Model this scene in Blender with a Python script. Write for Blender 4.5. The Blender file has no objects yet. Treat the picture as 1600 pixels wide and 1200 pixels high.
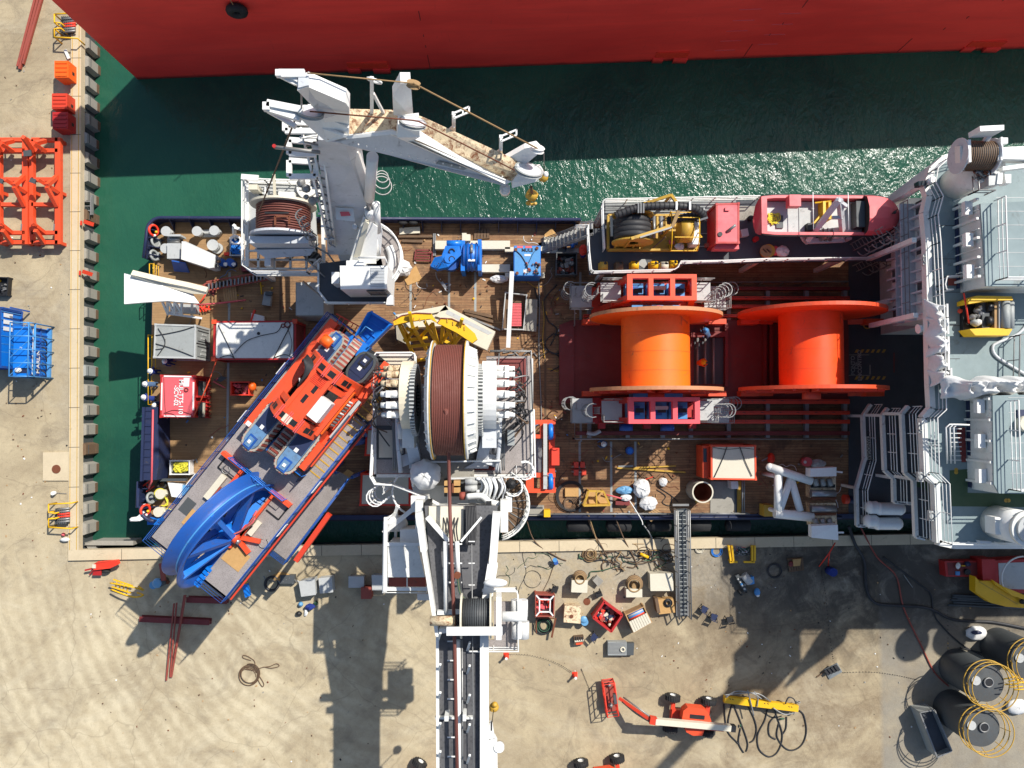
import bpy,math,random
from mathutils import Vector as V,Matrix
random.seed(7)
R=math.radians
PI=math.pi
S=bpy.context.scene
COL=S.collection
# -- camera
F=1150.0
H=56.0
FW=V((20/F,45/F,-1)).normalized()
CX=FW.cross(V((0,1,0))).normalized()
CY=CX.cross(FW).normalized()
cam_d=bpy.data.cameras.new('camera')
cam_d.sensor_width=36.0
cam_d.lens=F*36.0/1600.0
cam_d.clip_start=0.5
cam_d.clip_end=4000
cam=bpy.data.objects.new('camera',cam_d)
COL.objects.link(cam)
M_=Matrix((CX,CY,-FW)).transposed().to_4x4()
M_.translation=V((0,0,H))
cam.matrix_world=M_
S.camera=cam
# -- light
SUN_EL=R(47)
SUN_DIR=V((0.70,0.72,0)).normalized()*math.cos(SUN_EL)+V((0,0,math.sin(SUN_EL)))
w=bpy.data.worlds.new("World")
S.world=w
w.use_nodes=True
nt=w.node_tree
sky=nt.nodes.new('ShaderNodeTexSky')
sky.sky_type='NISHITA'
sky.sun_disc=False
sky.sun_elevation=SUN_EL
sky.sun_rotation=math.atan2(0.70,0.72)
bg=nt.nodes['Background']
nt.links.new(sky.outputs[0],bg.inputs[0])
bg.inputs[1].default_value=0.104
sd=bpy.data.lights.new('sun','SUN')
sd.energy=4.5
sd.angle=R(0.55)
sd.color=(1.0,0.95,0.87)
so=bpy.data.objects.new('sun',sd)
COL.objects.link(so)
so.rotation_euler=SUN_DIR.to_track_quat('Z','Y').to_euler()
S.view_settings.view_transform='Standard'
S.view_settings.look='None'
S.view_settings.exposure=0.5
S.view_settings.gamma=1
S.view_settings.use_curve_mapping=False
try:
 S.cycles.sample_clamp_indirect=4
 S.cycles.max_bounces=6
except Exception:
 pass
 # -- helpers
def P(x,y,z=0.0):
 """point at height z seen at photo pixel (x, y)"""
 d=FW+CX*((x-800)/F)+CY*((600-y)/F)
 t=(H-z)/(-d.z)
 return V((d.x*t,d.y*t,z))
def C(r,g,b):
 f=lambda c:(c/255/12.92) if c<=10 else((c/255+0.055)/1.055)**2.4
 return(f(r),f(g),f(b),1)
def mix(nt,fac,a,b,mode='MIX'):
 n=nt.nodes.new('ShaderNodeMix')
 n.data_type='RGBA'
 n.blend_type=mode
 for k,v in((0,fac),(6,a),(7,b)):
  if hasattr(v,'links') or hasattr(v,'is_linked'):
   nt.links.new(v,n.inputs[k])
  else:
   n.inputs[k].default_value=v
 return n.outputs[2]
def noise(nt,co,scale,detail=4,rough=.6,dist=0,st=None):
 if st:
  mp=nt.nodes.new('ShaderNodeMapping')
  nt.links.new(co,mp.inputs[0])
  mp.inputs[3].default_value=st
  co=mp.outputs[0]
 n=nt.nodes.new('ShaderNodeTexNoise')
 nt.links.new(co,n.inputs['Vector'])
 n.inputs['Scale'].default_value=scale
 n.inputs['Detail'].default_value=detail
 n.inputs['Roughness'].default_value=rough
 n.inputs['Distortion'].default_value=dist
 return n.outputs[0]
def ramp(nt,v,a,b,lo=0.0,hi=1.0):
 n=nt.nodes.new('ShaderNodeMapRange')
 n.clamp=True
 nt.links.new(v,n.inputs[0])
 n.inputs[1].default_value=a
 n.inputs[2].default_value=b
 n.inputs[3].default_value=lo
 n.inputs[4].default_value=hi
 return n.outputs[0]
def math_(nt,op,a,b=None):
 n=nt.nodes.new('ShaderNodeMath')
 n.operation=op
 for k,v in((0,a),(1,b)):
  if v is None:
   continue
  if hasattr(v,'links') or hasattr(v,'is_linked'):
   nt.links.new(v,n.inputs[k])
  else:
   n.inputs[k].default_value=v
 return n.outputs[0]
def newmat(name,rough=.5,metal=0):
 m=bpy.data.materials.new(name)
 m.use_nodes=True
 nt=m.node_tree
 b=nt.nodes['Principled BSDF']
 b.inputs['Roughness'].default_value=rough
 b.inputs['Metallic'].default_value=metal
 tc=nt.nodes.new('ShaderNodeTexCoord')
 return m,nt,b,tc
def bump(nt,b,h,strength=.3,dist=.05):
 n=nt.nodes.new('ShaderNodeBump')
 n.inputs['Strength'].default_value=strength
 n.inputs['Distance'].default_value=dist
 nt.links.new(h,n.inputs['Height'])
 nt.links.new(n.outputs[0],b.inputs['Normal'])
def mat(name,col,rough=.45,metal=0,var=.35,scale=.8,rust=0.0,dirt=0.0,bmp=0.0,st=None,rc=(70,38,20),fine=.12):
 """painted / weathered surface: broad tone drift, fine mottling, dirt patches and rust spots"""
 m,nt,b,tc=newmat(name,rough,metal)
 co=tc.outputs['Object']
 c=C(*col)
 dk=(c[0]*.62,c[1]*.62,c[2]*.60,1)
 n1=noise(nt,co,scale,5,.65,.4,st)
 out=mix(nt,ramp(nt,n1,.35,.72,0,var),c,dk)
 n2=noise(nt,co,9*scale,3,.7)
 out=mix(nt,ramp(nt,n2,.4,.75,0,fine),out,(c[0]*.4,c[1]*.4,c[2]*.4,1))
 if dirt:
  n3=noise(nt,co,1.7*scale,6,.75,1.2)
  out=mix(nt,ramp(nt,n3,.62-.22*dirt,.75,0,.75),out,(.07,.06,.05,1))
 if rust:
  n4=noise(nt,co,4.5*scale,6,.8,.6)
  out=mix(nt,ramp(nt,n4,.72-.3*rust,.78-.2*rust),out,C(*rc))
 nt.links.new(out,b.inputs['Base Color'])
 nt.links.new(ramp(nt,n1,.3,.7,rough-.08,min(1,rough+.2)),b.inputs['Roughness'])
 if bmp:
  bump(nt,b,n2,bmp,.03)
 return m
K={}
def mk(k,*a,**q):
 K[k]=mat(k,*a,**q)
mk('white',(220,220,214),.45,var=.35,rust=.22,rc=(150,100,66),fine=.14,dirt=.12)
mk('whiteclean',(224,224,220),.42,var=.22,rust=.1,rc=(160,120,90))
mk('pale',(198,201,204),.45,var=.4,rust=.2,rc=(140,100,72),dirt=.15)
mk('cream',(205,198,178),.5,var=.25)
mk('rustwhite',(224,204,168),.6,var=.5,scale=.7,rust=.8,rc=(120,70,38),dirt=.5)
mk('grey',(150,154,152),.5,var=.4,dirt=.2)
mk('ltgrey',(178,180,178),.5,var=.35,dirt=.2)
mk('dkgrey',(72,76,78),.55,var=.4)
mk('galv',(140,140,138),.4,.4,var=.3)
mk('steel',(150,150,152),.35,.7,var=.3)
mk('black',(28,28,30),.5,var=.3)
mk('rubber',(30,30,31),.75,var=.4,dirt=.4)
mk('navy',(34,44,76),.45,var=.35,dirt=.2,rust=.1)
mk('bluepaint',(28,82,160),.45,var=.45,scale=.7,rust=.12,dirt=.25)
mk('reelred',(242,78,20),.45,var=.3,scale=.6,dirt=.08,rust=.03,fine=.1)
mk('creamrust',(222,210,184),.5,var=.4,scale=.6,rust=.35,rc=(170,110,60))
mk('trackblue',(98,136,172),.5,var=.5,dirt=.5,rust=.1)
mk('treadgrey',(170,160,146),.7,var=.5,dirt=.5)
mk('rimtan',(196,132,92),.6,var=.4,dirt=.2)
mk('brightblue',(14,112,205),.4,var=.25)
mk('ltblue',(72,140,198),.42,var=.3,dirt=.15)
mk('orange',(222,78,40),.45,var=.4,dirt=.2,rust=.1)
mk('reelorange',(246,112,22),.45,var=.3,scale=.6,dirt=.1,rust=.03,fine=.1)
mk('vividorange',(240,96,14),.45,var=.2)
mk('redorange',(205,62,36),.45,var=.35,dirt=.15)
mk('towerpink',(226,84,92),.45,var=.2)
mk('red',(176,36,34),.45,var=.3,dirt=.12)
mk('pinkred',(214,92,98),.5,var=.25,dirt=.1)
mk('brickred',(150,70,56),.6,var=.4,dirt=.3)
mk('maroon',(116,42,40),.55,var=.35,dirt=.2)
mk('boatred',(220,94,98),.4,var=.3,dirt=.1)
mk('yellow',(226,176,14),.45,var=.3,dirt=.1)
mk('dullyellow',(190,150,52),.5,var=.4,dirt=.3,rust=.15)
mk('wood',(172,138,96),.8,var=.5,scale=1.5)
mk('osb',(186,146,92),.85,var=.4,scale=3,rust=.4,rc=(120,86,48))
mk('oldwood',(104,82,62),.85,var=.5,scale=1.5)
mk('rope',(150,122,84),.9,var=.5,scale=3)
mk('wire',(112,62,52),.6,0,var=.35,scale=2)
mk('hose',(44,44,46),.6,var=.3)
mk('hosebrown',(100,78,58),.7,var=.4)
mk('greenhose',(46,84,60),.6,var=.3)
mk('tarp',(214,214,212),.6,var=.4,scale=1.6,bmp=.6)
mk('deckgrey',(126,142,144),.6,var=.35,scale=.4,dirt=.1,rust=.05)
mk('deckdark',(66,70,76),.6,var=.4,scale=.5,dirt=.2)
mk('deckgreen',(56,80,52),.6,var=.3)
mk('reddeck',(116,50,46),.6,var=.3,scale=.5,dirt=.2)
mk('concrete',(196,180,150),.85,var=.3,scale=.6,dirt=.12)
mk('concretegrey',(150,146,136),.85,var=.4,scale=.9,dirt=.3)
mk('rust',(112,62,38),.8,var=.5,scale=2)
mk('glass',(40,52,60),.1,var=.1)
mk('skin',(150,104,80),.6,var=.1)
mk('coverall',(26,48,120),.8,var=.3,scale=5)
mk('greyblue',(70,96,130),.8,var=.3,scale=5)
mk('orangered',(228,58,34),.5,var=.3)
mk('cyanplastic',(96,150,190),.4,var=.3)
mk('bluerope',(26,110,190),.8,var=.4,scale=4)
mk('yellowrope',(212,204,60),.8,var=.4,scale=4)
mk('tanktop',(74,78,80),.6,var=.6,scale=1.2,dirt=.7,rust=.2)
def grating(name,col,sc=7.0):
 m,nt,b,tc=newmat(name,.6,.2)
 co=tc.outputs['Object']
 ck=nt.nodes.new('ShaderNodeTexVoronoi')
 ck.inputs['Scale'].default_value=sc
 nt.links.new(co,ck.inputs[0])
 c=C(*col)
 o=mix(nt,ramp(nt,ck.outputs[0],.15,.5),(c[0]*.62,c[1]*.62,c[2]*.62,1),c)
 o=mix(nt,ramp(nt,noise(nt,co,.7,4),.4,.7,0,.5),o,(c[0]*.5,c[1]*.5,c[2]*.5,1))
 nt.links.new(o,b.inputs['Base Color'])
 return m
K['grating']=grating('grating',(158,150,146),16)
K['trackgrate']=grating('trackgrate',(92,92,94),5)
def planks():
 m,nt,b,tc=newmat('timber_planks',.8)
 co=tc.outputs['Object']
 br=nt.nodes.new('ShaderNodeTexBrick')
 nt.links.new(co,br.inputs[0])
 br.inputs['Scale'].default_value=1.0
 br.inputs['Brick Width'].default_value=2.9
 br.inputs['Row Height'].default_value=.2
 br.inputs['Mortar Size'].default_value=.012
 br.inputs['Color1'].default_value=C(152,116,80)
 br.inputs['Color2'].default_value=C(130,97,66)
 br.inputs['Mortar'].default_value=C(74,56,42)
 o=mix(nt,ramp(nt,noise(nt,co,.35,6,.7,.6),.45,.68,0,.65),br.outputs[0],C(104,66,44))
 o=mix(nt,ramp(nt,noise(nt,co,1.2,5,.7,.3,(.35,3,1)),.52,.72,0,.5),o,C(188,158,116))
 o=mix(nt,ramp(nt,noise(nt,co,5,5,.8,.5,(.5,3,1)),.45,.75,0,.5),o,C(66,48,36))
 o=mix(nt,ramp(nt,noise(nt,co,.3,6,.75,1),.54,.64,0,.6),o,C(58,44,36))
 o=mix(nt,ramp(nt,noise(nt,co,1.1,5,.8,2),.62,.68,0,.6),o,C(40,32,28))
 sp=nt.nodes.new('ShaderNodeSeparateXYZ')
 nt.links.new(co,sp.inputs[0])
 o=mix(nt,ramp(nt,sp.outputs[0],-14,-24,0,.5),o,C(164,132,88))
 nt.links.new(o,b.inputs['Base Color'])
 bump(nt,b,br.outputs[1],-.3,.02)
 return m
K['planks']=planks()
class MB:
 def __init__(s,m='white',T=None):
  s.v=[];s.f=[];s.mi=[];s.sm=[];s.mats=[];s.T=T;s.cuts=[]
  s.m(m)
 def m(s,k):
  mm=K[k]
  if mm not in s.mats:
   s.mats.append(mm)
  s.cm=s.mats.index(mm)
  return s
 def cut(s):
  s.cuts.append((len(s.v),len(s.f)))
  return s
 def add(s,vs,fs,sm=False):
  n=len(s.v)
  if s.T is not None:
   vs=[s.T@V(p) for p in vs]
  s.v+=[V(p) for p in vs]
  for f in fs:
   s.f.append([i+n for i in f]);s.mi.append(s.cm);s.sm.append(sm)
  return s
 def hexa(s,b,t):
  return s.add(list(b)+list(t),[(3,2,1,0),(4,5,6,7),(0,1,5,4),(1,2,6,5),(2,3,7,6),(3,0,4,7)])
 def box(s,x0,y0,z0,x1,y1,z1):
  if x0>x1:x0,x1=x1,x0
  if y0>y1:y0,y1=y1,y0
  return s.hexa([(x0,y0,z0),(x1,y0,z0),(x1,y1,z0),(x0,y1,z0)],[(x0,y0,z1),(x1,y0,z1),(x1,y1,z1),(x0,y1,z1)])
 def cb(s,c,sz,rz=0):
  """box centred in plan on c, sitting from c.z upwards"""
  a,b,h=sz
  ca,sa=math.cos(rz),math.sin(rz)
  q=[(-a/2,-b/2),(a/2,-b/2),(a/2,b/2),(-a/2,b/2)]
  q=[(c[0]+x*ca-y*sa,c[1]+x*sa+y*ca) for x,y in q]
  return s.hexa([(x,y,c[2]) for x,y in q],[(x,y,c[2]+h) for x,y in q])
 def pb(s,x0,y0,x1,y1,z0,z1):
  a,b=P(x0,y0,z1),P(x1,y1,z1)
  return s.box(a.x,b.y,z0,b.x,a.y,z1)
 def prism(s,pts,z0,z1):
  ar=sum(pts[i][0]*pts[(i+1)%len(pts)][1]-pts[(i+1)%len(pts)][0]*pts[i][1] for i in range(len(pts)))
  if ar<0:
   pts=pts[::-1]
  n=len(pts)
  vs=[(p[0],p[1],z0) for p in pts]+[(p[0],p[1],z1) for p in pts]
  fs=[tuple(range(n-1,-1,-1)),tuple(range(n,2*n))]+[(i,(i+1)%n,n+(i+1)%n,n+i) for i in range(n)]
  return s.add(vs,fs)
 def pp(s,px,z0,z1):
  return s.prism([P(x,y,z1) for x,y in px],z0,z1)
 def tube(s,pts,r,n=6,closed=False,sm=True):
  pts=[V(p) for p in pts]
  N=len(pts)
  if N<2:return s
  vs=[];up=None
  for i,p in enumerate(pts):
   if closed:
    d=pts[(i+1)%N]-pts[i-1]
   else:
    d=pts[min(i+1,N-1)]-pts[max(i-1,0)]
   if d.length<1e-9:d=V((1,0,0))
   d.normalize()
   if up is None:
    up=V((0,0,1)) if abs(d.z)<.9 else V((1,0,0))
   a=d.cross(up)
   if a.length<1e-4:
    up=V((1,0,0)) if abs(d.x)<.9 else V((0,1,0));a=d.cross(up)
   a.normalize()
   b2=a.cross(d).normalized()
   up=b2
   rr=r[i] if isinstance(r,(list,tuple)) else r
   for k in range(n):
    t=2*PI*(k+.5)/n
    vs.append(p+a*(math.cos(t)*rr)+b2*(math.sin(t)*rr))
  fs=[]
  for i in range(N if closed else N-1):
   j=(i+1)%N
   for k in range(n):
    k2=(k+1)%n
    fs.append((i*n+k,i*n+k2,j*n+k2,j*n+k))
  s.add(vs,fs,sm and n>4)
  if not closed:
   n0=len(s.v)-len(vs)
   for f in(list(range(n-1,-1,-1)),[(N-1)*n+k for k in range(n)]):
    s.f.append([n0+q for q in f]);s.mi.append(s.cm);s.sm.append(False)
  return s
 def cyl(s,a,b,r,r2=None,n=20):
  return s.tube([a,b],[r,r if r2 is None else r2],n)
 def vc(s,c,r,h,n=20,r2=None):
  c=V(c)
  return s.cyl(c,c+V((0,0,h)),r,r2,n)
 def bar(s,a,b,w,h=None,up=(0,0,1)):
  """rectangular section beam from a to b (centre line)"""
  h=w if h is None else h
  a=V(a);b=V(b);d=(b-a).normalized();u=V(up)
  if abs(d.dot(u))>.98:u=V((0,1,0))
  x=d.cross(u).normalized()*(w/2);y=x.cross(d).normalized()*(h/2)
  return s.hexa([a-x-y,a+x-y,a+x+y,a-x+y][::-1],[b-x-y,b+x-y,b+x+y,b-x+y][::-1])
 def ring(s,c,ax,R_,r,n=28,k=6):
  c=V(c);ax=V(ax).normalized()
  u=ax.cross(V((0,0,1)))
  if u.length<.01:u=V((1,0,0))
  u.normalize();v=ax.cross(u)
  return s.tube([c+u*(R_*math.cos(2*PI*i/n))+v*(R_*math.sin(2*PI*i/n)) for i in range(n)],r,k,True)
 def arc(s,c,ax,R_,r,a0,a1,n=16,k=6,u=None):
  c=V(c);ax=V(ax).normalized();u=V(u).normalized();v=ax.cross(u)
  return s.tube([c+u*(R_*math.cos(a0+(a1-a0)*i/n))+v*(R_*math.sin(a0+(a1-a0)*i/n)) for i in range(n+1)],r,k)
 def lathe(s,c,ax,prof,n=32,sm=True):
  """prof: list of (radius, distance along axis)"""
  c=V(c);ax=V(ax).normalized()
  u=ax.cross(V((0,0,1)))
  if u.length<.01:u=V((1,0,0))
  u.normalize();v=ax.cross(u)
  vs=[]
  for r,h in prof:
   for i in range(n):
    t=2*PI*i/n
    vs.append(c+ax*h+u*(r*math.cos(t))+v*(r*math.sin(t)))
  fs=[]
  for j in range(len(prof)-1):
   for i in range(n):
    i2=(i+1)%n
    fs.append((j*n+i,j*n+i2,(j+1)*n+i2,(j+1)*n+i))
  return s.add(vs,fs,sm)
 def ball(s,c,r,n=12,sz=(1,1,1),jit=0):
  vs=[];c=V(c);m2=n//2
  for j in range(m2+1):
   ph=PI*j/m2
   for i in range(n):
    t=2*PI*i/n
    q=1+(random.uniform(-jit,jit) if jit else 0)
    vs.append(c+V((r*sz[0]*math.sin(ph)*math.cos(t)*q,r*sz[1]*math.sin(ph)*math.sin(t)*q,r*sz[2]*math.cos(ph)*q)))
  fs=[(j*n+i,(j+1)*n+i,(j+1)*n+(i+1)%n,j*n+(i+1)%n) for j in range(m2) for i in range(n)]
  return s.add(vs,fs,jit<.12)
 def rail(s,pts,h=1.1,r=.035,nb=3,sp=1.5,lean=0):
  """handrail along 3-D points (at walking level)"""
  pts=[V(p) for p in pts]
  for k in range(nb):
   z=h*(k+1)/nb
   s.tube([p+V((0,0,z)) for p in pts],r if k==nb-1 else r*.75,5)
  for a,b in zip(pts,pts[1:]):
   L=(b-a).length;n=max(1,int(round(L/sp)))
   for i in range(n+1):
    q=a.lerp(b,i/n)
    s.tube([q,q+V((0,0,h))],r*.8,4)
  return s
 def prail(s,px,z,h=1.1,**q):
  """rail whose TOP bar is seen at the given photo pixels"""
  pts=[P(x,y,z+h)-V((0,0,h)) for x,y in px]
  return s.rail(pts,h,**q)
 def ladder(s,a,b,w=.45,r=.03,sp=.35,side=None):
  a=V(a);b=V(b);d=(b-a)
  sd_=V(side).normalized() if side else d.cross(V((0,0,1))).normalized()
  o=sd_*(w/2)
  s.tube([a-o,b-o],r,4);s.tube([a+o,b+o],r,4)
  n=max(2,int(d.length/sp))
  for i in range(1,n):
   q=a.lerp(b,i/n);s.tube([q-o,q+o],r*.7,4)
  return s
 def hoops(s,a,b,out,w=.7,r=.025,sp=.7):
  """safety cage round a ladder from a to b, bulging towards out"""
  a=V(a);b=V(b);out=V(out).normalized();d=(b-a);up=d.normalized();sdv=up.cross(out)
  n=max(2,int(d.length/sp));rings=[]
  for i in range(n+1):
   q=a.lerp(b,i/n);pts=[]
   for k in range(9):
    t=-.15*PI+1.3*PI*k/8
    pts.append(q+sdv*(w/2*math.cos(t))+out*(w*.5+w*.5*math.sin(t)))
   rings.append(pts);s.tube(pts,r,4)
  for k in(2,4,6):
   s.tube([p[k] for p in rings],r*.7,4)
  return s
 def bezline(s,px,z,r,n=6,sub=6,wob=0):
  """smooth hose through photo pixels lying at height z"""
  pts=[P(x,y,z) for x,y in px]
  return s.tube(smooth(pts,sub,wob),r,n)
def smooth(pts,sub=6,wob=0):
 out=[]
 N=len(pts)
 for i in range(N-1):
  p0=pts[max(i-1,0)];p1=pts[i];p2=pts[i+1];p3=pts[min(i+2,N-1)]
  for k in range(sub):
   t=k/sub
   q=.5*((2*p1)+(p2-p0)*t+(2*p0-5*p1+4*p2-p3)*t*t+(3*p1-p0-3*p2+p3)*t**3)
   if wob:q=q+V((random.uniform(-wob,wob),random.uniform(-wob,wob),0))
   out.append(q)
 out.append(pts[-1])
 return out
def tag(o,label=None,cat=None,group=None,kind=None):
 for k,v in(('label',label),('category',cat),('group',group),('kind',kind)):
  if v:o[k]=v
 return o
def wloc(o):
 l=V(o.location)
 while o.parent:
  o=o.parent;l+=V(o.location)
 return l
def mesh(name,mb,off):
 me=bpy.data.meshes.new(name)
 me.from_pydata([tuple(p-off) for p in mb.v],[],mb.f)
 for mm in mb.mats:me.materials.append(mm)
 me.polygons.foreach_set('material_index',mb.mi)
 me.polygons.foreach_set('use_smooth',mb.sm)
 me.update()
 return me
def thing(name,label,cat,loc,group=None,kind=None):
 o=bpy.data.objects.new(name,None)
 o.empty_display_size=.3
 COL.objects.link(o)
 o.location=V(loc)
 return tag(o,label,cat,group,kind)
def part(name,mb,parent,label=None,kind=None):
 cs=[c for c in mb.cuts if 0<c[0]<len(mb.v)]
 if cs:
  cs=[(0,0)]+cs+[(len(mb.v),len(mb.f))]
  for(v0,f0),(v1,f1) in zip(cs,cs[1:]):
   if v1==v0:continue
   q=MB('white');q.mats=mb.mats;q.v=mb.v[v0:v1];q.f=[[i-v0 for i in f] for f in mb.f[f0:f1]];q.mi=mb.mi[f0:f1];q.sm=mb.sm[f0:f1]
   o=part(name,q,parent,label,kind)
  return o
 o=bpy.data.objects.new(name,mesh(name,mb,wloc(parent)))
 COL.objects.link(o)
 o.parent=parent
 return tag(o,label,None,None,kind)
def solo(name,mb,label,cat,group=None,kind=None):
 xs=[p.x for p in mb.v];ys=[p.y for p in mb.v];zs=[p.z for p in mb.v]
 c=V(((min(xs)+max(xs))/2,(min(ys)+max(ys))/2,min(zs)))
 o=bpy.data.objects.new(name,mesh(name,mb,c))
 COL.objects.link(o)
 o.location=c
 return tag(o,label,cat,group,kind)
def struct(name,mb,parent=None):
 off=wloc(parent) if parent else V((0,0,0))
 o=bpy.data.objects.new(name,mesh(name,mb,off))
 COL.objects.link(o)
 if parent:o.parent=parent
 else:o['kind']='structure'
 return o
def dup(root,loc,rz=0,label=None,group=None,sc=None):
 r=root.copy();COL.objects.link(r);r.location=V(loc);r.rotation_euler=(0,0,rz)
 if sc:r.scale=(sc,sc,sc)
 if label:r['label']=label
 if group:r['group']=group
 for ch in list(root.children):
  c=ch.copy();COL.objects.link(c);c.parent=r
  for g in list(ch.children):
   d=g.copy();COL.objects.link(d);d.parent=c
 return r
def text(name,body,size,loc,rz,m,parent=None,sx=1.0,tilt=None):
 cu=bpy.data.curves.new(name,'FONT')
 cu.body=body;cu.size=size;cu.align_x='CENTER';cu.align_y='CENTER';cu.extrude=.004;cu.offset=size*.02
 tmp=bpy.data.objects.new('tmp',cu)
 COL.objects.link(tmp)
 dg=bpy.context.evaluated_depsgraph_get()
 me=bpy.data.meshes.new_from_object(tmp.evaluated_get(dg))
 bpy.data.objects.remove(tmp)
 me.materials.clear();me.materials.append(K[m])
 o=bpy.data.objects.new(name,me)
 COL.objects.link(o)
 o.scale=(sx,1,1)
 o.rotation_euler=tilt if tilt else(0,0,rz)
 if parent:
  o.parent=parent;o.location=V(loc)-wloc(parent)
 else:
  o.location=V(loc)
 return o
from mathutils import noise as mn
def drape(m,x0,y0,x1,y1,z,h,nx=30,ny=22,f=1.6,seed=0):
 a,b=P(x0,y0,z+h),P(x1,y1,z+h);vs=[]
 for j in range(ny+1):
  for i in range(nx+1):
   u,v=i/nx,j/ny
   e=min(1,5*min(u,1-u))*min(1,4*min(v,1-v))
   q=V((a.x+(b.x-a.x)*u,a.y+(b.y-a.y)*v,0));s=V((q.x*f+seed,q.y*f,seed))
   r_=1-abs(mn.noise(s))*2;r2=1-abs(mn.noise(s*2.3+V((5,3,1))))*2
   w_=.22*(1-e)
   q+=V((mn.noise(s*1.1+V((9,0,0)))*w_,mn.noise(s*1.1+V((0,9,0)))*w_,0))*2
   q.z=z+h*(e**.5)*(.45+.38*r_+.2*r2)
   vs.append(q)
 return m.add(vs,[(j*(nx+1)+i,(j+1)*(nx+1)+i,(j+1)*(nx+1)+i+1,j*(nx+1)+i+1) for j in range(ny) for i in range(nx)],True)
QZ=-1.0
WZ=-3.0
# == SETTING
# ---- water
def water():
 m,nt,b,tc=newmat('harbour_water',.17)
 co=tc.outputs['Object']
 sp=nt.nodes.new('ShaderNodeSeparateXYZ')
 nt.links.new(co,sp.inputs[0])
 n=noise(nt,co,.05,4,.6,.8)
 o=mix(nt,ramp(nt,n,.35,.65),C(26,66,54),C(40,88,68))
 o=mix(nt,ramp(nt,noise(nt,co,.4,4,.7,1),.5,.8,0,.3),o,C(52,98,72))
 nt.links.new(o,b.inputs['Base Color'])
 b.inputs['IOR'].default_value=1.33
 a=noise(nt,co,.75,4,.62,.5,(1.0,.55,1))
 a2=noise(nt,co,3.2,4,.6,.3,(1.0,.6,1))
 calm=ramp(nt,sp.outputs[0],-30,-12,.3,1)
 h=math_(nt,'ADD',math_(nt,'MULTIPLY',a,1.0),math_(nt,'MULTIPLY',a2,.42))
 h=math_(nt,'MULTIPLY',h,calm)
 bump(nt,b,h,1.0,.17)
 return m
K['water']=water()
m=MB('water')
m.add([(-900,-900,WZ),(900,-900,WZ),(900,900,WZ),(-900,900,WZ)],[(0,1,2,3)])
struct('water',m)
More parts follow.
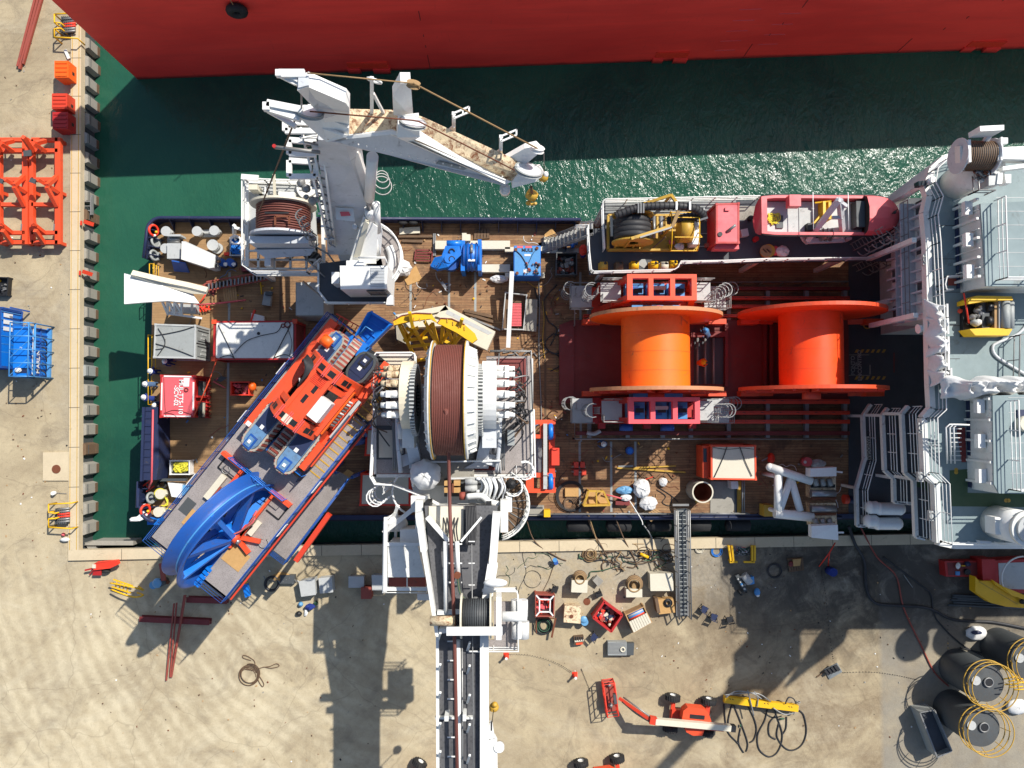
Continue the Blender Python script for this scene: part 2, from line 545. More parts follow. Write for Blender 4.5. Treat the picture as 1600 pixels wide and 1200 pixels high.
# ---- quay ground : one L shaped sheet reaching far out
A=P(122,862,QZ)
L1=P(126,60,QZ);dL=(L1-A).normalized()
B1=P(1500,836,QZ);dB=(B1-A).normalized()
A1=A+dL*900;A2=A+dB*900
def ground_mat():
 m,nt,b,tc=newmat('quay_concrete',.9)
 co=tc.outputs['Object']
 sp=nt.nodes.new('ShaderNodeSeparateXYZ')
 nt.links.new(co,sp.inputs[0])
 X,Y=sp.outputs[0],sp.outputs[1]
 base=mix(nt,ramp(nt,noise(nt,co,.12,6,.65,.8),.36,.64),C(180,165,134),C(152,137,110))
 base=mix(nt,ramp(nt,noise(nt,co,.35,6,.7,1.2),.5,.68,0,.6),base,C(118,106,88))
 base=mix(nt,ramp(nt,noise(nt,co,.3,6,.7,1.0,(.5,1.0,1)),.5,.72,0,.55),base,C(184,174,150))
 for cx_,cy_,sc_,am in((-38,-60,.5,.22),(30,-70,.42,.2)):
  wv=nt.nodes.new('ShaderNodeTexWave');wv.wave_type='RINGS';wv.rings_direction='Z'
  mp=nt.nodes.new('ShaderNodeMapping');mp.inputs[1].default_value=(-cx_,-cy_,0)
  nt.links.new(co,mp.inputs[0]);nt.links.new(mp.outputs[0],wv.inputs[0])
  wv.inputs['Scale'].default_value=sc_;wv.inputs['Distortion'].default_value=2.5;wv.inputs['Detail'].default_value=2;wv.inputs['Detail Scale'].default_value=.25
  tr=math_(nt,'MULTIPLY',ramp(nt,wv.outputs[1],.78,.98),ramp(nt,noise(nt,co,.16,5,.7,1),.48,.62,0,am))
  base=mix(nt,math_(nt,'MULTIPLY',tr,ramp(nt,noise(nt,co,5,3,.8),.3,.6,.3,1)),base,C(112,98,78))
 wv=nt.nodes.new('ShaderNodeTexWave');wv.wave_type='RINGS';wv.rings_direction='Z'
 mp=nt.nodes.new('ShaderNodeMapping');mp.inputs[1].default_value=(4,6,0)
 nt.links.new(co,mp.inputs[0]);nt.links.new(mp.outputs[0],wv.inputs[0])
 wv.inputs['Scale'].default_value=.3;wv.inputs['Distortion'].default_value=9;wv.inputs['Detail'].default_value=5;wv.inputs['Detail Scale'].default_value=.35;wv.inputs['Detail Roughness'].default_value=.65
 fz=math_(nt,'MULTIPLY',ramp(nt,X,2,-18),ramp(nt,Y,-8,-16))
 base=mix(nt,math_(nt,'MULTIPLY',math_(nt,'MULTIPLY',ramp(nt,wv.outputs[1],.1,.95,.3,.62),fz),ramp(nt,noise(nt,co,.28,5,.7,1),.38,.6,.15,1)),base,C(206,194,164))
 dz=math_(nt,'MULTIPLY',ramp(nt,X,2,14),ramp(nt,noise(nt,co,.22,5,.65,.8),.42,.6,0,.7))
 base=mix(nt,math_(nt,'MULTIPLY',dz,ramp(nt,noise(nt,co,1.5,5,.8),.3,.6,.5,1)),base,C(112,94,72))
 ve=nt.nodes.new('ShaderNodeTexVoronoi');ve.feature='DISTANCE_TO_EDGE';ve.inputs['Scale'].default_value=.13
 mpv=nt.nodes.new('ShaderNodeVectorMath');mpv.operation='ADD'
 nz=nt.nodes.new('ShaderNodeTexNoise');nz.inputs['Scale'].default_value=.6;nt.links.new(co,nz.inputs[0])
 nt.links.new(co,mpv.inputs[0]);nt.links.new(nz.outputs[1],mpv.inputs[1]);nt.links.new(mpv.outputs[0],ve.inputs[0])
 base=mix(nt,ramp(nt,ve.outputs[0],0,.005,.28,0),base,C(90,78,62))
 gl=math_(nt,'MULTIPLY',ramp(nt,X,-34.5,-31.5),ramp(nt,Y,-7,0))
 gr2=math_(nt,'MULTIPLY',ramp(nt,Y,-16.2,-13),ramp(nt,X,-6,1))
 g=math_(nt,'MAXIMUM',gl,gr2)
 g=math_(nt,'MULTIPLY',g,ramp(nt,noise(nt,co,.5,4,.6,1),.3,.5))
 vo=nt.nodes.new('ShaderNodeTexVoronoi');vo.inputs['Scale'].default_value=6
 nt.links.new(co,vo.inputs[0])
 grav=mix(nt,vo.outputs['Color'],C(128,120,104),C(150,146,136))
 grav=mix(nt,ramp(nt,noise(nt,co,4,4,.8),.35,.7),grav,C(170,160,140))
 base=mix(nt,math_(nt,'MULTIPLY',g,.75),base,grav)
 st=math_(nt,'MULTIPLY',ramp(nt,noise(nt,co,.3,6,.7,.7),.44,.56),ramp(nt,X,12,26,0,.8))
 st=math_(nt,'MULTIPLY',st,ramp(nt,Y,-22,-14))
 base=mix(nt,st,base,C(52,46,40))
 grp=math_(nt,'MULTIPLY',ramp(nt,X,29.2,29.6,0,.75),ramp(nt,noise(nt,co,.6,5),.3,.6,.5,1))
 base=mix(nt,grp,base,C(132,128,118))
 base=mix(nt,ramp(nt,noise(nt,co,.9,5,.6,1.5),.7,.76,0,.5),base,C(92,76,58))
 base=mix(nt,ramp(nt,noise(nt,co,3,6,.8),.5,.8,0,.35),base,C(104,92,74))
 base=mix(nt,ramp(nt,noise(nt,co,22,3,.8),.5,.8,0,.3),base,C(92,82,66))
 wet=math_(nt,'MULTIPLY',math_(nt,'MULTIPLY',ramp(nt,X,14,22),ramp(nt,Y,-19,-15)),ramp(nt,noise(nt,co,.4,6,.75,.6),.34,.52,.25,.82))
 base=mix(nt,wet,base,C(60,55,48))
 nt.links.new(base,b.inputs['Base Color'])
 hh=math_(nt,'ADD',noise(nt,co,9,5,.8),math_(nt,'MULTIPLY',noise(nt,co,.9,4),1.0))
 bump(nt,b,hh,.5,.05)
 return m
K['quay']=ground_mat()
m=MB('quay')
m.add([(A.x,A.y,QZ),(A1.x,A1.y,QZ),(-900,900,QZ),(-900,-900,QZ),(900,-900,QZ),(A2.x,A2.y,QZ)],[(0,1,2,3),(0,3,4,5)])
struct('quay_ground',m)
m=MB('concretegrey')
nL=V((-dL.y,dL.x,0));nL=nL if nL.x>0 else-nL
nB=V((-dB.y,dB.x,0));nB=nB if nB.y>0 else-nB
def wallq(a,b,z0,z1):m.add([(a.x,a.y,z0),(b.x,b.y,z0),(b.x,b.y,z1),(a.x,a.y,z1)],[(0,1,2,3)])
m.m('dkgrey')
oi=-.02
wallq(A+dL*-0.0-nL*oi,A1-nL*oi,-8,QZ-.05);wallq(A-nB*oi,A2-nB*oi,-8,QZ-.05)
struct('quay_wall',m)
m=MB('concrete')
z0,z1=QZ-.35,QZ+.22
wc=.82
c0=A-nL*.62-nB*.62
iL=A+nL*.16+nB*.16
m.prism([c0,iL,iL+dL*300,c0+dL*300],z0,z1)
m.prism([c0+V((0,0,0)),iL,iL+dB*300,c0+dB*300],z0,z1-.003)
struct('quay_coping',m)
m=MB('dullyellow')
for i in range(2):
 o_=c0+nL*(.08+.52*i);m.prism([o_+nB*.8,o_+nL*.05+nB*.8,o_+nL*.05+dL*60,o_+dL*60],z1,z1+.004)
struct('coping_paint_lines',m)
m=MB('black')
for i in range(18):
 q=c0+dL*(2.5+i*3.02)
 m.prism([q,q+nL*.8,q+nL*.8+dL*.035,q+dL*.035],z1,z1+.006)
for i in range(34):
 q=c0+dB*(4+i*3.02)
 m.prism([q,q+nB*.8,q+nB*.8+dB*.03,q+dB*.03],z1,z1+.006)
struct('coping_joints',m)
for i in range(26):
 m=MB(('concretegrey','oldwood','grey')[(i*7)%3] if i%4==0 else 'concretegrey')
 q=A+dL*(1.1+i*1.52)+nL*(-.06-.05*(i%3))
 m.prism([q,q+nL*.52+dL*.18,q+nL*.52+dL*.92,q+dL*1.1],WZ-1,QZ-.3-.1*(i%2))
 m.m('oldwood').box(q.x+.51,q.y+.2,WZ-.2,q.x+.54,q.y+.9,WZ+.35)
 m.m('dkgrey').bar(q+nL*.54+dL*.2+V((0,0,-.6)),q+nL*.54+dL*.9+V((0,0,-.6)),.03,.04)
 solo('pile_panel',m,'grey quay wall pile panel standing in the water below the coping','pile panel','pile panels along the quay wall')
m=MB('concretegrey')
m.pp([(146,845),(208,845),(208,852),(130,852)],WZ-1,QZ-.6)
m.pp([(132,848),(140,862),(150,862),(150,850)],WZ-1,QZ-.8)
solo('wall_ledge',m,'narrow grey concrete ledge at the inner corner of the quay wall','ledge')
m=MB('concrete');m.pp([(67,707),(112,706),(112,751),(67,751)],QZ-.1,QZ+.12)
T=thing('concrete_pad','square pale concrete pad with a rusty manhole cover','pad',P(90,728,QZ))
part('slab',m,T)
m=MB('rust');m.vc(P(88,733,QZ+.12),.33,.03,24);part('manhole_cover',m,T)
# == RED SHIP behind
hc=P(215,124,WZ)
hr=P(1600,76,WZ)
dh=(hr-hc).normalized()
nh=V((-dh.y,dh.x,0))
T=thing('moored_ship','huge bright red ship hull moored along the top of the basin','ship',hc)
def redmat():
 m,nt,b,tc=newmat('hull_red',.42)
 co=tc.outputs['Object']
 sp=nt.nodes.new('ShaderNodeSeparateXYZ');nt.links.new(co,sp.inputs[0])
 c=C(246,70,60)
 o=mix(nt,ramp(nt,noise(nt,co,.15,5,.6,.5,(.6,1,2.5)),.4,.65,0,.6),c,C(212,50,46))
 o=mix(nt,ramp(nt,noise(nt,co,.6,5,.7,.3,(.25,1,5)),.52,.72,0,.4),o,C(214,66,58))
 o=mix(nt,ramp(nt,noise(nt,co,1.3,6,.8,.3,(3,1,.25)),.62,.75,0,.5),o,C(120,18,14))
 wl=ramp(nt,math_(nt,'ADD',sp.outputs[2],math_(nt,'MULTIPLY',noise(nt,co,.8,4),.5)),.35,.75,.8,0)
 o=mix(nt,wl,o,C(70,30,26))
 nt.links.new(o,b.inputs['Base Color'])
 bump(nt,b,noise(nt,co,.35,3,.5),.25,.15)
 return m
K['hullred']=redmat()
m=MB('hullred')
TOP=9.4
bc=[hc,hc+dh*180,hc+dh*200+nh*14,hc+dh*180+nh*28,hc+nh*28+dh*28]
sternrake=-dh*.0
def lvl(z):return[V((p.x,p.y,z)) for p in bc]
n=len(bc)
vs=lvl(WZ-3)+lvl(TOP)
fs=[(i,(i+1)%n,n+(i+1)%n,n+i) for i in range(n)]+[tuple(range(n,2*n))]
m.add(vs,fs)
part('hull',m,T)
m=MB('hullred')
for sx_,wd in((545,3.4),(1018,2.8),(1500,3.0)):
 m.cut()
 q=P(sx_,100,WZ);s_=(q-hc).dot(dh);q=hc+dh*s_-nh*.05;q.z=WZ
 m.box(q.x,q.y-.12,WZ+.05,q.x+wd*.3,q.y+.3,WZ+.75)
 m.box(q.x+wd*.6,q.y-.12,WZ+.05,q.x+wd,q.y+.3,WZ+.75)
 m.m('orangered').box(q.x+.1,q.y-.08+.02*wd,WZ+.8,q.x+wd-.1,q.y+.3,WZ+1.6).m('hullred')
part('sea_chest',m,T,'brighter red recessed patches low on the hull')
m=MB('maroon')
for k,sx_ in enumerate((672,1160,1400)):
 q=P(sx_,100,WZ);s_=(q-hc).dot(dh)
 for(za,zb) in((.1,2.4),(3.6,3.9),(5.2,5.5),(7.5,8.7)):
  a=hc+dh*(s_+.25*za*k)-nh*.012;b=a.copy();a.z=WZ+za;b.z=WZ+zb
  m.bar(a,b,.05,.03)
for r_ in range(9):
 q=P(1108+(r_%2)*60,80,WZ);s_=(q-hc).dot(dh);a=hc+dh*s_-nh*.012;a.z=WZ+1.5+r_*.75
 m.m('pinkred').bar(a,a+dh*1.6,.03,.05)
part('draft_marks',m,T,kind='stuff')
for i,(x,zz) in enumerate(((370,7.0),(812,7.9),(1008,8.0))):
 y={0:12,1:0,2:-2}[i]
 q=P(x,100,WZ);s_=(P(x,y,zz)-hc).dot(dh);c=hc+dh*s_-nh*.32;c.z=zz+(0 if i==0 else.6)
 m=MB('rubber')
 m.ring(c,nh,.45,.28,24,10)
 m.m('rope').tube([c+V((0,0,.4)),c+V((0,.2,3))],.03,4)
 solo('tyre_fender',m,('big black tyre fender hanging near the stern of the red ship' if i==0 else 'black tyre fender hanging on the red hull above the white crane jib' if i==1 else 'black tyre fender on the red hull right of the other two'),'fender','tyre fenders on the red hull')
 # == helper: plate through arbitrary (px,py,z) points
def plate(m,pts,t=.2,dirv=None):
 w_=[P(*p) if not isinstance(p,V) else p for p in pts]
 n=V((0,0,0))
 for i in range(len(w_)):
  a,b=w_[i],w_[(i+1)%len(w_)]
  n+=a.cross(b)
 n.normalize()
 d=V(dirv) if dirv else(n*-t if n.z>=0 else n*t)
 k=len(w_)
 vs=[p+d for p in w_]+w_
 fs=[tuple(range(k-1,-1,-1)),tuple(range(k,2*k))]+[(i,(i+1)%k,k+(i+1)%k,k+i) for i in range(k)]
 if n.z<0:
  fs=[f[::-1] for f in fs]
 m.add(vs,fs)
 return m
MB.plate=plate
# == OFFSHORE VESSEL
VES=thing('offshore_vessel','navy blue offshore supply vessel with brown timber working deck moored beside the quay','ship',(0,0,0))
NW=P(240,345,0);SW=P(229,812,0);ye=SW.y;yn=NW.y
XE=46.0
def ship_outline(inset=0.0):
 r=1.1;pts=[]
 for k in range(7):
  t=PI/2+(PI/2)*k/6
  pts.append(V((NW.x+r+(r-inset)*math.cos(t),yn-r+(r-inset)*math.sin(t),0)))
 for k in range(7):
  t=PI+(PI/2)*k/6
  pts.append(V((SW.x+r+(r-inset)*math.cos(t),ye+r+(r-inset)*math.sin(t),0)))
 pts.append(V((XE,ye+inset,0)));pts.append(V((XE+22,(ye+yn)/2-3,0)));pts.append(V((XE+22,(ye+yn)/2+3,0)));pts.append(V((XE,yn-inset,0)))
 return pts
m=MB('navy');o_=ship_outline();m.prism(o_,WZ-3,-.06)
m.m('black')
for s_ in(-1,1):
 yy=yn if s_>0 else ye
 m.box(SW.x+1.5,yy,-1.3,XE,yy+s_*.22,-.95);m.box(SW.x+1.5,yy,-.5,XE,yy+s_*.18,-.2)
part('hull',m,VES)
m=MB('planks');m.prism(ship_outline(.05),-.055,0)
part('working_deck',m,VES)
m=MB('concretegrey')
for x in(357,437,640,700,741,850,905):
 m.m('oldwood' if x in(437,850) else 'grey');a,b=P(x,425,.02),P(x,690,.02);m.box(a.x,b.y,0,a.x+.17,a.y,.012)
for x in(904,953,991):
 a,b=P(x,690,.02),P(x,800,.02);m.m('grey').box(a.x,b.y,0,a.x+.17,a.y,.012)
part('deck_strip',m,VES,kind='stuff')
m=MB('deckdark');m.pp([(1326,350),(1700,350),(1700,806),(1326,806)],.001,.03)
a=P(1331,562,.04)
m.m('concretegrey')
m.pp([(1327,554),(1358,554),(1358,555),(1327,555)],.03,.034);m.pp([(1326,586),(1360,586),(1360,587),(1326,587)],.03,.034);m.pp([(1358.5,570),(1360.5,570),(1360.5,585),(1358.5,585)],.03,.034)
m.m('dullyellow')
for yy in(548,590):
 for k in range(6):
  x=1338+k*8.5;m.pp([(x,yy-2),(x+4,yy-2),(x+1,yy+3),(x-3,yy+3)],.03,.034)
m.m('reddeck');m.pp([(1396,551),(1398,551),(1398,582),(1396,582)],.03,.034)
part('steel_deck',m,VES)
for x,tx,wd in((1333,'PONTO',.55),(1338.5,'DE',.5),(1343.5,'ENCONTRO',.5)):
 text('deck_lettering',tx,.42,P(x,571,.036),PI/2,'grey',VES)
BH=1.15
m=MB('navy')
def wall_line(m,pts,z0,z1,t=.1):
 for a,b in zip(pts,pts[1:]):
  a=V((a.x,a.y,(z0+z1)/2));b=V((b.x,b.y,(z0+z1)/2));m.bar(a,b,t,z1-z0)
nwc=[V((P(905,345,0).x,yn-.06,0))]+[p for p in ship_outline(.06)[:7]]+[P(236,408,0)]
wall_line(m,nwc,0,BH)
m.tube([V((p.x,p.y,BH)) for p in nwc],.13,6)
q=P(905,345,0).x
x=NW.x+1.6
while x<q:
 m.add([(x,yn-.1,BH-.1),(x,yn-.1,0),(x,yn-.8,0),(x+.05,yn-.1,BH-.1),(x+.05,yn-.1,0),(x+.05,yn-.8,0)],[(0,1,2),(5,4,3),(0,2,5,3)])
 x+=1.45
for yy in(360,373,386,399):
 a=P(238,yy,.5);m.add([(a.x,a.y,BH),(a.x,a.y,0),(a.x+.7,a.y,0),(a.x,a.y-.05,BH),(a.x,a.y-.05,0),(a.x+.7,a.y-.05,0)],[(0,1,2),(5,4,3),(0,2,5,3)])
m.cut()
swc=[P(228,750,0),P(226.5,790,0)]+[p for p in ship_outline(.06)[7:14]]
wall_line(m,swc,0,BH);m.tube([V((p.x,p.y,BH)) for p in swc],.13,6)
for yy in(762,778,792):
 a=P(229,yy,.5);m.add([(a.x,a.y,BH),(a.x,a.y,0),(a.x+.7,a.y,0),(a.x,a.y-.05,BH),(a.x,a.y-.05,0),(a.x+.7,a.y-.05,0)],[(0,1,2),(5,4,3),(0,2,5,3)])
part('bulwark',m,VES)
m=MB('navy');m.box(P(262,812,0).x,ye-.02,-.06,XE,ye+.32,.14)
m.tube([V((P(820,0,0).x,ye+.05,.2)),V((XE-20,ye+.05,.2))],.13,8)
m.m('galv')
for x0,x1 in((818,1060),(1076,1165)):
 a=P(x0,808,0);b=P(x1,808,0);m.rail([V((a.x,ye+.45,0)),V((b.x,ye+.45,0))],.9,.035,2,1.2)
part('side_rail',m,VES)
m=MB('navy');m.pp([(225,636),(247,636),(248,726),(244,750),(221,750)],0,1.9)
for k in range(9):m.pp([(226-k*.3,640+k*12),(236-k*.3,640+k*12),(236-k*.3,642+k*12),(226-k*.3,642+k*12)],1.9,1.97)
m.pp([(222,636),(226,636),(222,752),(218.5,752)],0,2.1)
m.m('pinkred');m.tube([P(239,640,2.0),P(237,752,2.0),P(232,763,1.0)],.07,6)
part('stern_locker',m,VES)
m=MB('yellow')
m.prail([(233.5,412),(240.5,412),(240.5,434)],0,1.1,sp=1.1);m.prail([(233.5,412),(233.5,432)],0,1.1,nb=2)
m.cut();m.prail([(231.5,523),(231.5,632)],0,1.1,nb=2,r=.04);m.prail([(237.5,523),(237.5,540)],0,1.1,nb=2,r=.04);m.prail([(237.5,542),(237.5,575)],0,1.1,nb=2,r=.04)
part('stern_rail',m,VES)
# ---- boat deck (z 5.8)
BD=5.8;L4z_=11.6
def dn(px,z,h=1.1):return[P(x,y,z+h)-V((0,0,h)) for x,y in px]
bd=dn([(943,310),(1190,305),(1400,303),(1560,300),(1560,405),(1366,402),(1200,405),(1064,408),(1058,420),(924,424),(921,392),(919,352),(943,350)],BD)
m=MB('deckdark');m.prism(bd,BD-.25,BD)
m.m('concretegrey');a=P(1155,322,BD);b=P(1193,344,BD);m.box(a.x,b.y,BD,b.x,a.y,BD+.01)
for k in range(9):
 m.m('grey');y_=311+k*2.6;a,b=P(946,y_,BD+.02),P(1150,y_,BD+.02);m.box(a.x,a.y-.06,BD,b.x,a.y,BD+.02)
m.m('white')
for x,y in((950,318),(1080,318),(1180,318),(1290,318),(950,414),(1080,398),(1200,398),(1330,398)):
 a=P(x,y,BD);m.box(a.x-.15,a.y-.15,0,a.x+.15,a.y+.15,BD-.25)
m.m('white').box(P(943,310,BD).x,yn-.16,-.02,P(1480,0,L4z_).x,yn-.04,BD-.25)
BDK=part('boat_deck',m,VES)
m=MB('whiteclean')
m.prail([(945,388),(943,350),(942,315),(946,311),(1188,306)],BD,r=.045)
m.prail([(900,352),(919,351),(921,392),(924,421),(928,424),(1054,421),(1060,417),(1064,408),(1130,407),(1200,404),(1366,402)],BD,r=.045)
part('boat_deck_railing',m,BDK)
m=MB('galv')
a0,b0=P(938,388,BD),P(900,345,0.2)
for k in range(14):
 q=V((P(921+0,340,BD).x,P(0,345,BD).y,0));t=k/13
 x=P(922,0,BD).x-3.2*t;m.box(x-.14,P(0,366,BD).y,BD*(1-t)-.04,x+.14,P(0,345,BD).y,BD*(1-t))
for yy in(345,366):
 y_=P(0,yy,BD).y;x0=P(922,0,BD).x
 for h_ in(0,.5,1.0):m.tube([V((x0,y_,BD+h_)),V((x0-3.2,y_,h_))],.035,5)
part('boat_deck_stairs',m,BDK)
# ---- superstructure, stepped decks on the aft face
LV=[(2.9,[(1361,632),(1349,650),(1351.5,717.6),(1338.7,764),(1340,821.5),(1352,822)]),(5.8,[(1387.7,638),(1379.5,649),(1383,735),(1397,748),(1398,785),(1428,787)]),(8.7,[(1420,635),(1410,646.5),(1414.5,738.7),(1428.5,750),(1432,839),(1445,842)])]
L4z=11.6
for i,(z,px) in enumerate(LV):
 m=MB('deckdark')
 pts=[P(x,y,z) for x,y in px]
 xr=P(1500,0,L4z).x+.5
 m.prism([V((xr,pts[0].y,0))]+pts+[V((xr,pts[-1].y,0))],z-.2,z)
 m.m('deckgreen');m.pp([(1405+17*i,715),(1420+17*i,712),(1433+12*i,770),(1412+10*i,760)],z,z+.012)
 sd_=part('stepped_deck',m,VES)
 m=MB('white')
 for a,b in zip(pts,pts[1:]):m.bar(a+V((0,0,-.1)),b+V((0,0,-.1)),.22,.34)
 m.m('whiteclean');ins=[p+V((.25,0,0)) for p in pts]
 m.rail(ins,1.1,.04,3,1.4)
 m.m('white')
 for p in(pts[1],pts[3]):m.cut();m.bar(V((p.x+.3,p.y,z-2.9)),V((p.x+.3,p.y,z-.2)),.2)
 part('railing',m,sd_)
L4px=[(1455,600),(1457,638),(1443.7,653.5),(1448,743),(1463.5,755),(1467,848),(1490,853),(1900,853),(1900,228),(1600,233),(1505,238),(1475,247),(1456,264),(1447,290),(1452,306),(1446,332),(1450,378)]
L4=[P(x,y,L4z) for x,y in L4px]
m=MB('deckgrey');m.prism(L4,L4z-.3,L4z)
m.m('deckgreen');m.pp([(1484,735),(1512,733),(1512,770),(1600,772),(1660,776),(1660,793),(1485,791)],L4z,L4z+.02)
m.m('dkgrey')
for k in range(6):m.pp([(1462,300+k*52),(1500,300+k*52),(1500,301+k*52),(1462,301+k*52)],L4z,L4z+.01)
m.m('dullyellow')
m.m('dullyellow')
for x,y in((1494,734),(1494,738),(1572,782),(1576,782)):m.vc(P(x,y,L4z+.02),.12,.01,10)
TDK=part('bridge_deck',m,VES)
m=MB('white')
ring=L4[8:]+L4[:8]
for a,b in zip(ring,ring[1:]):m.bar(a+V((0,0,-.2)),b+V((0,0,-.2)),.34,.5)
part('deck_fascia',m,TDK)
m=MB('whiteclean')
m.prail([(1478,600),(1476,500),(1470,378),(1466,335),(1474,306),(1462,284),(1466,262),(1484,246),(1512,238),(1600,232),(1700,228)],L4z,1.1,r=.038)
m.prail([(1478,600),(1479,640),(1465,653),(1468,740),(1484,756),(1488,851),(1700,853)],L4z,1.1,r=.038)
part('railing',m,TDK)
m=MB('white')
xw=P(1462,0,L4z).x;yA,yB=P(0,290,L4z).y,P(0,488,L4z).y
m.box(xw,yB,BD,xw+6,yA,L4z-.3);m.box(xw+2.2,yB,.04,xw+6,yn-.2,BD)
m.box(P(1655,0,L4z).x,P(0,845,L4z).y,.03,XE+10,P(0,240,L4z).y,L4z-.3)
m.plate([P(1447,290,L4z),P(1475,247,L4z),P(1505,238,L4z),V((P(1505,238,L4z).x,yn,0)),V((P(1400,303,BD).x,yn,0))],.2)
m.m('pale')
for k in range(11):
 y=yB+(yA-yB)*(k+.5)/11;m.box(xw-.35,y-.06,BD,xw,y+.06,L4z-.3)
m.box(xw-.9,yB,8.6,xw,yA,8.75);m.box(xw-.5,yB,7.2,xw,yA,7.3)
m.m('dkgrey')
for k in range(6):
 y=yB+(yA-yB)*(k+.3)/6;m.box(xw-.05,y,6.0+(k%2)*3,xw-.02,y+.9,7.8+(k%2)*3)
m.m('galv')
for z_ in(9.1,9.6):m.tube([V((xw-.9,yB,z_)),V((xw-.9,yA,z_))],.03,4)
for k in range(8):y=yB+(yA-yB)*k/7;m.tube([V((xw-.9,y,8.7)),V((xw-.9,y,9.6))],.03,4)
m.m('white');m.bar(P(1358,478,3.0),P(1447,456,8.7),.3)
m.bar(V((xw-1.5,yB,5.8)),V((xw-1.5,yB,11.3)),.3);m.bar(V((xw-1.5,yA-3,5.8)),V((xw-1.5,yA-3,11.3)),.3)
m.m('galv').bar(P(1398,330,6.0),P(1408,482,6.0),.5,.4)
part('aft_bulkhead',m,VES)
def house(pxs,ztop,name,wallstiff):
 roof=[P(x,y,ztop) for x,y in pxs]
 m=MB('white');m.prism([p for p in roof],L4z,ztop-.12)
 x=roof[0].x;ys=[p.y for p in roof]
 y0,y1=min(ys),max(ys)
 n=wallstiff
 m.m('whiteclean')
 for k in range(n):
  y=y0+(y1-y0)*(k+.6)/n
  m.m('white').box(x-.18,y-.07,L4z,x,y+.07,ztop-.12);m.box(x-.08,y+.5,L4z,x,y+.56,ztop-.12)
 m.m('navy').box(x-.04,y0+.3,L4z+.02,x-.01,y1-.2,L4z+.35)
 h=part(name,m,VES)
 m=MB('deckgrey');m.prism(roof,ztop-.12,ztop)
 m.m('ltgrey')
 for k in range(7):y=y0+(y1-y0)*(k+.5)/7;m.box(x+.9,y,ztop,x+12,y+.03,ztop+.012)
 part('roof',m,h)
 m=MB('whiteclean')
 for k in range(3):
  y=y0+(y1-y0)*(k+.55)/3;m.cut();m.box(x-.55,y-.4,ztop-.9,x-.1,y+.4,ztop-.55)
 part('floodlight',m,h)
 m=MB('whiteclean')
 m.rail([V((x+.8,y1-.6,ztop)),V((x+.8,y0+.4,ztop)),V((x+12,y0+.4,ztop))],1.0,.05,3,1.6)
 part('roof_railing',m,h)
 return roof
house([(1532,318),(1900,300),(1900,450),(1541,447)],14.0,'deckhouse',5)
house([(1551,618),(1900,610),(1900,775),(1561,771),(1553,756)],14.0,'deckhouse',5)
m=MB('cream');m.vc(P(1597,662,14.0),.45,.5,20);m.m('navy').box(P(1588,640,14).x,P(0,655,14).y,14.01,P(1600,0,14).x,P(0,640,14).y,14.1)
part('roof_vent',m,VES)
m=MB('whiteclean')
for dx in(0,6,12):m.tube([P(1480+dx,724,L4z+.3),P(1478+dx,668,L4z+1.4),P(1484+dx,663,L4z+1.4),P(1515,664,L4z+1.6)],.05,5)
for k in range(8):q=P(1484,670+k*7,L4z+1.1-.12*k);m.tube([q,q+V((.7,0,0))],.03,4)
m.cut();m.m('maroon').pp([(1496,668),(1508,668),(1510,722),(1504,722)],L4z,L4z+.1)
m.cut();m.m('whiteclean').prail([(1490,452),(1479,452),(1477,444),(1480,432),(1512,430)],L4z,.9,nb=3,r=.045)
m.m('brickred').pp([(1482,435),(1495,435),(1495,446),(1482,446)],L4z,L4z+.05)
part('deck_steps',m,VES)
m=MB('whiteclean');m.plate([(1352.5,682,3.95),(1358.5,682,3.2),(1360,719,3.2),(1354,719,3.95)],.03)
part('name_board',m,VES)
text('name_lettering','OCEANOGRAFO',.32,(P(1355,700,3.9)+P(1359,700,3.9))/2+V((-.05,0,.12)),-PI/2+.03,'black',VES)
m=MB('whiteclean');m.cyl(P(1434,514,10.9),P(1449,512,10.9),.3,.08,16);m.vc(P(1447,512,10.7),.12,.5,8)
part('loud_hailer',m,VES)
# == REELS and their cradle
m=MB('reddeck')
SK=thing('reel_skid','dark red steel skid with long orange rails under the pipe reels','skid',P(1100,560,0))
m.pp([(874,508),(892,500),(1326,500),(1326,628),(892,628),(874,632)],.02,.3)
m.m('maroon').pp([(874,508),(897,500),(897,628),(874,632)],.3,.42)
m.m('maroon')
for x in(1133,1193,1203):m.pp([(x,505),(x+5,505),(x+5,604),(x,604)],.3,.75)
m.pp([(1080,520),(1134,518),(1134,526),(1080,527)],.3,.8)
part('base_plate',m,SK)
m=MB('deckdark');m.pp([(1084,528),(1132,528),(1132,600),(1084,600)],.3,.33)
m.m('galv')
for x in(1090,1102,1115):m.cut();m.tube([P(x,528,.7),P(x,600,.7)],.09,8)
part('cable_tray',m,SK)
for y0,y1,xa in((463,468,915),(476,481,912),(491,495,912),(624,631,915),(642,648,912),(656,662,915)):
 m=MB('redorange');m.pp([(xa,y0),(1328,y0),(1328,y1),(xa,y1)],.45,.95)
 m.m('maroon').pp([(xa,y0+1.5),(1328,y0+1.5),(1328,y0+2),(xa,y0+2)],.95,.96)
 for k in range(14):
  x=xa+25+k*28
  if x<1320:m.m('black').pp([(x,y0+1.6),(x+4,y0+1.6),(x+4,y0+2.6),(x,y0+2.6)],.95,.965)
 part('rail_beam',m,SK)
for ya,yb in((448,500),(624,684)):
 m=MB('grey')
 for x in(918,978,1033,1077,1136,1197,1258,1318):m.cut();m.pp([(x,ya),(x+6,ya),(x+6,yb),(x,yb)],.05,.4)
 m.cut();m.m('maroon').pp([(900,ya+(0 if ya<500 else 50)),(1328,ya+(0 if ya<500 else 50)),(1328,ya+(5 if ya<500 else 56)),(900,ya+(5 if ya<500 else 56))],.3,.7)
 part('cross_beam',m,SK)
m=MB('galv')
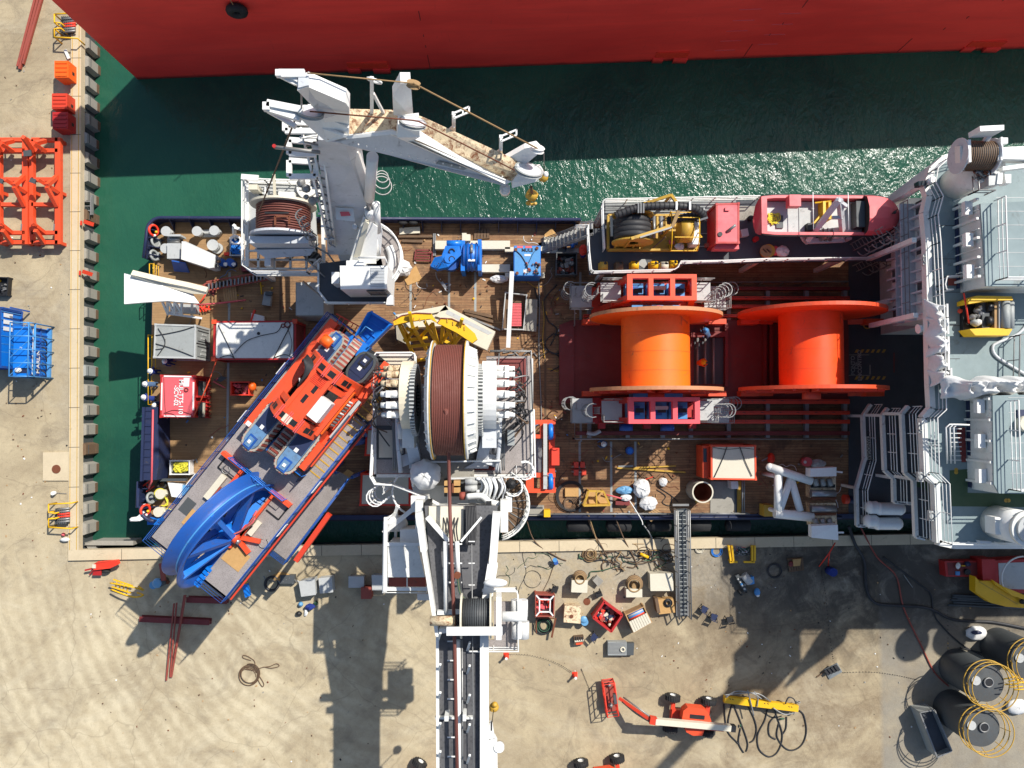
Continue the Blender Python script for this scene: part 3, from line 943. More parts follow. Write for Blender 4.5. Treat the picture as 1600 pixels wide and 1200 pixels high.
m.prail([(898,508),(898,442),(1325,440)],0,1.0,nb=1,r=.06,sp=1.6)
m.prail([(912,629),(898,629),(898,686),(1322,686)],0,1.0,nb=1,r=.06,sp=1.6)
part('guard_rail',m,SK)
def reel(name,label,cxp,R_,rd,ya,yb,z,rimm,nsp,dm='reelorange'):
 c=P(cxp,500,z)
 T=thing(name,label,'reel',V((c.x,(ya+yb)/2,z-R_)),'giant orange pipe reels')
 cy=V((c.x,0,z))
 m=MB(dm)
 n=72
 m.lathe(V((c.x,yb+.1,z)),(0,1,0),[(rd,0),(rd,ya-yb-.2)],n)
 m.m('orange')
 for k in range(1,4):m.ring((c.x,yb+(ya-yb)*k/4,z),(0,1,0),rd+.002,.012,72,4)
 part('drum',m,T)
 for yy,s_ in((ya,1),(yb,-1)):
  m=MB(dm)
  m.lathe(V((c.x,yy,z)),(0,s_,0),[(.6,-.12),(rd*.98,-.12),(R_-.05,-.12)],n,False)
  m.lathe(V((c.x,yy,z)),(0,s_,0),[(R_-.05,.09),(R_*.72,.09),(R_*.7,.02),(.6,.02)],n,False)
  f=part('flange',m,T)
  m=MB(rimm);m.lathe(V((c.x,yy,z)),(0,s_,0),[(R_-.06,-.125),(R_+.02,-.14),(R_+.02,.1),(R_-.06,.1)],n,False)
  part('rim',m,f)
  m=MB('redorange')
  for k in range(nsp):
   t=2*PI*k/nsp;d=V((math.cos(t),0,math.sin(t)))
   a=V((c.x,yy+s_*(.13 if s_<0 else.03),z))
   m.bar(a+d*.5,a+d*(R_-.25),.16,.2 if s_<0 else.1,up=(0,1,0))
  m.cyl(V((c.x,yy+s_*.05,z)),V((c.x,yy+s_*.7,z)),.62,None,28)
  part('spokes',m,f)
 m=MB('cream')
 for k in range(7):
  t=R(60)+k*R(11);m.arc(V((c.x,ya-.135,z)),(0,1,0),R_*.82,.012,t,t+R(5),4,4,(1,0,0))
 part('scuff_mark',m,T)
 return T
yA1=P(1023,480,9.6).y;yB1=P(1023,606,9.6).y
reel('pipe_reel','giant orange pipe reel with worn tan rims, between the two drive towers',1023.5,4.55,2.35,yA1,yB1,5.0,'rimtan',20)
yA2=P(1269,472,10.0).y;yB2=P(1269,604,10.0).y
reel('pipe_reel','giant orange pipe reel with clean orange rims, nearest the white superstructure',1266,4.86,2.12,yA2,yB2,5.1,'orange',20,'reelred')
for cx_,nm in((1023,'left'),(1270,'right')):
 for y0,y1 in((498,506),(611,619)):
  m=MB('orange')
  for sx_ in(-1,1):
   m.cut();x0=cx_+sx_*98;m.pp([(x0-14,y0),(x0+14,y0),(x0+14,y1),(x0-14,y1)],.95,1.9)
   a=P(x0,(y0+y1)/2,1.4);b=P(cx_+sx_*60,(y0+y1)/2,1.4);m.bar(a,b+V((0,0,-.5)),.35,.3)
  part('saddle',m,SK)
def tower(label,x0,y0,x1,y1,zt,frame,base,nb,south):
 a=P(x0,y0,zt);b=P(x1,y1,zt)
 T=thing('drive_tower',label,'tower',V(((a.x+b.x)/2,(a.y+b.y)/2,.95)),'reel drive towers')
 X0,X1,Y1,Y0=a.x,b.x,a.y,b.y
 m=MB(frame)
 w_=.28
 for yy in(Y0,Y1-w_):m.box(X0,yy,zt-.5,X1,yy+w_,zt)
 L=X1-X0
 for k,wd in((0,.36),(.33,.32),(.665,.32),(1,.34)):
  xx=X0+(L-wd)*k;m.box(xx,Y0+w_,zt-.5,xx+wd,Y1-w_,zt-.003)
 part('top_frame',m,T)
 m=MB(base)
 for xx in(X0,X1-.4):
  for yy in(Y0,Y1-.4):
   m.bar((xx+.2+(-1.2 if xx==X0 else 1.2),yy+.2,.95),(xx+.2,yy+.2,zt-.5),.4)
 for xx in(X0-1.6,X1-1.2):m.box(xx,Y0-.1,.95,xx+2.8,Y1+.1,1.5)
 m.bar((X0-.9,Y0+.2,2.2),(X1+.9,Y0+.2,2.2),.4);m.bar((X0-.9,Y1-.2,2.2),(X1+.9,Y1-.2,2.2),.4)
 m.bar((X0-.6,Y0+.2,4.4),(X1+.6,Y0+.2,4.4),.35);m.bar((X0-.6,Y1-.2,4.4),(X1+.6,Y1-.2,4.4),.35)
 for k in range(5):
  q=X0-1.2+k*(L+2)/4;m.box(q,(Y0-.45) if south else Y1,1.0,q+.5,Y0 if south else Y1+.45,1.6)
 part('leg_frame',m,T)
 m=MB('ltblue')
 yc=(Y0+Y1)/2
 for k in(.18,.5,.8):
  m.cut();xx=X0+L*k
  m.m('ltblue').box(xx-.62,Y0+.3,4.6,xx+.62,Y1-.3,5.4)
  m.m('bluepaint').box(xx-.5,Y0+.55,5.4,xx+.2,Y1-.55,5.8)
  m.m('black').box(xx-.1,yc-.15,5.8,xx+.45,yc+.15,5.95)
 m.m('ltgrey').box(X0+L*.4,yc+.05,5.9,X0+L*.62,yc+.3,6.1)
 m.m('ltblue').box(X0+.7,(Y1+.02) if south else(Y0-.35),3.6,X1-.6,(Y1+.3) if south else(Y0-.02),5.2)
 if south:m.m('bluepaint').cyl((X0+.8,Y0-.6,1.8),(X0+.8,Y0-.1,1.8),.5);m.cyl((X1-.9,Y0-.6,1.8),(X1-.9,Y0-.1,1.8),.5)
 part('drive_unit',m,T)
 m=MB('galv')
 for s_ in(-1,1):
  m.cut();xe=X0 if s_<0 else X1
  m.m('ltgrey').box(xe+s_*.1,Y0+.2,5.3,xe+s_*1.5,Y1-.2,5.36)
  m.m('galv')
  p0=V((xe+s_*.2,Y0+.1,5.36));p1=V((xe+s_*1.5,Y0+.1,5.36));p2=V((xe+s_*1.5,Y1-.1,5.36));p3=V((xe+s_*.2,Y1-.1,5.36))
  m.rail([p0,p1,p1.lerp(p2,.3)],1.1,.045,3,.8);m.rail([p3,p2,p2.lerp(p3,.01)],1.1,.045,3,.8)
  base_=V((xe+s_*1.75,(Y0+Y1)/2,3.0));top_=base_+V((0,0,3.4))
  m.ladder(base_,top_,side=(0,1,0));m.hoops(base_+V((0,0,.6)),top_,(s_,0,0),.95,.035,.6)
  m.m('ltgrey').box(xe+s_*1.8,Y0,2.7,xe+s_*3.4,Y1,2.76);m.m('galv')
  m.rail([V((xe+s_*1.8,Y0,2.76)),V((xe+s_*3.4,Y0,2.76)),V((xe+s_*3.4,Y1,2.76))],1.1,.04,3,.9)
  b2=V((xe+s_*3.0,Y1-.5,.3));m.ladder(b2,b2+V((0,0,3.4)),side=(0,1,0));m.hoops(b2+V((0,0,1.2)),b2+V((0,0,3.6)),(s_,.3,0),.95,.035,.6)
 part('access_ladder',m,T)
tower('orange reel drive tower above the left reel, with open three-bay top',980,428,1089,469,7.4,'orange','redorange',3,False)
tower('pink topped reel drive tower below the left reel',982,620.5,1094,662,7.4,'towerpink','red',3,True)
# == HEAVY CRANE with the big rope drum, boom laid out over the quay
HC=thing('heavy_crane','big white heavy crane with a brown rope drum, its boom laid out over the quay','crane',P(715,700,0))
PZ=8.6
def pt(x,y,z):return P(x,y,z)
m=MB('white');c=P(712,745,PZ);m.vc((c.x,c.y,0),2.6,PZ-.4,40);m.vc((c.x,c.y,PZ-1.4),3.0,.5,40)
part('pedestal',m,HC)
m=MB('deckgrey')
m.m('grating').pp([(587,556),(646,556),(646,600),(760,600),(760,556),(829,556),(829,740),(587,740)],PZ-.25,PZ)
m.m('dkgrey');m.pp([(588,665),(632,665),(632,718),(588,718)],PZ,PZ+.03)
m.m('reddeck');m.pp([(776,560),(822,560),(822,612),(776,612)],PZ,PZ+.03);m.pp([(712,722),(778,722),(778,735),(712,735)],PZ,PZ+.06)
m.m('cream').pp([(594,558),(640,558),(640,590),(594,590)],PZ,PZ+.03);m.pp([(592,672),(618,672),(618,715),(592,715)],PZ,PZ+.05)
m.m('dullyellow').pp([(589,576),(595,576),(595,640),(589,640)],PZ,PZ+.5)
part('platform',m,HC)
m=MB('white')
m.pp([(584,551),(648,551),(648,556),(584,556)],PZ-.3,PZ+.05);m.pp([(584,556),(588,556),(588,745),(584,745)],PZ-.3,PZ+.05)
m.pp([(829,560),(833,560),(833,742),(829,742)],PZ-.3,PZ+.05);m.pp([(584,741),(833,741),(833,746),(584,746)],PZ-.3,PZ+.05)
part('platform_edge',m,HC)
m=MB('whiteclean')
m.prail([(648,575),(648,554),(644,551),(588,551),(584,556),(584,640),(578,745),(585,757),(612,758)],PZ,1.1,r=.06,nb=3)
m.prail([(834,640),(837,745),(700,748),(700,790)],PZ,1.1,r=.06)
m.prail([(645,760),(645,726),(655,722),(782,720),(782,738)],PZ,1.1,r=.06)
m.m('galv').prail([(766,548),(830,548),(832,640)],PZ,1.1,r=.045)
for dx,dy in((780,552),(770,560)):m.tube([P(dx,dy,PZ+1),P(dx-3,dy+32,PZ+2)],.05,5)
m.m('whiteclean').prail([(612,758),(660,776),(690,792)],PZ,1.1,r=.05)
part('platform_railing',m,HC)
DZ=PZ+2.6;c=P(700,625,DZ);RW=3.38
ra=P(672,0,DZ+RW).x;rb=P(727,0,DZ+RW).x+.25
xl,xr=P(672,625,DZ+3).x,P(725,625,DZ+3).x
m=MB('black')
m.lathe((xl,c.y,DZ),(1,0,0),[(RW-.12,0),(RW-.12,xr-xl)],64)
nw=17;m.m('wire')
for i in range(nw):
 x=xl+.1+(xr-xl-.2)*(i+.5)/nw
 m.ring((x,c.y,DZ),(1,0,0),RW-.07,.056,64,6)
part('wire_rope',m,HC)
m=MB('white')
for xx,s_ in((xl,-1),(xr,1)):
 m.cut();e=.55 if s_<0 else 1.0
 m.lathe((xx,c.y,DZ),(s_,0,0),[(RW-.2,-.02),(RW+.22,-.02),(RW+.22,.12),(RW-.25,.2),(RW-.45,.65*e),(RW*.55,.8*e),(.4,.85*e)],56,False)
 for k in range(28):
  t=2*PI*k/28;d=V((0,math.cos(t),math.sin(t)));q=V((xx,c.y,DZ))
  m.bar(q+d*(RW-.18)+V((s_*.12,0,0)),q+d*(RW-.42)+V((s_*.62*e,0,0)),.04,.22,up=d)
DR=part('drum_flange',m,HC)
m=MB('reelorange');m.m('dullyellow')
for xx in(xl+.0,xr):m.lathe((xx,c.y,DZ),(1,0,0),[(RW+.1,-.03),(RW+.235,-.03),(RW+.235,.03),(RW+.1,.03)],56,False)
part('flange_edge',m,DR)
m=MB('dkgrey')
for xx,s_ in((P(653,0,DZ+1).x,-1),(P(749,0,DZ+1).x,1)):
 m.cut()
 m.lathe((xx,c.y,DZ),(s_,0,0),[(1.0,0),(2.1,0),(2.1,.26),(1.0,.26)],60,False)
 m.m('ltgrey')
 for k in range(60):
  t=2*PI*k/60;d=V((0,math.cos(t),math.sin(t)));q=V((xx+s_*.13,c.y,DZ));m.bar(q+d*2.0,q+d*2.2,.28,.1,up=d)
 m.m('dkgrey')
part('gear_ring',m,HC)
for s_,xx,mm_,lab in((-1,P(637,0,DZ+1.5).x,'creamrust','rusty cream winch housing'),(1,P(765,0,DZ+1.5).x,'whiteclean',None)):
 m=MB(mm_)
 n=20;Ri,Ro,wd=1.2,2.1,.36+(.07 if s_>0 else 0)
 vs=[]
 for k in range(n+1):
  t=-.35+(PI+.5)*k/n
  for r_ in(Ri,Ro):
   for o_ in(-wd,wd):vs.append(V((xx+o_,c.y+.3+math.cos(t)*r_,DZ-.3+math.sin(t)*r_)))
 fs=[]
 for k in range(n):
  b=k*4
  for i,j in((0,1),(1,3),(3,2),(2,0)):fs.append((b+i,b+j,b+4+j,b+4+i))
 fs+=[(0,1,3,2),(4*n,4*n+1,4*n+3,4*n+2)]
 m.add(vs,fs)
 m.m('white' if s_<0 else 'pale').box(xx-wd,c.y-2.9,PZ,xx+wd,c.y-1.2,DZ+.1)
 hs=part('winch_housing',m,HC,lab)
 m=MB('rustwhite' if s_<0 else 'white')
 for k in range(6):
  m.cut();t=.42+k*.38;q=V((xx+s_*wd,c.y+.3+math.cos(t)*1.72,DZ-.3+math.sin(t)*1.72))
  m.m('rustwhite' if s_<0 and k<3 else 'whiteclean')
  m.cyl(q,q+V((s_*.55,0,0)),.23,None,14);m.cyl(q+V((s_*.55,0,0)),q+V((s_*1.1,0,0)),.17,None,12)
  m.box(q.x+s_*.5,q.y-.2,q.z,q.x+s_*.75,q.y+.2,q.z+.38)
  m.m('hose');m.cyl(q+V((s_*1.3,0,0)),q+V((s_*1.42,0,0)),.13)
 part('hydraulic_motor',m,hs)
 m=MB('hose')
 for k in range(24 if s_>0 else 15):
  t=.42+random.uniform(0,2.0);q=V((xx+s_*(wd+1.0),c.y+.3+math.cos(t)*1.72,DZ-.3+math.sin(t)*1.72))
  e=V((xx+s_*(wd+random.uniform(1.3,2.0)),q.y-random.uniform(-.3,1.6),PZ+random.uniform(.1,1.8)))
  md=q.lerp(e,.4)+V((s_*random.uniform(.2,.5),random.uniform(-.5,.3),random.uniform(.2,.7)))
  m.m(random.choice(['hose','hose','galv','hosebrown']));m.tube(smooth([q,md,e,e+V((-s_*.8,-random.uniform(.3,1.2),-.1))],5),.045,5)
 part('hydraulic_hoses',m,hs)
m=MB('pale')
for s_,X_ in((-1,637),(1,765)):
 m.cut()
 def q_(dx,y,z):return P(X_+s_*dx,y,z)
 m.bar(q_(2,655,PZ+1.8),q_(-12,718,PZ+.5),.7,.7)
 m.bar(q_(-14,712,PZ+.4),q_(12,722,PZ+.3),.7,.5)
 m.plate([q_(-5,690,PZ+1.2),q_(-22,722,PZ+.5),q_(-40,732,PZ+.4),q_(-2,732,PZ+.4)],.3)
 for k in range(2):
  a=q_(3+9*k,660,PZ+1.8);b=q_(1+8*k,708,PZ+1.0)
  m.m('whiteclean').cyl(a,a.lerp(b,.5),.2,None,12);m.m('steel').cyl(a.lerp(b,.5),b,.13,None,10);m.m('pale')
 m.tube(smooth([q_(16,650,PZ+1.6),q_(15,690,PZ+1.2),q_(11,738,PZ+.6)],5),.15,8)
 m.m('galv')
 for k in range(3):m.tube(smooth([q_(20+k*2,655,PZ+1),q_(19+k*2,690,PZ+.8),q_(17+k*3,735,PZ+.4)],4),.05,5)
 m.m('pale')
m.m('concretegrey').box(xl-.4,c.y-5.4,PZ,xr+.4,c.y-3.2,PZ+.3)
part('winch_frame',m,HC)
m=MB('grey');m.pp([(793,672),(804,672),(804,696),(793,696)],PZ,PZ+1.5);part('cabinet',m,HC)
m=MB('white')
m.pp([(642,775),(668,775),(668,790),(775,790),(775,775),(800,775),(800,800),(642,800)],PZ+.3,PZ+1.5)
for x in(655,788):m.cut();m.pp([(x-6,782),(x+6,782),(x+6,832),(x-6,832)],PZ+.8,PZ+2.6)
m.m('black')
for x in(668,764):m.pp([(x-4,784),(x+4,784),(x+4,808),(x-4,808)],PZ+1,PZ+2.7)
part('boom_pivot',m,HC)
m=MB('dkgrey');m.pp([(694,748),(780,746),(780,775),(694,776)],PZ+.1,PZ+.4)
m.m('osb')
for x in(699,714):
 for y in(755,766):m.pp([(x-5,y-4),(x+5,y-4),(x+5,y+4),(x-5,y+4)],PZ+.4,PZ+1.2)
m.m('rust');m.pp([(706,756),(709,756),(709,770),(706,770)],PZ+.4,PZ+1.3)
m.m('ltgrey');m.cyl(P(727,753,PZ+1.2),P(746,752,PZ+1.2),.22);m.cyl(P(727,764,PZ+1.2),P(746,763,PZ+1.2),.22)
m.m('whiteclean');m.arc(P(744,758,PZ+1.4),(0,0,1),.42,.12,-PI/2,PI/2,8,6,(1,0,0));m.tube(smooth([P(730,776,PZ+1.8),P(752,775,PZ+2),P(764,784,PZ+2),P(780,788,PZ+2)],5),.2,8)
m.m('brickred').cyl(P(718,775,PZ+1.5),P(727,775,PZ+1.5),.25)
for k in range(14):
 x=756+k*2.6;m.m(random.choice(['whiteclean','pale','whiteclean','hose'])).tube(smooth([P(x-4,746+random.uniform(0,4),PZ+1.6),P(x+random.uniform(-2,4),762,PZ+2.0),P(x-10+random.uniform(0,8),782,PZ+1.6)],5),.07,6)
for k in range(7):m.m(random.choice(['whiteclean','galv','black'])).ball(P(random.uniform(756,800),random.uniform(752,788),PZ+1.2),random.uniform(.25,.45),8,jit=.1)
part('hydraulic_gear',m,HC)
m=MB('tarp');m.ball(P(665,742,PZ+1.2),.95,26,(1,1,.8),.1);m.vc(P(665,742,PZ),.8,.8)
part('wrapped_drum',m,HC)
m=MB('whiteclean')
for(x,y,ou) in((612,757,(-.7,-.7,0)),(805,728,(1,0,0)),(790,745,(1,-.6,0))):
 m.cut();b=P(x,y,PZ-2.6);m.ladder(b,b+V((0,0,3.9)),side=(0,1,0));m.hoops(b+V((0,0,1.2)),b+V((0,0,4.2)),ou,1.1,.05,.8)
part('hoop_ladder',m,HC)
m=MB('white')
cw=P(770,785,PZ);m.arc(cw,(0,0,1),2.2,.05,-R(75),R(60),14,6,(1,0,0));m.arc(cw+V((0,0,.5)),(0,0,1),2.25,.06,-R(75),R(60),14,6,(1,0,0));m.arc(cw+V((0,0,1.0)),(0,0,1),2.3,.055,-R(75),R(60),14,6,(1,0,0))
m.m('oldwood');pts=[cw+V((math.cos(t),math.sin(t),0))*2.1 for t in[R(-70+13*k) for k in range(10)]]+[cw+V((math.cos(t),math.sin(t),0))*1.3 for t in[R(47-13*k) for k in range(10)]]
m.prism(pts,PZ-.1,PZ)
for k in range(16):t=R(-72+8.4*k);d=V((math.cos(t),math.sin(t),0));m.m('galv' if k%2 else 'hosebrown').bar(cw+d*1.25+V((0,0,.03)),cw+d*2.15+V((0,0,.03)),.05,.05);m.m('whiteclean').tube([cw+d*2.22,cw+d*2.28+V((0,0,1))],.035,4)
m.cut();m.m('whiteclean').arc(P(650,768,PZ),(0,0,1),1.5,.07,PI*.75,PI*1.35,10,6,(1,0,0))
part('side_walkway',m,HC)
# ---- boom
BZ=12.4
m=MB('trackgrate')
m.plate([(663,790,BZ-.9),(778,790,BZ-.9),(745,985,BZ),(684,985,BZ)],.1)
m.plate([(685,985,BZ),(748,985,BZ),(750,1290,BZ),(686,1290,BZ)],.1)
m.m('cream').plate([(670,791,BZ-.8),(724,791,BZ-.8),(724,846,BZ-.4),(700,846,BZ-.4),(670,808,BZ-.7)],.1)
m.m('trackgrate').plate([(735,985,BZ-.02),(762,985,BZ-.02),(762,1290,BZ-.02),(738,1290,BZ-.02)],.1)
part('boom_walkway',m,HC)
m=MB('whiteclean')
def cbar(m,a,b,w_,h_):m.bar(P(*a),P(*b),w_,h_)
cbar(m,(655,800,BZ),(663,860,BZ),.35,.8);cbar(m,(663,860,BZ),(684,990,BZ),.22,.8);cbar(m,(684,990,BZ),(685,1290,BZ),.16,.7)
cbar(m,(776,800,BZ),(770,880,BZ),.45,.9);cbar(m,(770,880,BZ),(757,960,BZ),.6,.9);cbar(m,(757,960,BZ),(757,1290,BZ),.5,.9)
cbar(m,(668,808,BZ-.3),(702,846,BZ),.25,.4);cbar(m,(720,846,BZ),(752,808,BZ-.3),.12,.4)
m.pp([(683,955),(765,952),(765,958),(683,961)],BZ,BZ+.35);m.pp([(686,983),(770,978),(770,984),(686,990)],BZ-.2,BZ+.5)
m.m('white').pp([(680,1121),(740,1121),(740,1124),(680,1124)],BZ,BZ+.3)
for y in(1000,1048,1092,1140,1184):m.bar(P(685,y,BZ+.1),P(688,y-10,BZ+1.1),.12)
for y in(1012,1048,1094,1140,1188):m.bar(P(730,y+4,BZ+.1),P(734,y-8,BZ+1.1),.12)
for y in(1114,):m.box(P(700,0,BZ).x,P(0,y+8,BZ).y,BZ,P(706,0,BZ).x,P(0,y,BZ).y,BZ+.9)
m.box(P(727,0,BZ).x,P(0,1122,BZ).y,BZ,P(732,0,BZ).x,P(0,1112,BZ).y,BZ+.9)
part('boom_chord',m,HC)
m=MB('whiteclean')
for x0,y0,x1,y1 in((696,846,697,958),(714,846,716,900),(716,1000,718,1290)):
 m.tube([P(x0,y0,BZ+.3),P(x1,y1,BZ+.3)],.14,8)
for k in range(3):
 y=850+k*30;m.tube([P(694,y,BZ+.2),P(722,y,BZ+.2)],.05,4)
for k in range(7):
 y=1002+k*30;m.tube([P(699,y,BZ+.2),P(716,y,BZ+.2)],.045,4)
for k in range(3):y=846+k*34;m.tube([P(732,y,BZ+.2),P(742,y,BZ+.2)],.04,4)
m.m('galv');m.tube([P(722,1000,BZ+.4),P(723,1290,BZ+.4)],.05,5);m.tube([P(737,850,BZ+.6),P(741,1290,BZ+.6)],.03,5)
m.m('rust').vc(P(715,897,BZ+.2),.2,.4,10)
part('boom_piping',m,HC)
m=MB('hose')
for k in range(7):
 x=728+k*2.4;m.tube(smooth([P(x,790,BZ-.4),P(x+1,820,BZ-.1),P(x+random.uniform(-2,2),852,BZ+.2)],4),.06,5)
for k in range(5):m.tube(smooth([P(690+k*7,800,BZ-1),P(697+k*4,825,BZ-.2),P(700+k*4,848,BZ+.2)],4),.045,5)
for k in range(5):m.m(random.choice(['hose','greenhose','hosebrown'])).tube(smooth([P(714+k,897,BZ+.4),P(718+k,925,BZ+.5),P(728+k*2,940,BZ+.6),P(738+k*3,948,BZ+.6)],5),.05,5)
for k in range(8):m.m(random.choice(['brickred','hose','galv'])).ball(P(random.uniform(715,745),random.uniform(936,950),BZ+.5),random.uniform(.12,.25),8,jit=.1)
for k in range(4):m.m('hose').tube([P(700+5*k,965,BZ+.3),P(712+3*k,978,BZ+.3)],.04,5)
part('boom_hoses',m,HC)
m=MB('wire');top=V((P(700,0,DZ).x,c.y-RW*.75,DZ+RW*.66))
m.tube([V((P(697,640,DZ+RW).x,c.y-.6,DZ+RW-.02)),P(701,712,DZ+.9),P(703,800,DZ+1.8),P(710,985,DZ+2.1),P(716,1290,DZ+2.2)],.11,8)
part('hoist_rope',m,HC)
m=MB('dkgrey');q=P(744,962,BZ+1.0);m.cyl(q-V((.75,0,0)),q+V((.75,0,0)),.95,None,32)
m.m('black')
for k in range(12):m.ring(q+V((-.7+k*.127,0,0)),(1,0,0),.96,.03,32,4)
m.m('cream')
for s_ in(-1,1):m.lathe(q+V((s_*.78,0,0)),(s_,0,0),[(0,0),(1.25,0),(1.25,.1),(0,.1)],32,False)
m.m('whiteclean').bar(q+V((-1.6,-.5,1.25)),q+V((1.5,-.5,1.25)),.45,.15);m.bar(q+V((1.3,1.2,0)),q+V((1.3,-1.2,0)),.3,1.2)
m.m('rustwhite').cyl(q+V((-2.6,-.2,.3)),q+V((-1.2,-.2,.3)),.28);m.m('whiteclean').cyl(q+V((1.5,0,.2)),q+V((2.9,0,.2)),.28);m.ball(q+V((1.1,1.9,.2)),.7,14,(1,.35,.6))
part('auxiliary_winch',m,HC)
m=MB('grating');m.pp([(772,940),(808,940),(808,1016),(748,1016),(748,1000),(772,1000)],BZ-.9,BZ-.8)
part('winch_platform',m,HC)
m=MB('whiteclean');m.prail([(754,924),(807,924),(809,930),(810,1018),(732,1018),(734,1010)],BZ-.9,1.1,r=.06)
part('winch_railing',m,HC)
m=MB('tarp')
for x,y in((807,950),(816,950),(808,984),(818,984)):m.cut();m.cyl(P(x,y-13,BZ-.6),P(x,y+13,BZ-.6),.34,None,16)
m.m('whiteclean').pp([(811,937),(815,937),(815,998),(811,998)],BZ-.2,BZ)
part('life_raft',m,HC)
CZ=9.6
m=MB('white');m.pp([(606,850),(652,850),(664,902),(606,902)],CZ-2.4,CZ)
m.m('whiteclean').pp([(625,828),(655,826),(658,850),(625,850)],CZ-2,CZ-.4)
part('cabin',m,HC)
m=MB('brickred');m.pp([(607,903),(665,903),(665,918),(607,918)],CZ-2.6,CZ-1.6);m.m('whiteclean').pp([(635,903),(637,903),(637,918),(635,918)],CZ-1.6,CZ-1.55);part('cabin_porch',m,HC)
m=MB('whiteclean');m.prail([(612,805),(600,815),(598,926),(666,926)],CZ-2.6,2.6,nb=3,r=.05,sp=2.5);m.bar(P(601,850,CZ),P(661,850,CZ),.2);m.bar(P(601,920,CZ),P(668,920,CZ),.2);m.bar(P(603,808,CZ),P(602,924,CZ),.22)
m.bar(P(600,832,CZ-1),P(652,790,PZ+.6),.28);m.bar(P(603,840,CZ-2.4),P(622,790,PZ),.2);m.bar(P(618,840,CZ-2.4),P(620,790,PZ),.16)
m.m('white').pp([(652,928),(672,928),(672,938),(652,938)],CZ-2.6,CZ-2.2)
part('cabin_frame',m,HC)
m=MB('tarp')
for x in(612,624):m.cut();m.ball(P(x,818,CZ-1.6),.55,14,(1,1,.9),.06)
part('radar_dome',m,HC)
m=MB('whiteclean')
T=thing('jib_crane','white tapered crane jib tip with small yellow hook beside the boom','crane',P(768,1200,BZ-1))
m.plate([(760,1160,BZ),(770,1154,BZ),(773,1154,BZ),(777,1162,BZ),(778,1290,BZ),(758,1290,BZ)],.7)
m.plate([(765,1130,BZ),(769,1130,BZ),(773,1155,BZ),(762,1155,BZ)],.4)
m.m('black').plate([(767,1128,BZ+.05),(769,1128,BZ+.05),(769,1142,BZ+.05),(767,1142,BZ+.05)],.1)
m.m('whiteclean').vc(P(780,1165,BZ-.2),.3,.3,12)
part('jib',m,T)
m=MB('black');m.tube([P(769,1128,BZ),P(771,1110,BZ-1.5)],.03,4);m.m('dullyellow').ball(P(772,1105,BZ-2),.3,12,(1,1,.9));m.ball(P(773,1101,BZ-1.8),.2,8);m.arc(P(771,1109,BZ-2),(0,1,0),.2,.05,0,PI*1.5,8,6,(1,0,0))
part('hook',m,T)
# == KNUCKLE BOOM CRANE (white, port side)
KC=thing('knuckle_crane','white knuckle boom deck crane with rusty jib reaching over the green water','crane',P(570,420,0))
z8=7.6
m=MB('white');c=P(556,392,z8);m.vc((c.x,c.y,0),1.25,z8-.3,32)
part('pedestal',m,KC)
m=MB('white');c2=P(575,405,z8)
pts=[c2+V((math.cos(t),math.sin(t),0))*2.3 for t in[R(-65+150*k/14) for k in range(15)]]
m.m('grating').prism(pts+[c2],z8-.15,z8)
m.m('whiteclean')
for h_ in(.1,.55,1.05):m.tube([p+V((0,0,h_)) for p in pts],.06 if h_!=.55 else.045,6)
for p in pts[::2]:m.tube([p,p+V((0,0,1.05))],.035,4)
m.m('tarp').arc(c2+V((0,0,.1)),(0,0,1),1.6,.3,R(-60),R(30),10,6,(1,0,0))
part('slew_platform',m,KC)
m=MB('deckdark')
zz=z8+3.2
m.plate([(498,412,z8),(595,400,z8),(610,472,z8),(512,472,z8),(498,455,z8)],.15);m.m('whiteclean')
for a,b in(((498,412),(498,455)),((498,455),(512,473)),((512,473),(612,474)),((612,474),(606,440))):m.bar(P(a[0],a[1],z8),P(b[0],b[1],z8),.12,.3)
part('machinery_deck',m,KC)
m=MB('whiteclean')
m.pp([(531,415),(541,415),(541,407),(568,407),(568,415),(606,415),(604,451),(532,452)],z8,zz)
cb=part('operator_cab',m,KC)
m=MB('pale')
for k in range(14):m.pp([(579,418+k*2.3),(601,418+k*2.3),(601,419.3+k*2.3),(579,419.3+k*2.3)],zz,zz+.08)
part('vent_louvres',m,cb)
m=MB('glass');a=P(571,452,zz);b=P(601,452,zz);m.box(a.x,a.y-.06,z8+1.2,b.x,a.y-.02,zz-.3);part('window',m,cb)
m=MB('whiteclean');m.rail([P(512,476,z8),P(612,476,z8),P(613,460,z8)],1.0,.045,3,1.5);m.pp([(606,458),(614,462),(614,476),(603,476)],z8+.6,z8+1.2)
m.pp([(518,425),(530,425),(530,443),(518,443)],z8,z8+1.6)
m.rail([P(563,405,zz),P(604,405,zz),P(606,412,zz)],.6,.04,2,1.2)
part('cab_railing',m,KC)
m=MB('pale')
def solid(m,quads):
 """loft through rings of 4 (px,py,z) points"""
 rs=[[P(*p) for p in q] for q in quads]
 for a,b in zip(rs,rs[1:]):
  m.hexa(a,b)
zt=20.0
m=MB('pale')
solid(m,[[(512,398,z8+.4),(595,398,z8+.4),(598,360,z8+.4),(516,350,z8+.4)],[(508,322,12),(574,325,12),(575,300,12),(508,295,12)],[(498,250,17),(552,262,17),(566,235,17),(500,222,17)],[(497,218,20),(538,224,20),(566,196,20),(500,190,20)]])
bm=part('main_boom',m,KC)
m=MB('whiteclean');m.plate([(545,412,zz-.6),(588,412,zz-.8),(590,355,zz+.5),(568,338,zz+1.2)],.3)
m.m('cream').plate([(552,402,zz-.3),(570,345,zz+1.3),(576,350,zz+1.2),(562,402,zz-.3)],.4)
m.m('whiteclean').vc(P(556,356,11),.15,.4)
m.plate([(544,226,19),(560,240,18),(580,300,13.5),(572,310,13),(556,296,14)],.6)
part('boom_cheek',m,KC)
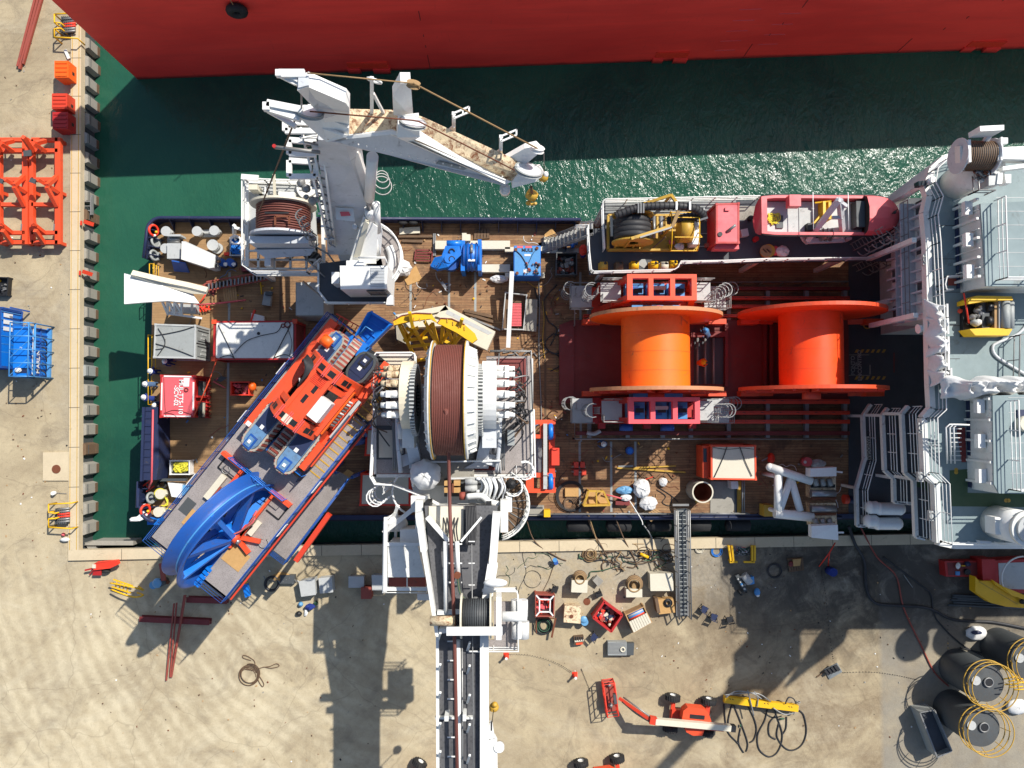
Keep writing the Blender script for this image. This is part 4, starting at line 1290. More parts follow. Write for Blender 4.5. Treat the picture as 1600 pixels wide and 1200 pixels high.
m=MB('white');m.plate([(524,324,12.15),(552,326,12.15),(554,346,11.9),(525,343,11.9)],.04);m.m('pinkred').plate([(531,331,12.2),(545,331,12.2),(548,337,12.1),(533,338,12.1)],.03)
part('maker_plate',m,bm)
m=MB('whiteclean');m.cyl(P(582,245,19.5),P(577,310,13.4),.3,None,16);m.m('steel').cyl(P(577,310,13.4),P(577,327,12.2),.18,None,12)
m.m('whiteclean').cyl(P(577,325,12.3),P(578,345,11.3),.3);m.m('steel').cyl(P(577,345,11.3),P(581,372,10),.2,None,12);m.m('white').cyl(P(581,372,10),P(586,402,8.4),.34,None,16)
m.cut();m.m('whiteclean').cyl(P(588,318,12.5),P(590,362,10.4),.22)
part('luffing_cylinder',m,KC)
m=MB('whiteclean')
for y0,y1,z in((190,205,19.5),(219,241,18),(251,276,16)):
 m.cut();q=[P(446+(6 if y0>200 else 0),y0,z),P(494,y0+3,z),P(494,y1,z),P(446+(6 if y0>200 else 0),y1,z)]
 for a,b in zip(q,q[1:]+q[:1]):m.bar(a,b,.28,.2)
m.cut();m.m('galv');m.tube([P(430,230,19),P(500,238,19)],.1,6);m.m('red').vc(P(430,230,18.9),.1,.2,8)
part('cable_frame',m,KC)
m=MB('whiteclean')
for(x0,y0,a_,x1,y1,b_) in((470,200,19,515,385,9),(500,205,19,524,385,9),(488,225,18,520,380,9.2)):
 m.tube([P(x0,y0,a_),P(x1,y1,b_)],.08,5)
for k in range(26):
 t=k/25;y=215+t*165;z=18.5-t*9
 xa,xb=474+t*40,502+t*22
 m.tube([P(xa,y,z),P(xb,y+(6 if k%2 else-5),z)],.06,4)
 if k%3==0:m.m('whiteclean').pp([(xa-6,y-2),(xb,y-2),(xb,y+1),(xa-6,y+1)],z-.1,z).m('galv')
for k in range(3):m.ring(P(597,290-7*k,14),(.3,.1,1),.55-.1*k,.04,20,5)
for k in range(10):m.ball(P(random.uniform(470,500),random.uniform(270,315),14),random.uniform(.1,.3),8,jit=.1)
m.hoops(P(500,372,8.4),P(480,330,11),(-.8,-.5,0),.8,.04)
part('boom_ladder',m,KC)
m=MB('galv')
m.rail([P(474,398,z8-2),P(500,425,z8-.2),P(528,452,z8-2)],1.0,.05,3,.7);m.rail([P(488,384,z8-2),P(516,400,z8-.2),P(540,432,z8-2)],1.0,.045,3,.7)
for k in range(12):m.tube([P(478+k*4,402+k*4.2,z8-1.5),P(492+k*4,388+k*4.2,z8-1.5)],.05,4)
m.m('dkgrey');m.plate([(476,404,z8-1.6),(492,390,z8-1.6),(538,436,z8-1.6),(522,450,z8-1.6)],.05)
m.m('galv');m.tube([P(474,440,z8-3),P(512,472,z8)],.07);m.m('white');m.tube([P(538,445,z8-1),P(513,470,z8-4)],.16)
part('access_stairs',m,KC)
# ---- jib
m=MB('white')
kz=21.5;ez=18.0
m.m('rustwhite').plate([(500,188,kz),(545,170,kz),(632,172,kz),(664,184,kz),(818,258,ez),(846,268,ez),(838,280,ez),(790,280,ez),(655,224,kz),(612,208,kz),(545,214,kz),(512,218,kz)],.45)
part('jib_top',m,KC)
m=MB('pale')
m.plate([(524,222,kz+.1),(545,216,kz+.1),(612,208,kz+.1),(655,220,kz),(790,282,ez+.1),(790,291,ez+.1),(700,268,ez+1.2),(610,243,kz-1),(590,237,kz-1),(575,236,kz-1)],.9)
m.m('whiteclean').plate([(500,200,kz+.6),(508,196,kz+.6),(545,212,kz+.7),(612,204,kz+.7),(650,221,kz+.5),(790,280,ez+.5),(800,284,ez+.5),(790,288,ez+.5),(650,226,kz+.4),(612,210,kz+.6),(545,217,kz+.6)],.5)
m.m('whiteclean')
for k in range(18):
 t=k/17;m.ball(P(560+225*t,226+50*t,kz-3.2*t+.35),.05,6)
m.m('grey').plate([(686,252,ez+1.9),(732,262,ez+1.2),(724,266,ez+1.2),(682,256,ez+1.9)],.1)
part('jib_box',m,KC)
m=MB('whiteclean')
m.plate([(466,118,kz+5),(482,112,kz+5),(500,120,kz+4.8),(541,138,kz+4),(547,146,kz+3.5),(547,178,kz+.4),(508,178,kz+.4),(508,165,kz+1.4)],.6)
m.m('pale').plate([(466,118,kz+5.05),(482,114,kz+5.05),(527,162,kz+2.3),(508,168,kz+1.6)],.5)
m.cut();m.m('whiteclean').plate([(470,186,kz+1.8),(480,178,kz+1.8),(500,180,kz+1.3),(545,200,kz+.8),(545,214,kz+.5),(510,222,kz-.2),(480,196,kz+.9)],.6)
m.cut();m.plate([(614,152,kz+2.6),(626,130,kz+3.2),(642,130,kz+3.2),(646,186,kz+.3),(615,180,kz+.3)],.5)
m.cut();m.plate([(620,215,kz+1.0),(622,196,kz+1.4),(655,192,kz+1.6),(656,214,kz+.8),(640,224,kz+.2)],.6)
m.cut();m.plate([(788,250,ez+.8),(820,232,ez+1.5),(838,228,ez+1.6),(846,236,ez+1.3),(806,270,ez+.2)],.4)
m.cut();m.plate([(800,284,ez+.3),(812,268,ez+.6),(845,262,ez+.6),(850,270,ez+.5),(838,284,ez+.2),(800,294,ez)],.5)
part('jib_gusset',m,KC)
m=MB('rust')
for(x,y,z,r_) in((484,176,kz+2.3,.62),(645,192,kz+1.9,.62),(826,266,ez+1.0,.75)):
 m.cut();q=P(x,y,z);m.m('grey').lathe(q,(.25,.75,.75),[(0,-.07),(r_,-.07),(r_-.06,0),(r_,.07),(0,.07)],24,False);m.m('pale').lathe(q,(.25,.75,.75),[(0,.08),(r_*.86,.08),(r_*.86,-.09),(0,-.09)],20,False)
for(x,y,z,r_) in((646,132,kz+3.3,.3),(840,233,ez+1.8,.35)):
 m.cut();q=P(x,y,z);m.m('rope' if x<700 else 'whiteclean').lathe(q,(.25,.75,.75),[(0,-.1),(r_,-.1),(r_-.06,0),(r_,.1),(0,.1)],20,False)
part('sheave',m,KC)
m=MB('whiteclean')
for pts_,z_,w_ in(([(436,112),(476,112)],kz+5,.16),([(436,118),(480,118)],kz+5,.16),([(436,118),(462,131),(482,131)],kz+4.8,.14),([(446,116),(466,127),(480,127)],kz+4.9,.12),([(418,162),(474,173)],kz+2.5,.3),([(418,170),(470,186)],kz+2.4,.26),([(418,172),(440,184),(462,198)],kz+2,.22),([(417,161),(417,173)],kz+2.5,.3),([(436,110),(436,120)],kz+5,.24)):
 for a,b in zip(pts_,pts_[1:]):m.bar(P(a[0],a[1],z_),P(b[0],b[1],z_),w_)
m.cut();m.bar(P(581,176,kz),P(581,122,kz+3.6),.16);m.bar(P(599,176,kz),P(583,146,kz+2),.12);m.ring(P(585,126,kz+3.5),(.3,1,.2),.3,.06,12)
for bx,by,tx,ty,z_ in((709,217,709,177,ez+3.4),(782,254,783,213,ez+2.4)):
 m.cut()
 m.bar(P(bx,by,z_-2.5),P(tx,ty,z_),.18);m.bar(P(bx-13,by-8,z_-2.4),P(tx,ty+20,z_-1),.12)
 q=[(tx,ty),(tx+24,ty-10),(tx+24,ty-2),(tx,ty+8)]
 q=[P(a,b,z_) for a,b in q]
 for a,b in zip(q,q[1:]+q[:1]):m.bar(a,b,.08)
 m.bar(q[0].lerp(q[1],.6),q[3].lerp(q[2],.6),.07)
part('rope_guide',m,KC)
m=MB('rope')
m.m('rope').tube([P(480,114,kz+5.2),P(646,130,kz+3.6)],.03,5);m.tube([P(646,130,kz+3.6),P(840,232,ez+2)],.04,5)
m.cut();m.m('rust').tube([P(484,174,kz+2.9),P(645,188,kz+2.5),P(655,190,kz+2.4),P(804,266,ez+1.6)],.035,5)
m.cut();m.m('galv').tube([P(471,122,kz+4.8),P(471,172,kz+2.5)],.04,5);m.m('hosebrown').tube([P(460,190,kz+1.5),P(432,262,14),P(405,330,z8+1.6)],.05,5)
m.m('galv').tube([P(850,238,ez+1.4),P(850,274,ez-1.2)],.03,4)
part('hoist_rope',m,KC)
m=MB('dullyellow')
q=P(830,292,ez-.4);m.m('hosebrown').tube([q,P(831,302,ez-2)],.08,6);q=P(831,305,ez-2.4)
m.m('dullyellow').lathe(q,(.4,.6,.5),[(0,-.25),(.3,-.22),(.34,0),(.3,.22),(0,.25)],18);m.arc(q+V((0,-.3,-.5)),(0,1,0),.25,.08,0,PI*1.4,8,6,(1,0,0))
hb=part('hook_block',m,KC)
m=MB('dullyellow');q=P(849,277,ez-1.4);m.ball(q,.27,12);m.m('whiteclean').ball(q+V((.1,.1,.15)),.18,10)
part('hook_ball',m,KC)
m=MB('white');m.vc(P(789,299,ez-.6),.28,.5,14);m.box(P(789,0,ez).x-.1,P(0,296,ez).y,ez-.2,P(789,0,ez).x+.1,P(0,288,ez).y,ez);part('camera_housing',m,KC)
# ---- winch platform on the port quarter with railings and a big rope drum
WP=thing('winch_platform','raised white platform with railings and a large brown rope winch beside the white crane','platform',P(440,350,0))
pz=6.4
pl=dn([(378,276),(484,280),(498,300),(500,424),(392,424),(378,414)],pz)
m=MB('ltgrey');m.prism([P(380,280,pz),P(490,284,pz),P(496,392,pz),(P(496,392,pz)),P(380,395,pz)][:3]+[P(496,368,pz),P(380,368,pz)],pz-.2,pz)
m.m('white')
for a,b in zip(pl,pl[1:]+pl[:1]):m.bar(a,b,.22,.25)
for k in range(4):m.bar(P(388,378+k*14,pz),P(494,378+k*14,pz),.12,.2)
for k in range(4):m.bar(P(404+k*25,368,pz),P(404+k*25,420,pz),.14,.2)
for x,y in((382,284),(382,410),(492,410),(492,290)):m.cut();q=P(x,y,pz);m.box(q.x-.15,q.y-.15,0,q.x+.15,q.y+.15,pz-.2)
part('deck_frame',m,WP)
m=MB('whiteclean')
m.prail([(484,282),(412,280),(378,276),(378,414),(393,424),(478,424),(500,404)],pz,1.1,r=.055)
m.m('white').bar(P(377,276,pz+1.2),P(404,278,pz+1.2),.35,.1)
part('railing',m,WP)
wz=pz+1.5;q=P(443,345,wz);wR=1.9
xl_,xr_=P(404,345,wz+.5).x,P(484,345,wz+.5).x
ya_,yb_=P(0,335,wz).y+.6,P(0,366,wz).y
m=MB('brickred');m.m('wire').lathe((q.x,yb_,wz),(0,1,0),[(wR-.25,0),(wR-.25,ya_-yb_)],44)
for k in range(12):m.ring((q.x,yb_+.1+k*(ya_-yb_-.2)/11,wz),(0,1,0),wR-.22,.06,44,5)
part('rope_drum',m,WP)
m=MB('cream')
m.lathe((q.x,ya_,wz),(0,1,0),[(0,0),(wR+.2,0),(wR+.2,.15),(0,.15)],44,False)
m.cut();m.m('pale').lathe((q.x,yb_-.15,wz),(0,1,0),[(0,0),(wR+.2,0),(wR+.2,.15),(0,.15)],44,False)
part('drum_flange',m,WP)
m=MB('ltblue');m.m('pale').box(q.x-1.9,yb_-.75,pz+.6,q.x+1.9,yb_-.3,pz+2.5);m.plate([V((q.x-2,yb_-.9,pz+1.2)),V((q.x-1.3,yb_-1.4,pz+.9)),V((q.x+1.6,yb_-1.2,pz+.9)),V((q.x+2.0,yb_-.8,pz+1.2))],.3)
m.box(q.x-1.4,yb_-1.9,pz,q.x-1.0,yb_-.7,pz+.9);m.m('black').plate([V((q.x-.6,ya_-.9,wz+wR+.1)),V((q.x+.9,ya_-.9,wz+wR+.1)),V((q.x+.9,ya_-1.0,wz+wR+.1)),V((q.x-.6,ya_-1.0,wz+wR+.1))],.05)
m.m('vividorange').vc(P(406,383,pz+.3),.12,.25,8)
part('winch_frame',m,WP)
m=MB('rust');q2=P(430,348,wz+wR-.1)
for a,b in(((430,338),(430,352)),((430,338),(452,338)),((452,338),(452,350))):m.bar(P(a[0],a[1],wz+wR+.1),P(b[0],b[1],wz+wR+.1),.12,.06)
part('brake_strap',m,WP)
m=MB('cream');m.pp([(388,288),(402,288),(402,296),(388,296)],pz,pz+1.0);m.bar(P(428,272,pz+1.2),P(430,316,pz+.6),.16);m.bar(P(430,312,pz+.6),P(438,322,pz+.3),.14)
m.m('white').pp([(435,299),(460,300),(460,321),(435,321)],pz,pz+.8);m.m('whiteclean').rail([P(420,320,pz),P(420,298,pz)],.8,.04,2,.8)
m.m('galv')
for k in range(7):m.ring(P(random.uniform(412,476),random.uniform(295,322),pz+.2),(random.uniform(-.3,.3),random.uniform(-.3,.3),1),random.uniform(.15,.35),.04,14,5)
m.m('white').ring(P(482,293,pz+.6),(0,0,1),.75,.08,20);m.vc(P(482,293,pz),.72,.4,24)
part('stowed_gear',m,WP)
# == PIPE LAY CHUTE : long platform standing diagonally across the stern
LZ=9.0
pa=P(236,840,LZ);pb_=P(518,491,LZ);pc=P(360,930,LZ)
U=(pb_-pa);LL=U.length;U.normalize();W=V((U.y,-U.x,0));WW=abs((pc-pa).dot(W))
T4=Matrix(((U.x,W.x,0,pa.x),(U.y,W.y,0,pa.y),(0,0,1,LZ),(0,0,0,1)))
LC=thing('laying_chute','long diagonal pipe laying platform with blue rails, orange tensioner and big blue wheel','platform',V((P(380,720,LZ).x,P(380,720,LZ).y,0)))
def LM(k):return MB(k,T4)
def px2l(x,y,z=0):
 q=P(x,y,LZ+z)-pa;return(q.dot(U),q.dot(W))
m=LM('grating')
g0=1.75;g1=4.15
m.box(0,0,-.15,8.6,g0,0);m.box(-.05,g1,-.15,8.6,WW,0);m.box(7.1,g0,-.15,9.1,g1,0)
m.box(8.6,0,-.15,LL,1.0,0)
m.m('concretegrey').box(8.6,1.0,-.14,LL,WW-1.9,-.02) if False else m.m('rubber').box(9.1,1.0,-.2,LL-.2,WW-1.1,-.04);m.m('black')
for k in range(9):m.box(9.2+.1*(k%2),1.3+k*.38,-.05,9.7,1.36+k*.38,-.04) if k%3 else m.m('ltgrey').box(9.2,1.3+k*.38,-.05,9.6,1.34+k*.38,-.04)
m.m('deckdark')
m.m('grating').box(8.6,WW-1.05,-.15,LL-4.2,WW,0)
m.m('osb').box(1.9,.9,0,3.0,1.6,.03);m.box(.9+.8,g1+.1,0,2.9,g1+1.5,.03)
m.m('cream').box(4.1,g0-.75,.02,5.9,g0-.35,.3);m.box(4.0,WW-1.6,.02,5.0,WW-1.25,.25)
m.m('dkgrey').box(2.4,.2,0,3.4,.9,.012)
part('walkway_floor',m,LC)
m=LM('dullyellow')
for k in range(16):m.box(9.4+k*.47,WW-1.0,.01,9.48+k*.47,WW-.05,.03)
for k in range(5):m.box(9.4+k*.55,.05,.01,9.47+k*.55,.95,.03)
part('tread_strip',m,LC,kind='stuff')
m=LM('navy')
m.bar((0,-.04,-.25),(LL,-.04,-.25),.07,.4);m.bar((0,WW+.04,-.25),(LL-3.5,WW+.04,-.25),.07,.4);m.bar((0,0,-.3),(0,g0,-.3),.14,.6);m.bar((0,g1,-.3),(0,WW,-.3),.14,.6);m.bar((LL,0,-.3),(LL,2.0,-.3),.14,.6)
for xx in(2,5,8,11,14,17):m.bar((xx,0,-.5),(xx,WW,-.5),.2,.4) if xx>7 else None
part('side_girder',m,LC)
m=LM('redorange');m.bar((0,WW+.16,-.25),(LL-4,WW+.16,-.25),.1,.25);m.bar((9.6,.95,.12),(17.5,.95,.12),.16,.25)
part('orange_stringer',m,LC)
m=LM('bluepaint')
def lr(px_,**q):m.rail([V((a,b,0)) for a,b in px_],1.1,**q)
lr([(g0*0+.0,g0),(0,0),(LL,0),(LL,2.0)],r=.03,nb=3,sp=1.4)
lr([(0,g1),(0,WW),(LL-4.2,WW)],r=.03,nb=3,sp=1.4)
m.m('brightblue');lr([(7.15,.9),(7.15,WW-1.0)],r=.035,nb=3,sp=1.0);lr([(9.05,.9),(9.05,WW-1.0)],r=.035,nb=3,sp=1.0)
m.m('navy');lr([(8.6,WW-1.05),(LL-4.2,WW-1.05)],r=.05,nb=3,sp=1.4)
m.m('whiteclean')
for xx in(4.2,9.2,13.0):m.box(xx,-.12,.5,xx+.9,-.08,1.0)
for xx in(5.2,8.6):m.box(xx,WW+.08,.5,xx+.9,WW+.12,1.0)
part('blue_railing',m,LC)
m=LM('bluepaint')
for(xx,yy) in((4.6,.4),(4.6,WW-.4),(8,.3),(8,WW-.3),(12,.4),(12,WW-.4),(LL-1,.6),(LL-4.5,WW-.4)):m.cut();m.box(xx-.2,yy-.2,-LZ+.01,xx+.2,yy+.2,-.2)
for a,b in(((4.6,.4,-8.8),(8,.3,-.5)),((4.6,WW-.4,-8.8),(8,WW-.3,-.5)),((12,.4,-8.8),(8,.3,-.5)),((12,WW-.4,-8.8),(LL-4.5,WW-.4,-.5))):m.bar(a,b,.22)
part('support_leg',m,LC)
m=LM('orange')
m.bar((7.0,.2,.25),(7.0,g0+.15,.25),.22,.5);m.bar((7.0,g0+.15,.25),(5.2,g0+.15,.25),.22,.5);m.bar((7.0,g1-.1,.25),(7.0,WW-.5,.25),.22,.5);m.bar((7.0,g1+.25,.3),(3.6,g1+.25,.3),.16,.4)
m.bar((4.4,g1+.2,.3),(3.4,g1+.2,.3),.3,.4);m.bar((3.4,g1,.2),(3.1,g1+1.3,.2),.26,.26);m.bar((3.4,g1,.2),(4.1,g1+1.4,.2),.26,.26);m.cyl((3.4,g1-.2,.5),(3.4,g1+.3,.5),.3,None,20);m.bar((3.2,g1-.2,0),(2.6,g1+.1,0),.35,.6)
m.m('brickred').bar((5.2,g0-.3,.12),(4.2,g0-.3,.12),.1,.1)
m.m('black');m.bar((6.0,.5,.03),(6.0,g0,.03),.1,.03);m.bar((6.9,.5,.03),(6.0,.5,.03),.1,.03);m.bar((5.8,WW-1.6,.03),(5.8,WW-.6,.03),.1,.03);m.bar((6.9,WW-.6,.03),(5.8,WW-.6,.03),.1,.03)
part('wheel_gate',m,LC)
m=LM('hose')
for k in range(8):m.m(random.choice(['navy','hosebrown','pinkred'])).tube(smooth([V((5.6-k*.05,g1+.1,.7)),V((5.0,g1+.25+k*.03,.8)),V((4.2,g1+.2,.75)),V((3.6,g1-.1,.8))],4),.06,5)
m.m('galv').arc((4.1,g1+1.0+.6,.05),(0,0,1),.3,.04,0,5.5,12,5,(1,0,0));m.arc((6.2,1.0,.05),(0,0,1),.25,.04,0,5.5,12,5,(1,0,0))
part('wheel_hoses',m,LC)
TW=T4@Matrix.Translation((3.3,3.0+.3,.25))@Matrix.Rotation(R(8),4,'X')@Matrix.Translation((-3.3,-3.0,-.25))
m=MB('bluepaint',TW)
hc_=px2l(352,812,.2);wc=V((3.05,0,0));Rw=3.95
cxw=3.3;czw=.25;yc0=2.35;yc1=3.65
n=56
def ringwall(y0,r0,y1,r1):
 m.lathe(V((cxw,0,czw)),(0,1,0),[(r0,y0),(r1,y1)],n)
m.lathe(V((cxw,0,czw)),(0,1,0),[(Rw,yc0),(Rw+.12,yc0),(Rw+.1,yc0+.08),(Rw-.35,yc0+.4),(Rw-.42,(yc0+yc1)/2),(Rw-.35,yc1-.4),(Rw+.1,yc1-.08),(Rw+.12,yc1),(Rw,yc1),(Rw-.55,yc1-.25),(Rw-.6,yc0+.25),(Rw,yc0)],n)
m.m('ltblue').ring((cxw,(yc0+yc1)/2,czw),(0,1,0),Rw-.38,.06,n,5)
part('wheel_rim',m,LC)
m=MB('brightblue',TW)
for k in range(8):
 t=PI/8+2*PI*k/8;d=V((math.cos(t),0,math.sin(t)));a=V((cxw,yc1-.15,czw))
 m.m('brightblue' if k%2 else 'bluepaint')
 m.bar(a+d*.4+V((0,.25,0)),a+d*(Rw-.4)+V((0,-.25,0)),.28,.5,up=(0,1,0))
 m.bar(a+d*.4+V((0,-.6,0)),a+d*(Rw-.4)+V((0,-.6,0)),.2,.4,up=(0,1,0))
m.m('brightblue').cyl((cxw,yc0,czw),(cxw,yc1+.3,czw),.55,None,24)
for k in range(5):m.box(cxw-3.9+k*.3,yc1-.1,czw-.6-.2*k,cxw-3.7+k*.3,yc1+.3,czw-.3)
m.m('steel').cyl((cxw,yc1+.3,czw),(cxw,yc1+.7,czw),.16,None,12)
part('wheel_spokes',m,LC)
# ---- tensioner : orange bridge frame with four blue crawler tracks
m=LM('orange')
x0,x1=11.8,15.4
y0_,y1_=.8,WW-1.35
zb=2.6
HZ=3.3
def az(u):return.5+HZ*max(0,math.sin(PI*u))**.55
def ay(u):return y0_+(y1_-y0_)*u
def arch(x,wd,thick):
 n=18;vs=[]
 for k in range(n+1):
  u=k/n;y,z=ay(u),az(u);r_=1-thick/HZ;zi=.5+(z-.5)*r_ if 0<k<n else z
  yi=ay(.5)+(y-ay(.5))*(1-thick/(y1_-y0_)*1.2)
  vs+=[V((x-wd/2,y,z)),V((x+wd/2,y,z)),V((x+wd/2,yi,zi)),V((x-wd/2,yi,zi))]
 fs=[]
 for k in range(n):
  for a_ in range(4):b_=(a_+1)%4;fs.append((4*k+a_,4*k+b_,4*k+4+b_,4*k+4+a_))
 m.add(vs,fs)
arch(x0,.8,.55);arch(x1,.7,.55)
m.cut()
for u,w_ in((.12,.5),(.36,.26),(.64,.26),(.88,.5)):m.box(x0,ay(u)-w_/2,az(u)-.35,x1,ay(u)+w_/2,az(u)-.02)
m.box(x0+.3,ay(.36),az(.4)-.3,x1-.3,ay(.64),az(.4)-.18)
for xx in(x0+.75,x1-.7):
 for u0,u1 in((.12,.36),(.64,.88)):m.bar((xx,ay(u0),az(u0)-.2),(xx,ay(u1),az(u1)-.2),.35,.25)
m.m('vividorange').bar((x0+.2,ay(.88)+.28,az(.88)-.6),(x1-.2,ay(.88)+.28,az(.88)-.6),.12,.5);m.m('orange')
m.m('black')
for xx,yy in((x0+1.2,.5),(x0+2.0,.62)):y=ay(.36+.28*yy);m.box(xx,y-.12,az(.4)-.18,xx+.55,y+.12,az(.4)-.17)
m.m('redorange')
for k in range(9):m.box(x0+2.5+k*.1,ay(.4),az(.4)-.18,x0+2.54+k*.1,ay(.6),az(.4)-.15)
m.m('black')
for xa in(x0,x1):
 for u in(.18,.42,.6,.82):m.bar((xa-.02,ay(u)-.2,az(u-.05)+.012),(xa-.02,ay(u)+.2,az(u+.05)+.012),.36,.02)
m.m('cream').bar((x0-.3,ay(.5),az(.5)+.01),(x0+.2,ay(.5),az(.5)+.01),.5,.02)
m.m('pinkred')
for u in(.32,.5,.68):
 for d_ in(0,.12):m.tube([V((x0-.45,ay(u)+d_,az(u)+.12)),V((x0+.5,ay(u)+d_,az(u)+.12))],.025,4);m.tube([V((x1-.45,ay(u)+d_,az(u)+.12)),V((x1+.5,ay(u)+d_,az(u)+.12))],.025,4)
part('tensioner_frame',m,LC)
m=LM('orange')
for yy in(y0_-.2,y1_+.1):
 m.box(x0-2.0,yy-.3,.1,x1+2.4,yy+.3,.75);m.box(x0-2.3,yy-.22,.75,x0-.4,yy+.22,1.5)
m.box(x1+.8,y0_-.1,.75,x1+2.0,y0_+.9,1.6);m.m('vividorange').cyl((x1+1.2,y0_+.2,1.9),(x1+1.2,y0_+.9,1.9),.35)
m.m('whiteclean').box(x0-2.28,y0_-.3,1.51,x0-2.0,y0_,1.52)
part('tensioner_base',m,LC)
m=LM('whiteclean');m.box(x0+.8,ay(.66),az(.7)-.9,x0+2.2,ay(.86),az(.7)+.1)
part('white_cover',m,LC)
m=LM('ltgrey');m.box(x0+.2,y1_+.15,.8,x1-.5,y1_+.35,1.1)
for k in range(9):m.m(random.choice(['whiteclean','galv'])).tube([V((x0+.9+k*.22,y1_-.5,1.9)),V((x0+1.0+k*.22,y1_+.05,1.5))],.07,5)
m.m('orange').box(x0+.7,y1_-.6,.9,x1-.6,y1_+.1,1.3)
part('valve_bank',m,LC)
m=LM('hose')
for k in range(9):m.tube(smooth([V((x1-.6+k*.06,y0_+.3,2.6)),V((x1-.3,y0_+.7+.08*k,4.1)),V((x1-.9-k*.1,y0_+1.3,3.8)),V((x1-1.4-.06*k,y0_+1.2,2.0))],5),.055,5)
m.m('whiteclean').arc((x1-1.2,y0_+1.3,3.4),(0,0,1),.35,.06,0,4.2,8,6,(1,0,0))
part('hose_loom',m,LC)
def crawler(xc,yc,zc,L_,tilt,dark,s_):
 """blue track unit; its big face looks up and inboard"""
 Tl=T4@Matrix.Translation((xc,yc,zc))@Matrix.Rotation(tilt,4,'X')
 m=MB('trackblue' if not dark else 'navy',Tl)
 h=.62;pts=[]
 for k in range(9):t=PI/2+PI*k/8;pts.append((-L_/2+h+h*math.cos(t),h*math.sin(t)))
 for k in range(9):t=-PI/2+PI*k/8;pts.append((L_/2-h+h*math.cos(t),h*math.sin(t)))
 m.prism([V((a*.96,b*.86,0)) for a,b in pts],-.3,.34)
 m.m('bluepaint' if not dark else 'black');xo=-L_/2+h*.8 if s_<0 else L_/2-h*.8
 m.box(xo-.42,-.3,.34,xo+.42,.3,.42);m.m('trackblue' if not dark else 'navy').box(xo-.3,-.2,.42,xo+.3,.2,.46);m.m('whiteclean').box(xo-.1,-.1,.46,xo+.1,.1,.5)
 m.box(-.2,-.12,.34,.05,.12,.4);m.m('navy').box(-.2 if s_<0 else-L_/2+.5,-.5,.34,L_/2-.5 if s_<0 else.2,.5,.37)
 m.m('treadgrey' if not dark else 'dkgrey')
 per=pts+[pts[0]]
 m.tube([V((a,b,.25)) for a,b in pts],.08,4,True)
 tot=44
 acc=[]
 for a,b in zip(per,per[1:]):
  acc.append((V((*a,0)),V((*b,0))))
 Ltot=sum((b-a).length for a,b in acc);st=Ltot/tot;d=0;i=0
 for a,b in acc:
  l=(b-a).length
  while d<l and i<tot:
   q=a.lerp(b,d/l);u=(b-a).normalized();nn=V((u.y,-u.x,0))
   if nn.dot(q)<0:nn=-nn
   m.m('brickred' if i%2 and not dark else('treadgrey' if not dark else 'dkgrey'))
   m.bar(q+nn*.02+V((0,0,-.3)),q+nn*.02+V((0,0,.3)),.14,.16,up=nn)
   d+=st;i+=1
  d-=l
 part('crawler_track',m,LC)
yc=(y0_+y1_)/2
crawler(10.2,yc-1.15,1.7,3.4,R(15),False,-1);crawler(10.4,yc+1.2,1.7,3.4,R(-8),False,-1)
crawler(10.6,yc+.0,1.0,3.3,R(80),False,-1)
crawler(16.3,yc-1.0,1.6,2.4,R(25),False,1);crawler(16.5,yc-.1,1.4,2.4,R(75),False,1);crawler(16.6,yc+1.1,1.1,2.0,R(10),True,1)
m=LM('brightblue')
cxx=LL-.3
def lq(x,y,z):a=P(x,y,LZ+z)-pa;return V((a.dot(U),a.dot(W),z))
q=[lq(579,543,.0),lq(560,524,.2),lq(581,489,.6),lq(613,508,.4)]
m.plate([T4@p for p in q],.12) if False else m.add([p for p in q]+[p-V((0,0,.1)) for p in q],[(0,1,2,3),(7,6,5,4),(0,3,7,4),(1,5,6,2),(2,6,7,3),(0,4,5,1)])
for a,b in((q[1],q[2]),(q[3],q[0])):m.bar(a+V((0,0,.35)),b+V((0,0,.5)),.1,.8)
m.bar(q[2]+V((0,0,.1)),q[3]+V((0,0,.1)),.15,.3)
for t in(.35,.7):m.bar(q[1].lerp(q[2],t)+V((0,0,.05)),q[0].lerp(q[3],t)+V((0,0,.05)),.06,.06)
m.m('navy').box(*(lq(572,520,.6)-V((.5,.5,0))),*(lq(572,520,1.2)+V((.5,.5,0)))) if False else None
m.m('ltblue')
for k in range(4):c_=lq(540+k*9,532+k*5.5,.4);m.m('brightblue' if k%2 else 'ltblue').box(c_.x-.5,c_.y-.3,-.2,c_.x+.5,c_.y+.25,.5+.15*(k%2))
m.m('navy');c_=lq(545,540,0);m.box(c_.x-.3,c_.y-.2,-.6,c_.x+.6,c_.y+2.2,-.2)
m.m('ltblue').rail([lq(565,525,.2),lq(575,512,.3),lq(585,519,.3)],.8,.04,3,.5)
part('outlet_chute',m,LC)
m=LM('redorange')
m.ladder(lq(520,500,.1),lq(560,522,.1),.9,.05,.3);
part('orange_ladder',m,LC)
